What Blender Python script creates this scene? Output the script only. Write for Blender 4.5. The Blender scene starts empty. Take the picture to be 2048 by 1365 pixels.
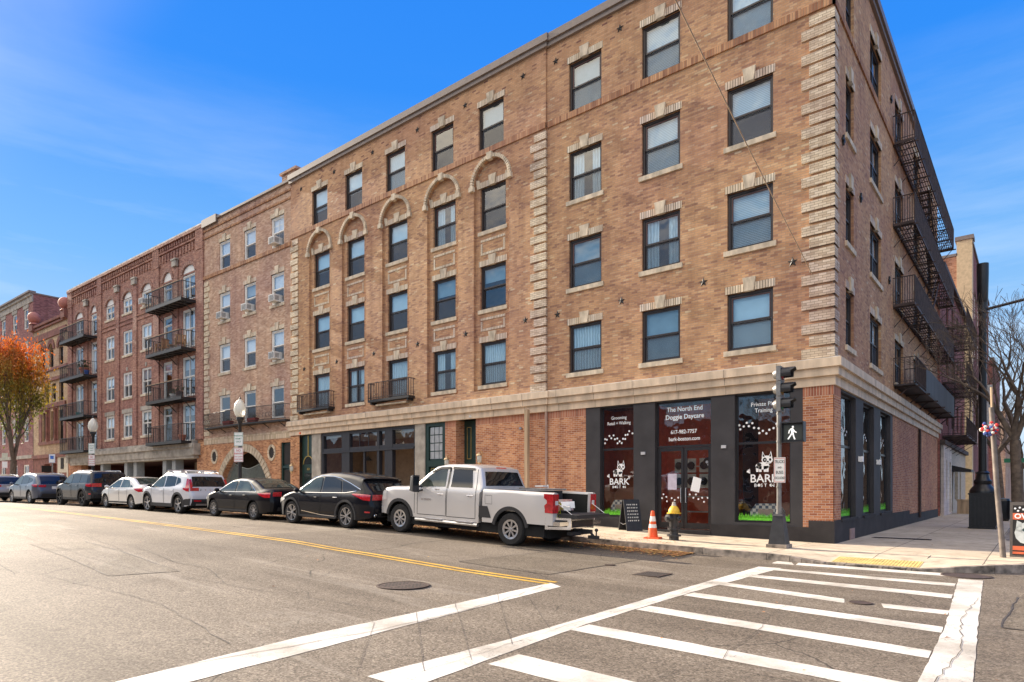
import bpy, bmesh, math, random
from mathutils import Vector, Matrix
R=math.radians
random.seed(7)
S=bpy.context.scene
COL=S.collection
# ------------------------------------------------------------------ camera
cam=bpy.data.objects.new('camera',bpy.data.cameras.new('camera')); COL.objects.link(cam)
cam.location=(4.238,-18.812,1.43); cam.rotation_euler=(R(90),0,R(39.16))
cam.data.sensor_fit='HORIZONTAL'; cam.data.sensor_width=36; cam.data.lens=22.7055
cam.data.shift_y=0.14575; cam.data.clip_end=2000; cam.data.clip_start=.05
S.camera=cam
S.render.resolution_x=1024; S.render.resolution_y=682
# ------------------------------------------------------------------ light
SKYK=3.9; SUN_EL=23.5; SUN_AZ=2.2                      # sun stands to the left of the street, a little on the camera's side
sdir=Vector((-math.cos(R(SUN_AZ))*math.cos(R(SUN_EL)),-math.sin(R(SUN_AZ))*math.cos(R(SUN_EL)),math.sin(R(SUN_EL))))
sl=bpy.data.lights.new('sun','SUN'); sl.energy=5.0; sl.angle=R(.5); sl.color=(1,.87,.70)
so=bpy.data.objects.new('sun',sl); COL.objects.link(so); so.rotation_euler=sdir.to_track_quat('Z','Y').to_euler()
W=bpy.data.worlds.new('World'); S.world=W; W.use_nodes=True
wn=W.node_tree.nodes; wl=W.node_tree.links
bg=wn['Background']; sky=wn.new('ShaderNodeTexSky'); sky.sky_type='NISHITA'; sky.sun_disc=False
sky.sun_elevation=R(SUN_EL); sky.sun_rotation=math.atan2(sdir.x,sdir.y); sky.altitude=10; sky.air_density=1.0; sky.dust_density=.3; sky.ozone_density=2.2
hs=wn.new('ShaderNodeMix'); hs.data_type='RGBA'; hs.inputs[0].default_value=.97
tg=wn.new('ShaderNodeTexCoord'); sg=wn.new('ShaderNodeSeparateXYZ'); wl.new(tg.outputs['Generated'],sg.inputs[0])
gr=wn.new('ShaderNodeValToRGB'); el=gr.color_ramp.elements; el[0].position=0; el[0].color=(.70,.86,1.0,1); el[1].position=1; el[1].color=(.0,.17,.90,1)
for p_,c_ in ((.12,(.50,.74,1.0)),(.30,(.19,.51,1.0)),(.52,(.03,.29,1.0))):
    e_=el.new(p_); e_.color=c_+(1,)
wl.new(sg.outputs[2],gr.inputs[0]); sc_=wn.new('ShaderNodeVectorMath'); sc_.operation='SCALE'; sc_.inputs['Scale'].default_value=SKYK; wl.new(gr.outputs[0],sc_.inputs[0])
wl.new(sky.outputs[0],hs.inputs[6]); wl.new(sc_.outputs[0],hs.inputs[7])
# thin high cloud low in the sky
tc=wn.new('ShaderNodeTexCoord'); mp=wn.new('ShaderNodeMapping'); mp.inputs['Scale'].default_value=(1.3,1.3,9)
nz=wn.new('ShaderNodeTexNoise'); nz.inputs['Scale'].default_value=1.6; nz.inputs['Detail'].default_value=6; nz.inputs['Roughness'].default_value=.6
cr=wn.new('ShaderNodeValToRGB'); cr.color_ramp.elements[0].position=.42; cr.color_ramp.elements[1].position=.78
sx=wn.new('ShaderNodeSeparateXYZ'); mr=wn.new('ShaderNodeMapRange'); mr.inputs['From Min'].default_value=.55; mr.inputs['From Max'].default_value=.05
mu=wn.new('ShaderNodeMath'); mu.operation='MULTIPLY'; mx=wn.new('ShaderNodeMix'); mx.data_type='RGBA'
wl.new(tc.outputs['Generated'],mp.inputs[0]); wl.new(mp.outputs[0],nz.inputs['Vector']); wl.new(nz.outputs[0],cr.inputs[0])
wl.new(tc.outputs['Generated'],sx.inputs[0]); wl.new(sx.outputs[2],mr.inputs[0]); wl.new(cr.outputs[0],mu.inputs[0]); wl.new(mr.outputs[0],mu.inputs[1])
mu2=wn.new('ShaderNodeMath'); mu2.operation='MULTIPLY'; mu2.inputs[1].default_value=.65; wl.new(mu.outputs[0],mu2.inputs[0])
wl.new(mu2.outputs[0],mx.inputs[0]); wl.new(hs.outputs[2],mx.inputs[6]); mx.inputs[7].default_value=(4.2,4.5,4.9,1)
# broad bright cloud bank, added unseen behind the photographer to light fronts and panes
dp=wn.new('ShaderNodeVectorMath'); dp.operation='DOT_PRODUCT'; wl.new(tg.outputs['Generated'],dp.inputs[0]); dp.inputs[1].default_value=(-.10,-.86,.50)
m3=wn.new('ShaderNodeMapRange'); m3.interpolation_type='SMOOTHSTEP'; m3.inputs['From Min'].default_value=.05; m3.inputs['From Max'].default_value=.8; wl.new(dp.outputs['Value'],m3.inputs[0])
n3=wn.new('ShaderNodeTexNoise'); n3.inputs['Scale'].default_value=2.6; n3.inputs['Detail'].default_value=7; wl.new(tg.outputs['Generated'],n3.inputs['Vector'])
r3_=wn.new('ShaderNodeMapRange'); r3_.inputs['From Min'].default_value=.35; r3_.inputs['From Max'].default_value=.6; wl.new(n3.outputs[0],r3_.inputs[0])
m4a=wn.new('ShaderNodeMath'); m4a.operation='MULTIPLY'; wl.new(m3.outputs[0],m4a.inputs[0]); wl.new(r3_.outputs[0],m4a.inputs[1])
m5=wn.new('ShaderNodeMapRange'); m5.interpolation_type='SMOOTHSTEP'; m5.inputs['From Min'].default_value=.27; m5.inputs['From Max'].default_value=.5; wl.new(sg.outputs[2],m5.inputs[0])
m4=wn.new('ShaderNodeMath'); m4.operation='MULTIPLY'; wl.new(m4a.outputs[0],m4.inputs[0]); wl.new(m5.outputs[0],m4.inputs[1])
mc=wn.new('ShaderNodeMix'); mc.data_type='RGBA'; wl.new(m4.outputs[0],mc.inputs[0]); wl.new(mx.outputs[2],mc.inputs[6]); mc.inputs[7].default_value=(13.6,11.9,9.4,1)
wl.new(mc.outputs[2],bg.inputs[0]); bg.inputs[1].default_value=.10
S.view_settings.view_transform='Standard'; S.view_settings.look='None'; S.view_settings.gamma=1
S.view_settings.exposure=1.32
S.render.engine='CYCLES'
S.cycles.max_bounces=6

# ------------------------------------------------------------------ materials
MATS={}
def nodes(m): return m.node_tree.nodes,m.node_tree.links
def lin(c): return tuple(c)+(1,)
def mat(name,col,rough=.6,metal=0,var=.12,scale=6,bump=0,bscale=60,spec=.5,coat=0,stretch=None,dirt=None):
    if name in MATS: return MATS[name]
    m=bpy.data.materials.new(name); m.use_nodes=True; n,l=nodes(m); b=n['Principled BSDF']
    b.inputs['Roughness'].default_value=rough; b.inputs['Metallic'].default_value=metal; b.inputs['Specular IOR Level'].default_value=spec
    if coat: b.inputs['Coat Weight'].default_value=min(1,coat); b.inputs['Coat Roughness'].default_value=.03
    t=n.new('ShaderNodeTexCoord'); mp=n.new('ShaderNodeMapping'); l.new(t.outputs['Object'],mp.inputs[0])
    if stretch: mp.inputs['Scale'].default_value=stretch
    z=n.new('ShaderNodeTexNoise'); z.inputs['Scale'].default_value=scale; z.inputs['Detail'].default_value=5; l.new(mp.outputs[0],z.inputs['Vector'])
    r=n.new('ShaderNodeValToRGB'); e=r.color_ramp.elements
    d=tuple(max(0,c*(1-var*1.6)) for c in col); u=tuple(min(1,c*(1+var)) for c in col)
    if dirt: d=dirt
    e[0].position=.3; e[0].color=lin(d); e[1].position=.7; e[1].color=lin(u)
    l.new(z.outputs[0],r.inputs[0]); l.new(r.outputs[0],b.inputs['Base Color'])
    if bump:
        z2=n.new('ShaderNodeTexNoise'); z2.inputs['Scale'].default_value=bscale; z2.inputs['Detail'].default_value=3; l.new(mp.outputs[0],z2.inputs['Vector'])
        bp=n.new('ShaderNodeBump'); bp.inputs['Strength'].default_value=bump; bp.inputs['Distance'].default_value=.01
        l.new(z2.outputs[0],bp.inputs['Height']); l.new(bp.outputs[0],b.inputs['Normal'])
    MATS[name]=m; return m
def ramp(n,stops,const=False):
    r=n.new('ShaderNodeValToRGB'); e=r.color_ramp.elements
    if const: r.color_ramp.interpolation='CONSTANT'
    while len(e)<len(stops): e.new(.5)
    for i,(p,c) in enumerate(stops): e[i].position=p; e[i].color=lin(c)
    return r
def brick(name,stops,mortar,bw=.205,bh=.0675,ms=.006,rough=.85,stops2=None,zsplit=None,soldier=False,offset=.5,patch=.25,split_soft=.15):
    if name in MATS: return MATS[name]
    m=bpy.data.materials.new(name); m.use_nodes=True; n,l=nodes(m); b=n['Principled BSDF']; b.inputs['Roughness'].default_value=rough; b.inputs['Specular IOR Level'].default_value=.3
    t=n.new('ShaderNodeTexCoord'); s=n.new('ShaderNodeSeparateXYZ'); l.new(t.outputs['Object'],s.inputs[0])
    a=n.new('ShaderNodeMath'); a.operation='ADD'; l.new(s.outputs[0],a.inputs[0]); l.new(s.outputs[1],a.inputs[1])
    c=n.new('ShaderNodeCombineXYZ'); l.new(a.outputs[0],c.inputs[0]); l.new(s.outputs[2],c.inputs[1])
    k=n.new('ShaderNodeTexBrick'); k.offset=offset; k.inputs['Scale'].default_value=1; k.inputs['Brick Width'].default_value=bw; k.inputs['Row Height'].default_value=bh
    k.inputs['Mortar Size'].default_value=ms; k.inputs['Mortar Smooth'].default_value=.2; k.inputs['Bias'].default_value=0
    k.inputs['Color1'].default_value=(0,0,0,1); k.inputs['Color2'].default_value=(1,1,1,1); k.inputs['Mortar'].default_value=(.5,.5,.5,1)
    l.new(c.outputs[0],k.inputs['Vector'])
    # large patches shift the mix of brick colours
    z=n.new('ShaderNodeTexNoise'); z.inputs['Scale'].default_value=.35; z.inputs['Detail'].default_value=4; l.new(t.outputs['Object'],z.inputs['Vector'])
    q=n.new('ShaderNodeMath'); q.operation='MULTIPLY_ADD'; l.new(z.outputs[0],q.inputs[0]); q.inputs[1].default_value=patch*2; q.inputs[2].default_value=-patch
    ad=n.new('ShaderNodeMath'); ad.operation='ADD'; ad.use_clamp=True; l.new(k.outputs['Color'],ad.inputs[0]); l.new(q.outputs[0],ad.inputs[1])
    r=ramp(n,stops); l.new(ad.outputs[0],r.inputs[0]); col=r.outputs[0]
    if stops2:
        r2=ramp(n,stops2); l.new(ad.outputs[0],r2.inputs[0]); g=n.new('ShaderNodeMapRange')
        g.inputs['From Min'].default_value=zsplit-split_soft; g.inputs['From Max'].default_value=zsplit+split_soft; l.new(s.outputs[2],g.inputs[0])
        x=n.new('ShaderNodeMix'); x.data_type='RGBA'; l.new(g.outputs[0],x.inputs[0]); l.new(col,x.inputs[6]); l.new(r2.outputs[0],x.inputs[7]); col=x.outputs[2]
    # soft grime
    z3=n.new('ShaderNodeTexNoise'); z3.inputs['Scale'].default_value=1.1; z3.inputs['Detail'].default_value=8; z3.inputs['Roughness'].default_value=.65; l.new(t.outputs['Object'],z3.inputs['Vector'])
    r3=ramp(n,[(.3,(.80,.77,.77)),(.62,(1.06,1.04,1.0))]); l.new(z3.outputs[0],r3.inputs[0])
    mp=n.new('ShaderNodeMapping'); mp.inputs['Scale'].default_value=(1.6,1.6,.16); l.new(t.outputs['Object'],mp.inputs[0]); z4=n.new('ShaderNodeTexNoise'); z4.inputs['Scale'].default_value=1.5; z4.inputs['Detail'].default_value=7; z4.inputs['Roughness'].default_value=.6; l.new(mp.outputs[0],z4.inputs['Vector'])
    r4=ramp(n,[(.33,(.82,.79,.80)),(.5,(1,1,1)),(.68,(1.05,1.04,1.03))]); l.new(z4.outputs[0],r4.inputs[0])
    z5=n.new('ShaderNodeTexNoise'); z5.inputs['Scale'].default_value=.22; z5.inputs['Detail'].default_value=3; l.new(t.outputs['Object'],z5.inputs['Vector']); r5=ramp(n,[(.38,(.87,.80,.86)),(.56,(1.05,1.03,1.0))]); l.new(z5.outputs[0],r5.inputs[0])
    def mult(a_,b_):
        q_=n.new('ShaderNodeMix'); q_.data_type='RGBA'; q_.blend_type='MULTIPLY'; q_.inputs[0].default_value=1; l.new(a_,q_.inputs[6]); l.new(b_,q_.inputs[7]); return q_.outputs[2]
    mm=n.new('ShaderNodeMix'); mm.data_type='RGBA'; mm.blend_type='MULTIPLY'; mm.inputs[0].default_value=1
    x=n.new('ShaderNodeMix'); x.data_type='RGBA'; l.new(k.outputs['Fac'],x.inputs[0]); l.new(col,x.inputs[6]); x.inputs[7].default_value=lin(mortar)
    l.new(x.outputs[2],mm.inputs[6]); l.new(mult(mult(r3.outputs[0],r4.outputs[0]),r5.outputs[0]),mm.inputs[7]); l.new(mm.outputs[2],b.inputs['Base Color'])
    bp=n.new('ShaderNodeBump'); bp.inputs['Strength'].default_value=.5; bp.inputs['Distance'].default_value=.006; bp.invert=True
    l.new(k.outputs['Fac'],bp.inputs['Height']); l.new(bp.outputs[0],b.inputs['Normal'])
    MATS[name]=m; return m
def glass(name,tint=.75,ior=1.75,wav=.02,base=(.9,.95,1)):
    if name in MATS: return MATS[name]
    m=bpy.data.materials.new(name); m.use_nodes=True; n,l=nodes(m); n.remove(n['Principled BSDF']); o=n['Material Output']
    tr=n.new('ShaderNodeBsdfTransparent'); tr.inputs[0].default_value=(base[0]*tint,base[1]*tint,base[2]*tint,1)
    g=n.new('ShaderNodeBsdfGlossy'); g.inputs['Roughness'].default_value=.015; g.inputs[0].default_value=(.95,.97,1,1)
    f=n.new('ShaderNodeFresnel'); ge=n.new('ShaderNodeNewGeometry'); io=n.new('ShaderNodeMapRange'); io.inputs['To Min'].default_value=ior; io.inputs['To Max'].default_value=1/ior; l.new(ge.outputs['Backfacing'],io.inputs[0]); l.new(io.outputs[0],f.inputs[0])
    t=n.new('ShaderNodeTexCoord'); z=n.new('ShaderNodeTexNoise'); z.inputs['Scale'].default_value=1.3; z.inputs['Detail'].default_value=2; l.new(t.outputs['Object'],z.inputs['Vector'])
    bp=n.new('ShaderNodeBump'); bp.inputs['Strength'].default_value=1; bp.inputs['Distance'].default_value=wav; l.new(z.outputs[0],bp.inputs['Height'])
    l.new(bp.outputs[0],g.inputs['Normal'])
    x=n.new('ShaderNodeMixShader'); l.new(f.outputs[0],x.inputs[0]); l.new(tr.outputs[0],x.inputs[1]); l.new(g.outputs[0],x.inputs[2]); l.new(x.outputs[0],o.inputs[0])
    MATS[name]=m; return m
def stripes(name,c1,c2,axis,period,duty=.5,rough=.7,transp=0):
    """blinds, curtains, metal grating: bands along one object axis"""
    if name in MATS: return MATS[name]
    m=bpy.data.materials.new(name); m.use_nodes=True; n,l=nodes(m); b=n['Principled BSDF']; b.inputs['Roughness'].default_value=rough
    t=n.new('ShaderNodeTexCoord'); s=n.new('ShaderNodeSeparateXYZ'); l.new(t.outputs['Object'],s.inputs[0])
    z=n.new('ShaderNodeTexNoise'); z.inputs['Scale'].default_value=3; l.new(t.outputs['Object'],z.inputs['Vector'])
    src=s.outputs[axis]
    if axis==0:
        a=n.new('ShaderNodeMath'); a.operation='ADD'; l.new(s.outputs[0],a.inputs[0]); l.new(s.outputs[1],a.inputs[1]); src=a.outputs[0]
        a2=n.new('ShaderNodeMath'); a2.operation='MULTIPLY_ADD'; l.new(z.outputs[0],a2.inputs[0]); a2.inputs[1].default_value=.12; l.new(src,a2.inputs[2]); src=a2.outputs[0]
    d=n.new('ShaderNodeMath'); d.operation='MULTIPLY'; l.new(src,d.inputs[0]); d.inputs[1].default_value=2*math.pi/period
    si=n.new('ShaderNodeMath'); si.operation='SINE'; l.new(d.outputs[0],si.inputs[0])
    g=n.new('ShaderNodeMapRange'); g.inputs['From Min'].default_value=-1; g.inputs['From Max'].default_value=1; l.new(si.outputs[0],g.inputs[0])
    r=ramp(n,[(max(0,duty-.35),c1),(min(1,duty+.35),c2)]); l.new(g.outputs[0],r.inputs[0]); l.new(r.outputs[0],b.inputs['Base Color'])
    MATS[name]=m; return m
CREAM=(.60,.50,.35)
TAN=[(0,(.30,.165,.11)),(.13,(.38,.215,.13)),(.34,(.46,.268,.147)),(.65,(.51,.305,.166)),(.93,(.55,.345,.20)),(.98,(.55,.39,.24)),(1,(.60,.50,.34))]
TOPB=[(0,(.20,.09,.07)),(.04,(.30,.16,.10)),(.07,(.43,.245,.135)),(.5,(.50,.295,.165)),(1,(.55,.34,.20))]
PURP=[(0,(.12,.05,.05)),(.2,(.24,.11,.085)),(.5,(.37,.19,.13)),(.85,(.46,.26,.17)),(1,(.6,.46,.32))]
M={}
M['brickA']=brick('tan_brick',TAN,(.34,.26,.19),stops2=TOPB,zsplit=16.45,patch=.06)
M['brickB']=brick('rose_tan_brick',[(0,(.36,.22,.155)),(.3,(.44,.28,.20)),(.6,(.50,.335,.245)),(1,(.58,.43,.33))],(.42,.34,.27),patch=.12)
M['brickBl']=brick('orange_ground_floor_brick',[(0,(.24,.1,.05)),(.4,(.44,.21,.10)),(1,(.55,.30,.16))],(.42,.32,.22))
M['brickS']=brick('red_storefront_brick',[(0,(.30,.11,.06)),(.4,(.44,.19,.09)),(.8,(.51,.24,.12)),(1,(.56,.30,.16))],(.52,.42,.34),ms=.007,patch=.15)
M['brickC']=brick('weathered_red_brick',[(0,(.18,.085,.07)),(.3,(.26,.125,.095)),(.7,(.34,.17,.13)),(1,(.43,.25,.2))],(.40,.30,.25),patch=.2)
M['brickD']=brick('pale_yellow_brick',[(0,(.36,.25,.15)),(1,(.52,.40,.26))],(.4,.33,.25))
M['brickE']=brick('purple_red_brick',[(0,(.17,.07,.07)),(.5,(.27,.115,.11)),(1,(.35,.16,.15))],(.28,.2,.18))
M['brickF']=brick('orange_side_brick',[(0,(.28,.12,.06)),(.5,(.45,.22,.12)),(1,(.54,.3,.18))],(.42,.33,.25))
M['brickR']=brick('dark_red_brick',[(0,(.14,.045,.045)),(.5,(.24,.08,.075)),(1,(.31,.11,.1))],(.25,.16,.14))
M['creamq']=brick('cream_quoin_brick',[(0,(.46,.38,.28)),(.4,(.61,.53,.40)),(1,(.70,.63,.50))],(.26,.21,.16),ms=.006,patch=.1)
M['creams']=brick('cream_soldier_brick',[(0,(.55,.47,.35)),(.4,(.66,.58,.45)),(1,(.76,.70,.58))],(.13,.10,.075),bw=.078,bh=50,ms=.010,offset=0,patch=.1)
M['soldA']=brick('tan_soldier_brick',[(0,(.22,.1,.06)),(.5,(.38,.2,.11)),(1,(.5,.3,.17))],(.22,.16,.11),bw=.072,bh=50,ms=.007,offset=0,patch=.1)
M['soldR']=brick('red_soldier_brick',[(0,(.28,.1,.06)),(.5,(.38,.15,.09)),(1,(.45,.2,.12))],(.5,.42,.33),bw=.072,bh=50,ms=.007,offset=0,patch=.1)
M['stone']=mat('limestone',(.57,.48,.36),.8,var=.24,scale=5,stretch=(1,1,.45),bump=.3,bscale=25)
M['belt']=mat('painted_belt_stone',(.60,.47,.34),.6,var=.17,scale=3.5,stretch=(1,1,.3),bump=.2,bscale=30)
M['beltpale']=mat('weathered_pale_stone',(.62,.60,.56),.7,var=.25,scale=2.5)
M['coping']=mat('brown_metal_coping',(.20,.16,.14),.5,var=.08)
M['frame']=mat('dark_bronze_frame',(.035,.026,.024),.4,var=.1)
M['reddish']=mat('maroon_trim',(.11,.035,.03),.5)
M['white']=mat('white_paint',(.72,.70,.66),.5,var=.05)
M['glass']=glass('window_glass',.90,2.0,base=(.70,.88,.97))
M['shopglass']=glass('shop_glass',.80,2.1,.012)
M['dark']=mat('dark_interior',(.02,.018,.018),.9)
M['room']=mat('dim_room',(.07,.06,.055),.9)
M['shade']=mat('pale_roller_shade',(.80,.85,.90),.8,var=.05,scale=2)
M['shadeg']=mat('grey_roller_shade',(.34,.42,.48),.8,var=.08,scale=2)
M['blind']=stripes('slat_blind',(.42,.46,.50),(.80,.84,.88),2,.05)
M['curtain']=stripes('folded_curtain',(.55,.57,.59),(.85,.86,.87),0,.11)
M['screen']=mat('insect_screen',(.07,.075,.09),.8)
M['glassw']=glass('pale_window_glass',.92,2.3,base=(.9,.96,1))
M['glasss']=glass('side_shop_glass',.5,2.6,.03)
M['grey']=mat('charcoal_painted_stucco',(.036,.033,.036),.65,var=.2,scale=1.5,bump=.15,bscale=40)
M['plinth']=mat('charcoal_plinth',(.026,.022,.023),.75,var=.3,scale=2,bump=.3,bscale=30)
M['conc']=mat('weathered_concrete',(.34,.31,.27),.85,var=.25,scale=2.2,bump=.4,bscale=20)
M['black']=mat('black_iron',(.018,.017,.018),.5,var=.2)
M['rust']=mat('rusty_dark_iron',(.060,.040,.038),.75,var=.35,scale=4)
M['green']=mat('dark_green_paint',(.012,.035,.030),.4)
M['gold']=mat('gold_trim',(.65,.45,.13),.35,metal=.6)
M['red']=mat('red_painted_wall',(.80,.13,.05),.7)
M['brass']=mat('brass',(.55,.42,.25),.3,metal=.8)
M['steel']=mat('brushed_steel',(.55,.55,.56),.3,metal=.9)
M['galv']=mat('galvanised_steel',(.30,.28,.26),.55,metal=.35,var=.2,scale=8)
M['vinyl']=mat('white_vinyl',(.85,.85,.85),.6,var=.02)
M['wood']=mat('weathered_wood',(.42,.30,.19),.8,var=.25,scale=5,stretch=(1,1,.1))
M['sandst']=mat('brown_sandstone',(.21,.085,.065),.8,var=.25,scale=3)
M['terra']=mat('terracotta',(.42,.14,.08),.8)
M['leafg']=mat('dark_leaves',(.05,.08,.025),.7)
M['acw']=mat('air_conditioner_white',(.62,.62,.60),.5)

# ------------------------------------------------------------------ mesh helpers
class MB:
    def __init__(s): s.v=[]; s.f=[]; s.mi=[]
    def add(s,vs,fs,mi=0):
        o=len(s.v); s.v+= [tuple(p) for p in vs]
        for f in fs: s.f.append([i+o for i in f]); s.mi.append(mi)
        return s
    def box(s,x0,x1,y0,y1,z0,z1,mi=0):
        x0,x1=min(x0,x1),max(x0,x1); y0,y1=min(y0,y1),max(y0,y1); z0,z1=min(z0,z1),max(z0,z1)
        return s.add([(x0,y0,z0),(x1,y0,z0),(x1,y1,z0),(x0,y1,z0),(x0,y0,z1),(x1,y0,z1),(x1,y1,z1),(x0,y1,z1)],
          [(0,3,2,1),(4,5,6,7),(0,1,5,4),(1,2,6,5),(2,3,7,6),(3,0,4,7)],mi)
    def hexa(s,p,mi=0):
        return s.add(p,[(0,3,2,1),(4,5,6,7),(0,1,5,4),(1,2,6,5),(2,3,7,6),(3,0,4,7)],mi)
    def prism(s,poly,fn,d0,d1,mi=0):
        n=len(poly); vs=[fn(u,v,d0) for u,v in poly]+[fn(u,v,d1) for u,v in poly]
        fs=[list(range(n)),list(range(2*n-1,n-1,-1))]+[(i,(i+1)%n,n+(i+1)%n,n+i) for i in range(n)]
        return s.add(vs,fs,mi)
    def tube(s,pts,r,n=6,mi=0,caps=True):
        pts=[Vector(p) for p in pts]; rs=r if isinstance(r,(list,tuple)) else [r]*len(pts)
        vs=[]; up=Vector((0,0,1))
        for i,p in enumerate(pts):
            t=(pts[min(i+1,len(pts)-1)]-pts[max(i-1,0)]).normalized()
            a=t.cross(up) if abs(t.z)<.95 else t.cross(Vector((1,0,0))); a.normalize(); b=t.cross(a).normalized()
            for k in range(n):
                w=2*math.pi*k/n; vs.append(p+rs[i]*(math.cos(w)*a+math.sin(w)*b))
        fs=[]
        for i in range(len(pts)-1):
            for k in range(n): fs.append((i*n+k,i*n+(k+1)%n,(i+1)*n+(k+1)%n,(i+1)*n+k))
        if caps: fs.append(tuple(range(n))); fs.append(tuple(range((len(pts)-1)*n,len(pts)*n)))
        return s.add(vs,fs,mi)
    def lathe(s,prof,c=(0,0,0),n=16,axis='z',mi=0,a0=0,a1=2*math.pi,caps=True):
        vs=[];full=abs(a1-a0-2*math.pi)<1e-6; m=n if full else n+1
        for r,h in prof:
            for k in range(m):
                w=a0+(a1-a0)*k/n; x,y=r*math.cos(w),r*math.sin(w)
                vs.append({'z':(c[0]+x,c[1]+y,c[2]+h),'y':(c[0]+x,c[1]+h,c[2]+y),'x':(c[0]+h,c[1]+x,c[2]+y)}[axis])
        fs=[]
        for i in range(len(prof)-1):
            for k in range(n):
                k2=(k+1)%m; fs.append((i*m+k,i*m+k2,(i+1)*m+k2,(i+1)*m+k))
        if full and caps:
            if prof[0][0]>1e-4: fs.append(tuple(range(m)))
            if prof[-1][0]>1e-4: fs.append(tuple(range((len(prof)-1)*m,len(prof)*m)))
        return s.add(vs,fs,mi)
    def sphere(s,c,r,n=10,mi=0,sz=1):
        return s.lathe([(r*math.sin(math.pi*i/n)+1e-5,-sz*r*math.cos(math.pi*i/n)) for i in range(n+1)],c,n+4,'z',mi)
    def pieces(s):
        n=len(s.v); par=list(range(n))
        def find(a):
            while par[a]!=a: par[a]=par[par[a]]; a=par[a]
            return a
        for f in s.f:
            r0=find(f[0])
            for q in f[1:]: par[find(q)]=r0
        isl={}
        for i,f in enumerate(s.f): isl.setdefault(find(f[0]),[]).append(i)
        ks=list(isl)
        if len(ks)<2 or len(ks)>420: return None
        bb=[]
        for k in ks:
            p=[s.v[q] for i in isl[k] for q in s.f[i]]; bb.append(([min(c[j] for c in p) for j in range(3)],[max(c[j] for c in p) for j in range(3)]))
        size=[max(b[1][j]-b[0][j] for j in range(3)) for b in bb]; grp=list(range(len(ks)))
        def fg(a):
            while grp[a]!=a: a=grp[a]
            return a
        for a in range(len(ks)):
            for b in range(a):
                gap=math.sqrt(sum(max(0,bb[a][0][j]-bb[b][1][j],bb[b][0][j]-bb[a][1][j])**2 for j in range(3)))
                if gap<=max(.02,.5*max(size[a],size[b])): grp[fg(a)]=fg(b)
        out={}
        for a,k in enumerate(ks): out.setdefault(fg(a),[]).extend(isl[k])
        return [sorted(v) for v in out.values()] if len(out)>1 else None
    def build(s,name,mats,parent=None,smooth=False,normals=True,whole=False):
        pc=s.pieces() if parent is not None and not whole else None
        if pc:
            first=None
            for fs in pc:
                q=MB(); mp={}
                for i in fs:
                    for v_ in s.f[i]:
                        if v_ not in mp: mp[v_]=len(q.v); q.v.append(s.v[v_])
                    q.f.append([mp[v_] for v_ in s.f[i]]); q.mi.append(s.mi[i])
                o=q.build(name,mats,parent,smooth,normals,True); first=first or o
            return first
        me=bpy.data.meshes.new(name); me.from_pydata(s.v,[],s.f)
        mats=mats if isinstance(mats,(list,tuple)) else [mats]
        for m in mats: me.materials.append(M[m] if isinstance(m,str) else m)
        if len(mats)>1: me.polygons.foreach_set('material_index',s.mi)
        if normals and len(s.f)<60000:
            b=bmesh.new(); b.from_mesh(me); bmesh.ops.recalc_face_normals(b,faces=b.faces); b.to_mesh(me); b.free()
        if smooth:
            me.polygons.foreach_set('use_smooth',[True]*len(me.polygons)); me.set_sharp_from_angle(angle=R(smooth if smooth is not True else 40))
        me.update(); o=bpy.data.objects.new(name,me); COL.objects.link(o)
        if parent: o.parent=parent
        return o
def tag(o,label,cat,group=None):
    o['label']=label; o['category']=cat
    if group: o['group']=group
    return o
def thing(name,label,cat,loc=(0,0,0),rz=0,group=None):
    o=bpy.data.objects.new(name,None); COL.objects.link(o); o.location=loc; o.rotation_euler=(0,0,rz); o.empty_display_size=.3
    return tag(o,label,cat,group)
def structure(o): o['kind']='structure'; return o
def stuff(o): o['kind']='stuff'; return o
def copy_tree(o,parent=None):
    c=o.copy(); COL.objects.link(c); c.parent=parent
    for ch in o.children: copy_tree(ch,c)
    return c
def text(s,size,m,parent,loc,rot=(math.pi/2,0,0),align='CENTER',bold=0,name='lettering',ext=.002,sx=1):
    cu=bpy.data.curves.new('t','FONT'); cu.body=s; cu.size=size; cu.align_x=align; cu.extrude=ext; cu.offset=bold*size; cu.resolution_u=3
    t=bpy.data.objects.new('t',cu); COL.objects.link(t); dg=bpy.context.evaluated_depsgraph_get()
    me=bpy.data.meshes.new_from_object(t.evaluated_get(dg)); bpy.data.objects.remove(t); bpy.data.curves.remove(cu)
    me.materials.clear(); me.materials.append(M[m] if isinstance(m,str) else m)
    o=bpy.data.objects.new(name,me); COL.objects.link(o); o.parent=parent; o.location=loc; o.rotation_euler=rot; o.scale=(sx,1,1)
    return o
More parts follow.
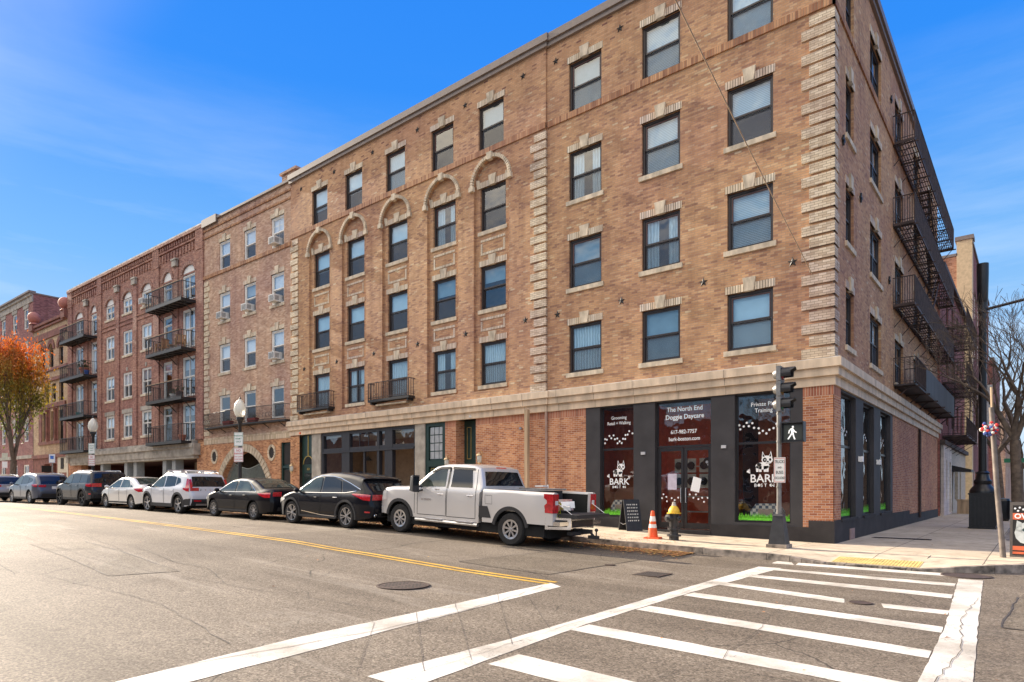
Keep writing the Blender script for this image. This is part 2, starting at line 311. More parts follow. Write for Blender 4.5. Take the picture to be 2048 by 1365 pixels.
# facade frames: (u, out, z) -> local xyz
def FR(u,o,z): return (u,-o,z)
def SD(u,o,z): return (o,u,z)
def fbox(mb,fr,u0,u1,o0,o1,z0,z1,mi=0):
    a=fr(u0,o0,z0); b=fr(u1,o1,z1); return mb.box(a[0],b[0],a[1],b[1],a[2],b[2],mi)
def wall(mb,fr,u0,u1,z0,z1,ops,depth=.2,out=0,mi=0):
    """flat wall with rectangular openings and their reveals"""
    us=sorted({u0,u1,*[min(max(o[0],u0),u1) for o in ops],*[min(max(o[1],u0),u1) for o in ops]}); zs=sorted({z0,z1,*[min(max(o[2],z0),z1) for o in ops],*[min(max(o[3],z0),z1) for o in ops]})
    for i in range(len(us)-1):
        for j in range(len(zs)-1):
            uc=(us[i]+us[i+1])/2; zc=(zs[j]+zs[j+1])/2
            if any(o[0]<uc<o[1] and o[2]<zc<o[3] for o in ops): continue
            mb.add([fr(us[i],out,zs[j]),fr(us[i+1],out,zs[j]),fr(us[i+1],out,zs[j+1]),fr(us[i],out,zs[j+1])],[(0,1,2,3)],mi)
    for a,b,c,d in ops:
        for p,q in (((a,c),(a,d)),((b,c),(b,d)),((a,c),(b,c)),((a,d),(b,d))):
            mb.add([fr(p[0],out,p[1]),fr(q[0],out,q[1]),fr(q[0],out-depth,q[1]),fr(p[0],out-depth,p[1])],[(0,1,2,3)],mi)
def strip(mb,fr,pts,o0,o1,mi=0):
    """extrude an open polyline (u,z) between two outs"""
    for (a,b),(c,d) in zip(pts,pts[1:]): mb.add([fr(a,o0,b),fr(c,o0,d),fr(c,o1,d),fr(a,o1,b)],[(0,1,2,3)],mi)
def arcpts(c,z,r,n=14,rz=None): rz=rz or r; return [(c-r*math.cos(math.pi*i/n),z+rz*math.sin(math.pi*i/n)) for i in range(n+1)]
def arch_wall(mb,fr,u0,u1,zt,c,zs,r,out=0,n=14,rz=None,mi=0):
    """wall above an arch between u0,u1 from the springing zs up to zt"""
    p=arcpts(c,zs,r,n,rz)
    for (a,b),(d,e) in zip(p,p[1:]): mb.add([fr(a,out,b),fr(d,out,e),fr(d,out,zt),fr(a,out,zt)],[(0,1,2,3)],mi)
    for a,b in ((u0,c-r),(c+r,u1)):
        if b-a>1e-3: mb.add([fr(a,out,zs),fr(b,out,zs),fr(b,out,zt),fr(a,out,zt)],[(0,1,2,3)],mi)
def arch_ring(mb,fr,c,zs,r,w,o0,o1,n=26,a0=0,a1=180,gap=.25,mi=0,zr=1):
    for i in range(n):
        t0=R(a0+(a1-a0)*i/n); t1=R(a0+(a1-a0)*(i+1-gap)/n)
        P=lambda t,rr,o: fr(c-rr*math.cos(t),o,zs+rr*zr*math.sin(t))
        mb.hexa([P(t0,r,o0),P(t1,r,o0),P(t1,r+w,o0),P(t0,r+w,o0),P(t0,r,o1),P(t1,r,o1),P(t1,r+w,o1),P(t0,r+w,o1)],mi)
# ------------------------------------------------------------------ a sash window as a part of its building
def window(par,fr,u0,u1,z0,z1,out=0,depth=.13,col='frame',blind=None,split=.5,lintel=None,sill=None,fw=.07,screen=True,mull=False,arched=False,trim=None,muntin=0):
    g=MB(); o=out-depth; w=fw
    def bar(a,b,c,d,p0,p1,mi=0): fbox(g,fr,a,b,p0,p1,c,d,mi)
    bar(u0,u0+w,z0,z1,o-.06,o+.05); bar(u1-w,u1,z0,z1,o-.06,o+.05); bar(u0+w,u1-w,z1-w,z1,o-.06,o+.05); bar(u0+w,u1-w,z0,z0+w*.8,o-.06,o+.06)
    a,b,c,d=u0+w,u1-w,z0+w*.8,z1-w; zm=c+(d-c)*split; s=.045
    # upper sash outside, lower sash inside
    bar(a,a+s,zm,d,o-.02,o+.02); bar(b-s,b,zm,d,o-.02,o+.02); bar(a+s,b-s,d-s,d,o-.02,o+.02); bar(a+s,b-s,zm-.01,zm+.045,o-.02,o+.02)
    bar(a,a+s,c,zm-.012,o-.055,o-.022); bar(b-s,b,c,zm-.012,o-.055,o-.022); bar(a+s,b-s,c,c+s*1.3,o-.055,o-.022); bar(a+s,b-s,zm-.055,zm-.012,o-.055,o-.022)
    if mull: m=(a+b)/2; bar(m-.03,m+.03,c,d,o-.05,o+.03)
    for k in range(muntin):
        m=a+(b-a)*(k+1)/(muntin+1); bar(m-.01,m+.01,zm+.045,d-s,o-.01,o+.01); bar(m-.01,m+.01,c+s,zm-.056,o-.045,o-.025)
        bar(a+s,b-s,(zm+d)/2-.01,(zm+d)/2+.01,o-.008,o+.008)
    if trim: bar(a+s,b-s,d-s-.02,d-s,o-.015,o+.025,1); bar(a+s,a+s+.02,zm+.045,d-s-.02,o-.015,o+.025,1); bar(b-s-.02,b-s,zm+.045,d-s-.02,o-.015,o+.025,1)
    f=g.build('window',[col,'reddish'],par)
    q=MB(); q.add([fr(a+s,o,zm+.04),fr(b-s,o,zm+.04),fr(b-s,o,d-s),fr(a+s,o,d-s)],[(0,1,2,3)])
    q.add([fr(a+s,o-.04,c+s),fr(b-s,o-.04,c+s),fr(b-s,o-.04,zm-.05),fr(a+s,o-.04,zm-.05)],[(0,1,2,3)]); q.build('pane','glassw' if col=='white' else 'glass',f)
    if blind:
        kind,drop=blind; zb=d-(d-c)*drop; q=MB(); oo=o-.075
        if kind=='curtain':
            n=24; w2=(b-a)
            for i in range(n):
                x0=a+w2*i/n; x1=a+w2*(i+1)/n; e0=.02*math.sin(i*2.1); e1=.02*math.sin((i+1)*2.1)
                if drop<1 and .36<i/n<.64: continue
                q.add([fr(x0,oo+e0,c),fr(x1,oo+e1,c),fr(x1,oo+e1,d),fr(x0,oo+e0,d)],[(0,1,2,3)])
        else: fbox(q,fr,a,b,oo-.005,oo,zb,d)
        q.build('curtain' if kind=='curtain' else 'blind',{'shade':'shade','grey':'shadeg','blind':'blind','curtain':'curtain'}[kind],f)
    if screen:
        q=MB(); q.add([fr(a+.012,o-.012,c),fr(b-.012,o-.012,c),fr(b-.012,o-.012,zm-.02),fr(a+.012,o-.012,zm-.02)],[(0,1,2,3)]); q.build('insect_screen','scr',f)
    if sill:
        q=MB(); fbox(q,fr,u0-.09,u1+.09,out-depth+.05,out+.06,z0-.15,z0-.002); q.build('sill',sill,f)
    if lintel:
        uc=(u0+u1)/2; q=MB(); e=.06
        fbox(q,fr,u0-e,u1+e,out-.05,out+.022,z1,z1+.22,0)
        q.build('lintel',lintel,f); q=MB()
        q.prism([(uc-.13,z1-.01),(uc+.13,z1-.01),(uc+.19,z1+.38),(uc-.19,z1+.38)],lambda u,z,dd:fr(u,dd,z),out-.05,out+.07); q.build('keystone','stone',f)
    return f
def scr_mat():
    m=bpy.data.materials.new('insect_mesh'); m.use_nodes=True; n,l=nodes(m); n.remove(n['Principled BSDF'])
    t=n.new('ShaderNodeBsdfTransparent'); d=n.new('ShaderNodeBsdfDiffuse'); d.inputs[0].default_value=(.12,.13,.15,1); x=n.new('ShaderNodeMixShader'); x.inputs[0].default_value=.35
    l.new(t.outputs[0],x.inputs[1]); l.new(d.outputs[0],x.inputs[2]); l.new(x.outputs[0],n['Material Output'].inputs[0]); return m
M['scr']=scr_mat()
def railing(fr,u0,u1,out,z,h,step=.13,r=.009,ends=True,cross=0,name='railing',par=None,mat_='black'):
    g=MB(); P=lambda u,o,zz: fr(u,o,zz)
    def vbar(u,o,z0,z1,rr): a=P(u-rr,o-rr,z0); b=P(u+rr,o+rr,z1); g.box(a[0],b[0],a[1],b[1],a[2],b[2])
    fbox(g,fr,u0,u1,out-.02,out+.02,z+h-.03,z+h); fbox(g,fr,u0,u1,out-.012,out+.012,z+.08,z+.10)
    n=max(1,round((u1-u0)/step))
    for i in range(n+1): vbar(u0+(u1-u0)*i/n,out,z,z+h-.03,r*(1.6 if i in(0,n) else 1))
    if ends:
        for u in (u0,u1):
            fbox(g,fr,u-.02,u+.02,0,out-.02,z+h-.03,z+h); fbox(g,fr,u-.012,u+.012,0,out-.012,z+.08,z+.10)
            m=max(1,round(out/step))
            for i in range(m): vbar(u,out*i/m,z,z+h-.03,r)
    return g.build(name,mat_,par)
# ------------------------------------------------------------------ ground
TX=[-400,-120,-80,-50,-40,-34,-28,-23,-19,-15,-12,-9.6,-8,-5.5,-4,0,10,400]
TZ=[.85,.85,.8,.74,.69,.64,.57,.49,.42,.33,.26,.19,.10,.0,-.06,-.15,-.2,-.2]
def rz(x):
    for i in range(len(TX)-1):
        if x<=TX[i+1]:
            t=(x-TX[i])/(TX[i+1]-TX[i]); return TZ[i]+(TZ[i+1]-TZ[i])*max(0,t)
    return TZ[-1]
KX=[-150,-80,-41,-25,-15,-8,2.4]; KY=[-9.5,-7.2,-5.6,-4.95,-4.6,-3.95,-3.95]
CORNER=[(2.4,-3.95),(3.0,-3.75),(3.6,-3.35),(4.1,-2.75),(4.45,-1.9),(4.6,-.9),(4.6,1.5),(4.3,3),(3.7,4.6),(3.6,6),(3.6,130)]
def ky(x):
    if x<=KX[0]: return KY[0]
    for i in range(len(KX)-1):
        if x<=KX[i+1]: return KY[i]+(KY[i+1]-KY[i])*(x-KX[i])/(KX[i+1]-KX[i])
    return KY[-1]
def drop(x,y):   # kerb ramp at the crossing
    dx=max(0,.7-x,x-2.5); s=max(0,1-dx/.9); d=max(0,1-max(0,(y+3.95))/1.7); return .115*s*d
def sw(x,y): return rz(x)+.15-drop(x,y)
def asphalt():
    m=bpy.data.materials.new('worn_asphalt'); m.use_nodes=True; n,l=nodes(m); b=n['Principled BSDF']; b.inputs['Roughness'].default_value=.72; b.inputs['Specular IOR Level'].default_value=.22
    t=n.new('ShaderNodeTexCoord')
    def noise(s,d=4,r=.55,vec=None,dist=0):
        z=n.new('ShaderNodeTexNoise'); z.inputs['Scale'].default_value=s; z.inputs['Detail'].default_value=d; z.inputs['Roughness'].default_value=r; z.inputs['Distortion'].default_value=dist; l.new(vec or t.outputs['Object'],z.inputs['Vector']); return z.outputs[0]
    def mixc(f,a,b_,bl='MIX'):
        x=n.new('ShaderNodeMix'); x.data_type='RGBA'; x.blend_type=bl
        for s_,v in ((0,f),(6,a),(7,b_)):
            if hasattr(v,'default_value'): l.new(v,x.inputs[s_])
            else: x.inputs[s_].default_value=v
        return x.outputs[2]
    st=n.new('ShaderNodeTexVoronoi'); st.inputs['Scale'].default_value=55; l.new(t.outputs['Object'],st.inputs['Vector']); ss=n.new('ShaderNodeSeparateColor'); l.new(st.outputs['Color'],ss.inputs[0])
    ma=n.new('ShaderNodeMath'); ma.operation='MULTIPLY_ADD'; l.new(noise(48,4,.8),ma.inputs[0]); ma.inputs[1].default_value=1.35; 
    mb_=n.new('ShaderNodeMath'); mb_.operation='MULTIPLY_ADD'; l.new(ss.outputs[0],mb_.inputs[0]); mb_.inputs[1].default_value=.50; mb_.inputs[2].default_value=-.42; l.new(mb_.outputs[0],ma.inputs[2])
    r=ramp(n,[(.12,(.055,.044,.034)),(.38,(.138,.114,.087)),(.62,(.212,.177,.136)),(.92,(.36,.31,.245))]); l.new(ma.outputs[0],r.inputs[0])
    big=ramp(n,[(.3,(.78,.76,.75)),(.7,(1.12,1.12,1.12))]); l.new(noise(.45,6,.6),big.inputs[0])
    c=mixc(1.0,r.outputs[0],big.outputs[0],'MULTIPLY')
    lm=n.new('ShaderNodeMapping'); lm.inputs['Scale'].default_value=(.05,1.0,1); l.new(t.outputs['Object'],lm.inputs[0]); lr=ramp(n,[(.40,(.80,.79,.78)),(.55,(1.03,1.03,1.03))]); l.new(noise(.75,5,.6,lm.outputs[0]),lr.inputs[0]); c=mixc(1.0,c,lr.outputs[0],'MULTIPLY')
    om=ramp(n,[(.66,(1,1,1)),(.74,(.62,.60,.58))]); l.new(noise(1.6,6,.65),om.inputs[0]); c=mixc(1.0,c,om.outputs[0],'MULTIPLY')
    # repair patches: large blocky areas of slightly different tone
    v=n.new('ShaderNodeTexVoronoi'); v.inputs['Scale'].default_value=.13; v.distance='CHEBYCHEV'; l.new(t.outputs['Object'],v.inputs['Vector'])
    sv=n.new('ShaderNodeSeparateColor'); l.new(v.outputs['Color'],sv.inputs[0]); rp=ramp(n,[(0,(.86,.86,.86)),(1,(1.08,1.08,1.07))]); l.new(sv.outputs[0],rp.inputs[0]); c=mixc(1.0,c,rp.outputs[0],'MULTIPLY')
    # pale scuffs along the driving direction
    mp=n.new('ShaderNodeMapping'); mp.inputs['Scale'].default_value=(.22,1.3,1); mp.inputs['Rotation'].default_value=(0,0,R(-7)); l.new(t.outputs['Object'],mp.inputs[0])
    sc=ramp(n,[(.56,(0,0,0)),(.72,(.45,.45,.45))]); l.new(noise(.9,9,.7,mp.outputs[0],.6),sc.inputs[0]); c=mixc(sc.outputs[0],c,(.40,.36,.30,1))
    # cracks
    wv=n.new('ShaderNodeTexNoise'); wv.inputs['Scale'].default_value=.8; wv.inputs['Detail'].default_value=7; l.new(t.outputs['Object'],wv.inputs['Vector'])
    wm=n.new('ShaderNodeMix'); wm.data_type='VECTOR'; wm.inputs[0].default_value=.28; l.new(t.outputs['Object'],wm.inputs[4]); l.new(wv.outputs['Color'],wm.inputs[5])
    v2=n.new('ShaderNodeTexVoronoi'); v2.feature='DISTANCE_TO_EDGE'; v2.inputs['Scale'].default_value=.42; l.new(wm.outputs[1],v2.inputs['Vector'])
    cr_=ramp(n,[(.0,(1,1,1)),(.0018,(.7,.7,.7)),(.004,(0,0,0))]); l.new(v2.outputs['Distance'],cr_.inputs[0])
    mk=ramp(n,[(.50,(0,0,0)),(.58,(1,1,1))]); l.new(noise(.35,3),mk.inputs[0])
    cm=n.new('ShaderNodeMath'); cm.operation='MULTIPLY'; l.new(cr_.outputs[0],cm.inputs[0]); l.new(mk.outputs[0],cm.inputs[1]); c=mixc(cm.outputs[0],c,(.03,.026,.022,1))
    l.new(c,b.inputs['Base Color'])
    bp=n.new('ShaderNodeBump'); bp.inputs['Strength'].default_value=.75; bp.inputs['Distance'].default_value=.012; l.new(noise(60,6,.8),bp.inputs['Height']); l.new(bp.outputs[0],b.inputs['Normal'])
    return m
M['asphalt']=asphalt()
def paving():
    m=bpy.data.materials.new('concrete_paving'); m.use_nodes=True; n,l=nodes(m); b=n['Principled BSDF']; b.inputs['Roughness'].default_value=.85
    t=n.new('ShaderNodeTexCoord'); k=n.new('ShaderNodeTexBrick'); k.offset=0; k.inputs['Scale'].default_value=1; k.inputs['Brick Width'].default_value=1.95; k.inputs['Row Height'].default_value=1.45; k.inputs['Mortar Size'].default_value=.012; k.inputs['Mortar Smooth'].default_value=.3
    k.inputs['Color1'].default_value=(.46,.385,.29,1); k.inputs['Color2'].default_value=(.55,.47,.36,1); k.inputs['Mortar'].default_value=(.13,.11,.09,1)
    mp=n.new('ShaderNodeMapping'); mp.inputs['Location'].default_value=(.5,.15,0); l.new(t.outputs['Object'],mp.inputs[0]); l.new(mp.outputs[0],k.inputs['Vector'])
    z=n.new('ShaderNodeTexNoise'); z.inputs['Scale'].default_value=2.2; z.inputs['Detail'].default_value=9; z.inputs['Roughness'].default_value=.7; l.new(t.outputs['Object'],z.inputs['Vector'])
    r=ramp(n,[(.30,(.52,.49,.46)),(.46,(.86,.84,.82)),(.65,(1.06,1.06,1.04))]); l.new(z.outputs[0],r.inputs[0])
    x=n.new('ShaderNodeMix'); x.data_type='RGBA'; x.blend_type='MULTIPLY'; x.inputs[0].default_value=1; l.new(k.outputs[0],x.inputs[6]); l.new(r.outputs[0],x.inputs[7]); l.new(x.outputs[2],b.inputs['Base Color'])
    return m
M['paving']=paving()
M['kerb']=mat('granite_kerb',(.25,.21,.175),.85,var=.5,scale=5,bump=.6,bscale=22)
def paint(name,col):
    m=bpy.data.materials.new(name); m.use_nodes=True; n,l=nodes(m); b=n['Principled BSDF']; b.inputs['Roughness'].default_value=.6
    t=n.new('ShaderNodeTexCoord'); z=n.new('ShaderNodeTexNoise'); z.inputs['Scale'].default_value=45; z.inputs['Detail'].default_value=6; z.inputs['Roughness'].default_value=.75; l.new(t.outputs['Object'],z.inputs['Vector'])
    z2=n.new('ShaderNodeTexNoise'); z2.inputs['Scale'].default_value=2.5; z2.inputs['Detail'].default_value=8; z2.inputs['Roughness'].default_value=.7; l.new(t.outputs['Object'],z2.inputs['Vector'])
    a=n.new('ShaderNodeMath'); a.operation='MULTIPLY_ADD'; l.new(z2.outputs[0],a.inputs[0]); a.inputs[1].default_value=.8; l.new(z.outputs[0],a.inputs[2])
    r=ramp(n,[(.70,tuple(c*.25+.05 for c in col)),(.78,tuple(c*.82 for c in col)),(1,col)]); l.new(a.outputs[0],r.inputs[0]); z3=n.new('ShaderNodeTexNoise'); z3.inputs['Scale'].default_value=.9; z3.inputs['Detail'].default_value=6; z3.inputs['Roughness'].default_value=.65; l.new(t.outputs['Object'],z3.inputs['Vector']); r3=ramp(n,[(.35,(.58,.56,.53)),(.56,(1,1,1))]); l.new(z3.outputs[0],r3.inputs[0])
    x=n.new('ShaderNodeMix'); x.data_type='RGBA'; x.blend_type='MULTIPLY'; x.inputs[0].default_value=1; l.new(r.outputs[0],x.inputs[6]); l.new(r3.outputs[0],x.inputs[7]); l.new(x.outputs[2],b.inputs['Base Color'])
    return m
M['pwhite']=paint('white_road_paint',(.68,.64,.57)); M['pyel']=paint('yellow_road_paint',(.70,.42,.045))

g=MB(); 
for a,b in zip(TX,TX[1:]): g.add([(a,-400,rz(a)-.02),(b,-400,rz(b)-.02),(b,700,rz(b)-.02),(a,700,rz(a)-.02)],[(0,1,2,3)])
structure(g.build('ground','asphalt'))
g=MB()
for a,b in zip(TX[1:-1],TX[2:-1]): g.add([(a,-60,rz(a)),(b,-60,rz(b)),(b,120,rz(b)),(a,120,rz(a))],[(0,1,2,3)])
structure(g.build('road','asphalt'))
# pavement
xs=sorted(set(round(v,4) for v in [-150,-100]+[-80+2*i for i in range(40)]+[-.5,0,.25]+[.5+.1*i for i in range(0,20)]+[2.4]))
rows=[.16,.6,1.1,1.7,2.6,4.2]
g=MB()
def col_(x,yk,ys): return [(x,yk+d,sw(x,yk+d)) for d in ys]
for a,b in zip(xs,xs[1:]):
    ca,cb=col_(a,ky(a),rows),col_(b,ky(b),rows); top=16 if b<=0 else 130
    ca.append((a,top,rz(a)+.15)); cb.append((b,top,rz(b)+.15))
    for i in range(len(ca)-1): g.add([ca[i],cb[i],cb[i+1],ca[i+1]],[(0,1,2,3)])
# corner bulb: fan between the kerb curve and the line x=2.4
cs=[(p[0]-(.16 if i>3 else .05*i),p[1]+(.16 if i<6 else 0)) for i,p in enumerate(CORNER)]
for (ax,ay),(bx,by) in zip(cs,cs[1:]):
    g.add([(2.4,ay,sw(2.4,ay)),(ax,ay,sw(ax,ay)),(bx,by,sw(bx,by)),(2.4,by,sw(2.4,by))],[(0,1,2,3)])
structure(g.build('pavement','paving'))
g=MB()
kp=[(x,ky(x)) for x in xs]+CORNER[1:]
# granite kerb stones, each about 1.8 m long with an open joint
ki=[]
for p,q in zip(kp,kp[1:]):
    L=math.dist(p,q); m=max(1,round(L/1.8)) if L>2.1 else 1
    for k in range(m): ki.append(((p[0]+(q[0]-p[0])*k/m,p[1]+(q[1]-p[1])*k/m),(p[0]+(q[0]-p[0])*(k+1)/m,p[1]+(q[1]-p[1])*(k+1)/m)))
for i,(p,q) in enumerate(ki):
    d=Vector((q[0]-p[0],q[1]-p[1])); 
    if d.length<.02: continue
    d.normalize(); nrm=Vector((-d.y,d.x)); j=.006 if d.length else 0
    a=Vector(p)+d*j; b=Vector(q)-d*j; w=.17; jz=random.uniform(-.006,.006)
    z0a,z0b=rz(a.x)-.1,rz(b.x)-.1; za,zb=sw(a.x,a.y)+.004+jz,sw(b.x,b.y)+.004+jz
    a2,b2=a+nrm*w,b+nrm*w
    g.hexa([(a.x,a.y,z0a),(b.x,b.y,z0b),(b2.x,b2.y,z0b),(a2.x,a2.y,z0a),(a.x+nrm.x*.015,a.y+nrm.y*.015,za),(b.x+nrm.x*.015,b.y+nrm.y*.015,zb),(b2.x,b2.y,zb),(a2.x,a2.y,za)])
structure(g.build('kerb','kerb'))
# painted markings
def ragged(poly,step=.18,amp=.007):
    out=[]
    for p,q in zip(poly,poly[1:]+poly[:1]):
        L=math.dist(p,q); m=max(1,int(L/step))
        for k in range(m):
            t=k/m; out.append((p[0]+(q[0]-p[0])*t+(random.uniform(-amp,amp) if k else 0),p[1]+(q[1]-p[1])*t+(random.uniform(-amp,amp) if k else 0)))
    return out
MARK=MB()
def road_poly(mb,poly,h=.004):
    poly=ragged(poly); k=len(mb.v); mb.add([(x,y,rz(x)+h) for x,y in poly],[list(range(len(poly)))])
band=[[(-.16,-15.35),(-.10,-13.69),(-.15,-10.71),(-.22,-5.3),(.21,-5.22),(.08,-9.32),(.11,-12.35),(.36,-15.35)],
 [(-2.02,-10.13),(-1.83,-13.35),(-1.76,-14.99),(-1.52,-16.8),(-1.05,-16.9),(-1.21,-15.17),(-1.40,-13.48),(-1.67,-10.32)],
 [(3.13,-4.74),(3.39,-9.68),(3.44,-11.35),(3.48,-13.2),(3.86,-13.2),(3.77,-11.08),(3.67,-9.07),(3.49,-4.72)],
 [(-.24,-4.25),(-.24,-3.99),(.06,-3.99),(.25,-4.47),(-.2,-4.5)],[(.2,-3.99),(2.9,-4.0),(2.98,-4.45),(.27,-4.45)],
 [(.17,-5.34),(3.15,-5.47),(3.17,-5.9),(.17,-5.66)],[(.13,-6.6),(3.23,-6.9),(3.25,-7.35),(.14,-6.95)],[(.11,-7.95),(2.04,-8.42),(2.12,-8.8),(.10,-8.27)],
 [(2.53,-8.5),(3.33,-8.53),(3.34,-8.88),(2.62,-8.86)],[(.12,-9.31),(3.38,-9.8),(3.4,-10.18),(.11,-9.67)],[(.13,-10.79),(3.42,-11.21),(3.43,-11.56),(.11,-11.15)],
 [(.14,-12.35),(3.47,-12.61),(3.48,-12.95),(.13,-12.74)],[(.36,-13.95),(3.6,-14.15),(3.6,-14.5),(.36,-14.4)]]
for p in band: road_poly(MARK,p)
structure(MARK.build('crosswalk_paint','pwhite'))
g=MB(); YL=[(-1.98,-10.12),(-7,-10.02),(-13,-10.12),(-20,-10.15),(-28,-10.05),(-36,-9.8),(-60,-9.6),(-110,-9.9)]
for off in (-.16,.06):
    for p,q in zip(YL,YL[1:]):
        m=max(1,int(math.dist(p,q)/.4))
        for k in range(m):
            f=lambda t:(p[0]+(q[0]-p[0])*t,p[1]+(q[1]-p[1])*t+off)
            a,b=f(k/m),f((k+1)/m); g.add([(a[0],a[1],rz(a[0])+.005),(b[0],b[1],rz(b[0])+.005),(b[0],b[1]+.10,rz(b[0])+.005),(a[0],a[1]+.10,rz(a[0])+.005)],[(0,1,2,3)])
structure(g.build('yellow_centre_lines','pyel'))
M['tar']=mat('tar_seal',(.06,.05,.042),.7)
g=MB()
def crack(pts,w=.012,sub=7,amp=.03):
    out=[]
    for p,q in zip(pts,pts[1:]):
        for k in range(sub): t=k/sub; out.append((p[0]+(q[0]-p[0])*t+random.uniform(-amp,amp),p[1]+(q[1]-p[1])*t+random.uniform(-amp,amp)))
    out.append(pts[-1])
    for p,q in zip(out,out[1:]):
        d=Vector((q[0]-p[0],q[1]-p[1])); 
        if d.length<1e-4: continue
        nn=Vector((-d.y,d.x)).normalized()*w*random.uniform(.5,1)/2; z=.009
        g.add([(p[0]-nn.x,p[1]-nn.y,rz(p[0])+z),(q[0]-nn.x,q[1]-nn.y,rz(q[0])+z),(q[0]+nn.x,q[1]+nn.y,rz(q[0])+z),(p[0]+nn.x,p[1]+nn.y,rz(p[0])+z)],[(0,1,2,3)])
for a,b in (((-1.72,-14.02),(-.25,-15.4)),((-1.83,-13.27),(.09,-14.93)),((-1.91,-12.49),(.17,-14.41)),((-1.98,-11.53),(.07,-13.69)),((-1.37,-11.54),(-.08,-12.83))): crack([a,b],.006,9,.008)
crack([(-10.5,-13.25),(-8.06,-13.53),(-6.96,-13.41),(-5.5,-13.9)],.016); crack([(-1.6,-16.6),(-1.4,-14.2),(-1.55,-12),(-1.9,-10.5)],.012); crack([(0.1,-15),(-.02,-12.5),(.05,-10),(-.1,-8)],.006,14,.02)
crack([(3.55,-12.9),(3.65,-11),(3.5,-9.2),(3.55,-7)],0.009,12,.02); crack([(-16,-12.6),(-12,-12.2),(-9,-11.8),(-6,-11.2)],.012)
crack([(-22,-15.5),(-15,-14.2),(-9,-14.5),(-4,-13.7),(-1.8,-13.4)],.010,9,.04); crack([(-12,-17),(-8,-15.6),(-4.5,-15.2),(-2,-15.6)],.010,9,.03); crack([(-6,-10.6),(-5.2,-12.4),(-6.4,-14.5),(-5.6,-17)],.010,9,.05); crack([(-30,-12.5),(-22,-13.5),(-14,-13.1),(-9,-13.8)],.012,9,.05); crack([(1.2,-17),(1.9,-12.9),(1.5,-9)],.008,9,.05); crack([(4,-5),(4.2,-8),(5,-12)],.008,9,.05)
structure(g.build('road_cracks','tar'))
def patch_mat(name,k):
    m=M['asphalt'].copy(); m.name=name; n,l=nodes(m); b=n['Principled BSDF']; src=b.inputs['Base Color'].links[0].from_socket; x=n.new('ShaderNodeMix'); x.data_type='RGBA'; x.blend_type='MULTIPLY'; x.inputs[0].default_value=1; l.new(src,x.inputs[6]); x.inputs[7].default_value=(k,k,k*.98,1); l.new(x.outputs[2],b.inputs['Base Color']); return m
g=MB(); g2=MB()
for poly in ([(-12.5,-14.6),(-7.2,-14.9),(-7.0,-13.9),(-12.4,-13.6)],[(-4.9,-9.3),(-2.6,-9.4),(-2.5,-6.1),(-4.8,-6.0)],[(3.9,-9.4),(6.5,-9.6),(6.6,-6.8),(4.0,-6.6)]):
    nn=[]; 
    for p,q in zip(poly,poly[1:]+poly[:1]):
        m_=max(1,int(math.dist(p,q)/.25)); nn+=[(p[0]+(q[0]-p[0])*i/m_+random.uniform(-.012,.012),p[1]+(q[1]-p[1])*i/m_+random.uniform(-.012,.012)) for i in range(m_)]
    xs2=sorted({min(p[0] for p in nn),max(p[0] for p in nn)}); g.add([(x,y,rz(x)+.0035) for x,y in nn],[list(range(len(nn)))])
    for (a,b_) in zip(nn,nn[1:]+nn[:1]):
        d=Vector((b_[0]-a[0],b_[1]-a[1])).normalized(); w=Vector((-d.y,d.x))*random.uniform(.006,.016); g2.add([(a[0]-w.x,a[1]-w.y,rz(a[0])+.0075),(b_[0]-w.x,b_[1]-w.y,rz(b_[0])+.0075),(b_[0]+w.x,b_[1]+w.y,rz(b_[0])+.0075),(a[0]+w.x,a[1]+w.y,rz(a[0])+.0075)],[(0,1,2,3)])
structure(g.build('road_patches',patch_mat('patched_asphalt',.84))); structure(g2.build('patch_seams','tar'))
# tactile paving at the kerb ramp
def tact():
    g=MB(); 
    P=lambda x,y,h: (x,y,sw(x,y)+h)
    xs_=[.80+i*.2 for i in range(9)]; ys_=[-3.74+i*.15 for i in range(6)]
    for i in range(8):
        for j in range(5): g.add([P(xs_[i],ys_[j],.006),P(xs_[i+1],ys_[j],.006),P(xs_[i+1],ys_[j+1],.006),P(xs_[i],ys_[j+1],.006)],[(0,1,2,3)])
    for i in range(26):
        for j in range(12):
            x=.83+i*.061; y=-3.70+j*.06; c=P(x,y,.007); g.lathe([(.02,0),(.012,.007)],c,5)
    g.build('tactile_paving',mat('yellow_tactile_plastic',(.56,.42,.15),.75,var=.2)); o=bpy.data.objects['tactile_paving']; tag(o,'yellow bumpy tactile warning plate set in the kerb ramp','tactile paving')
tact()
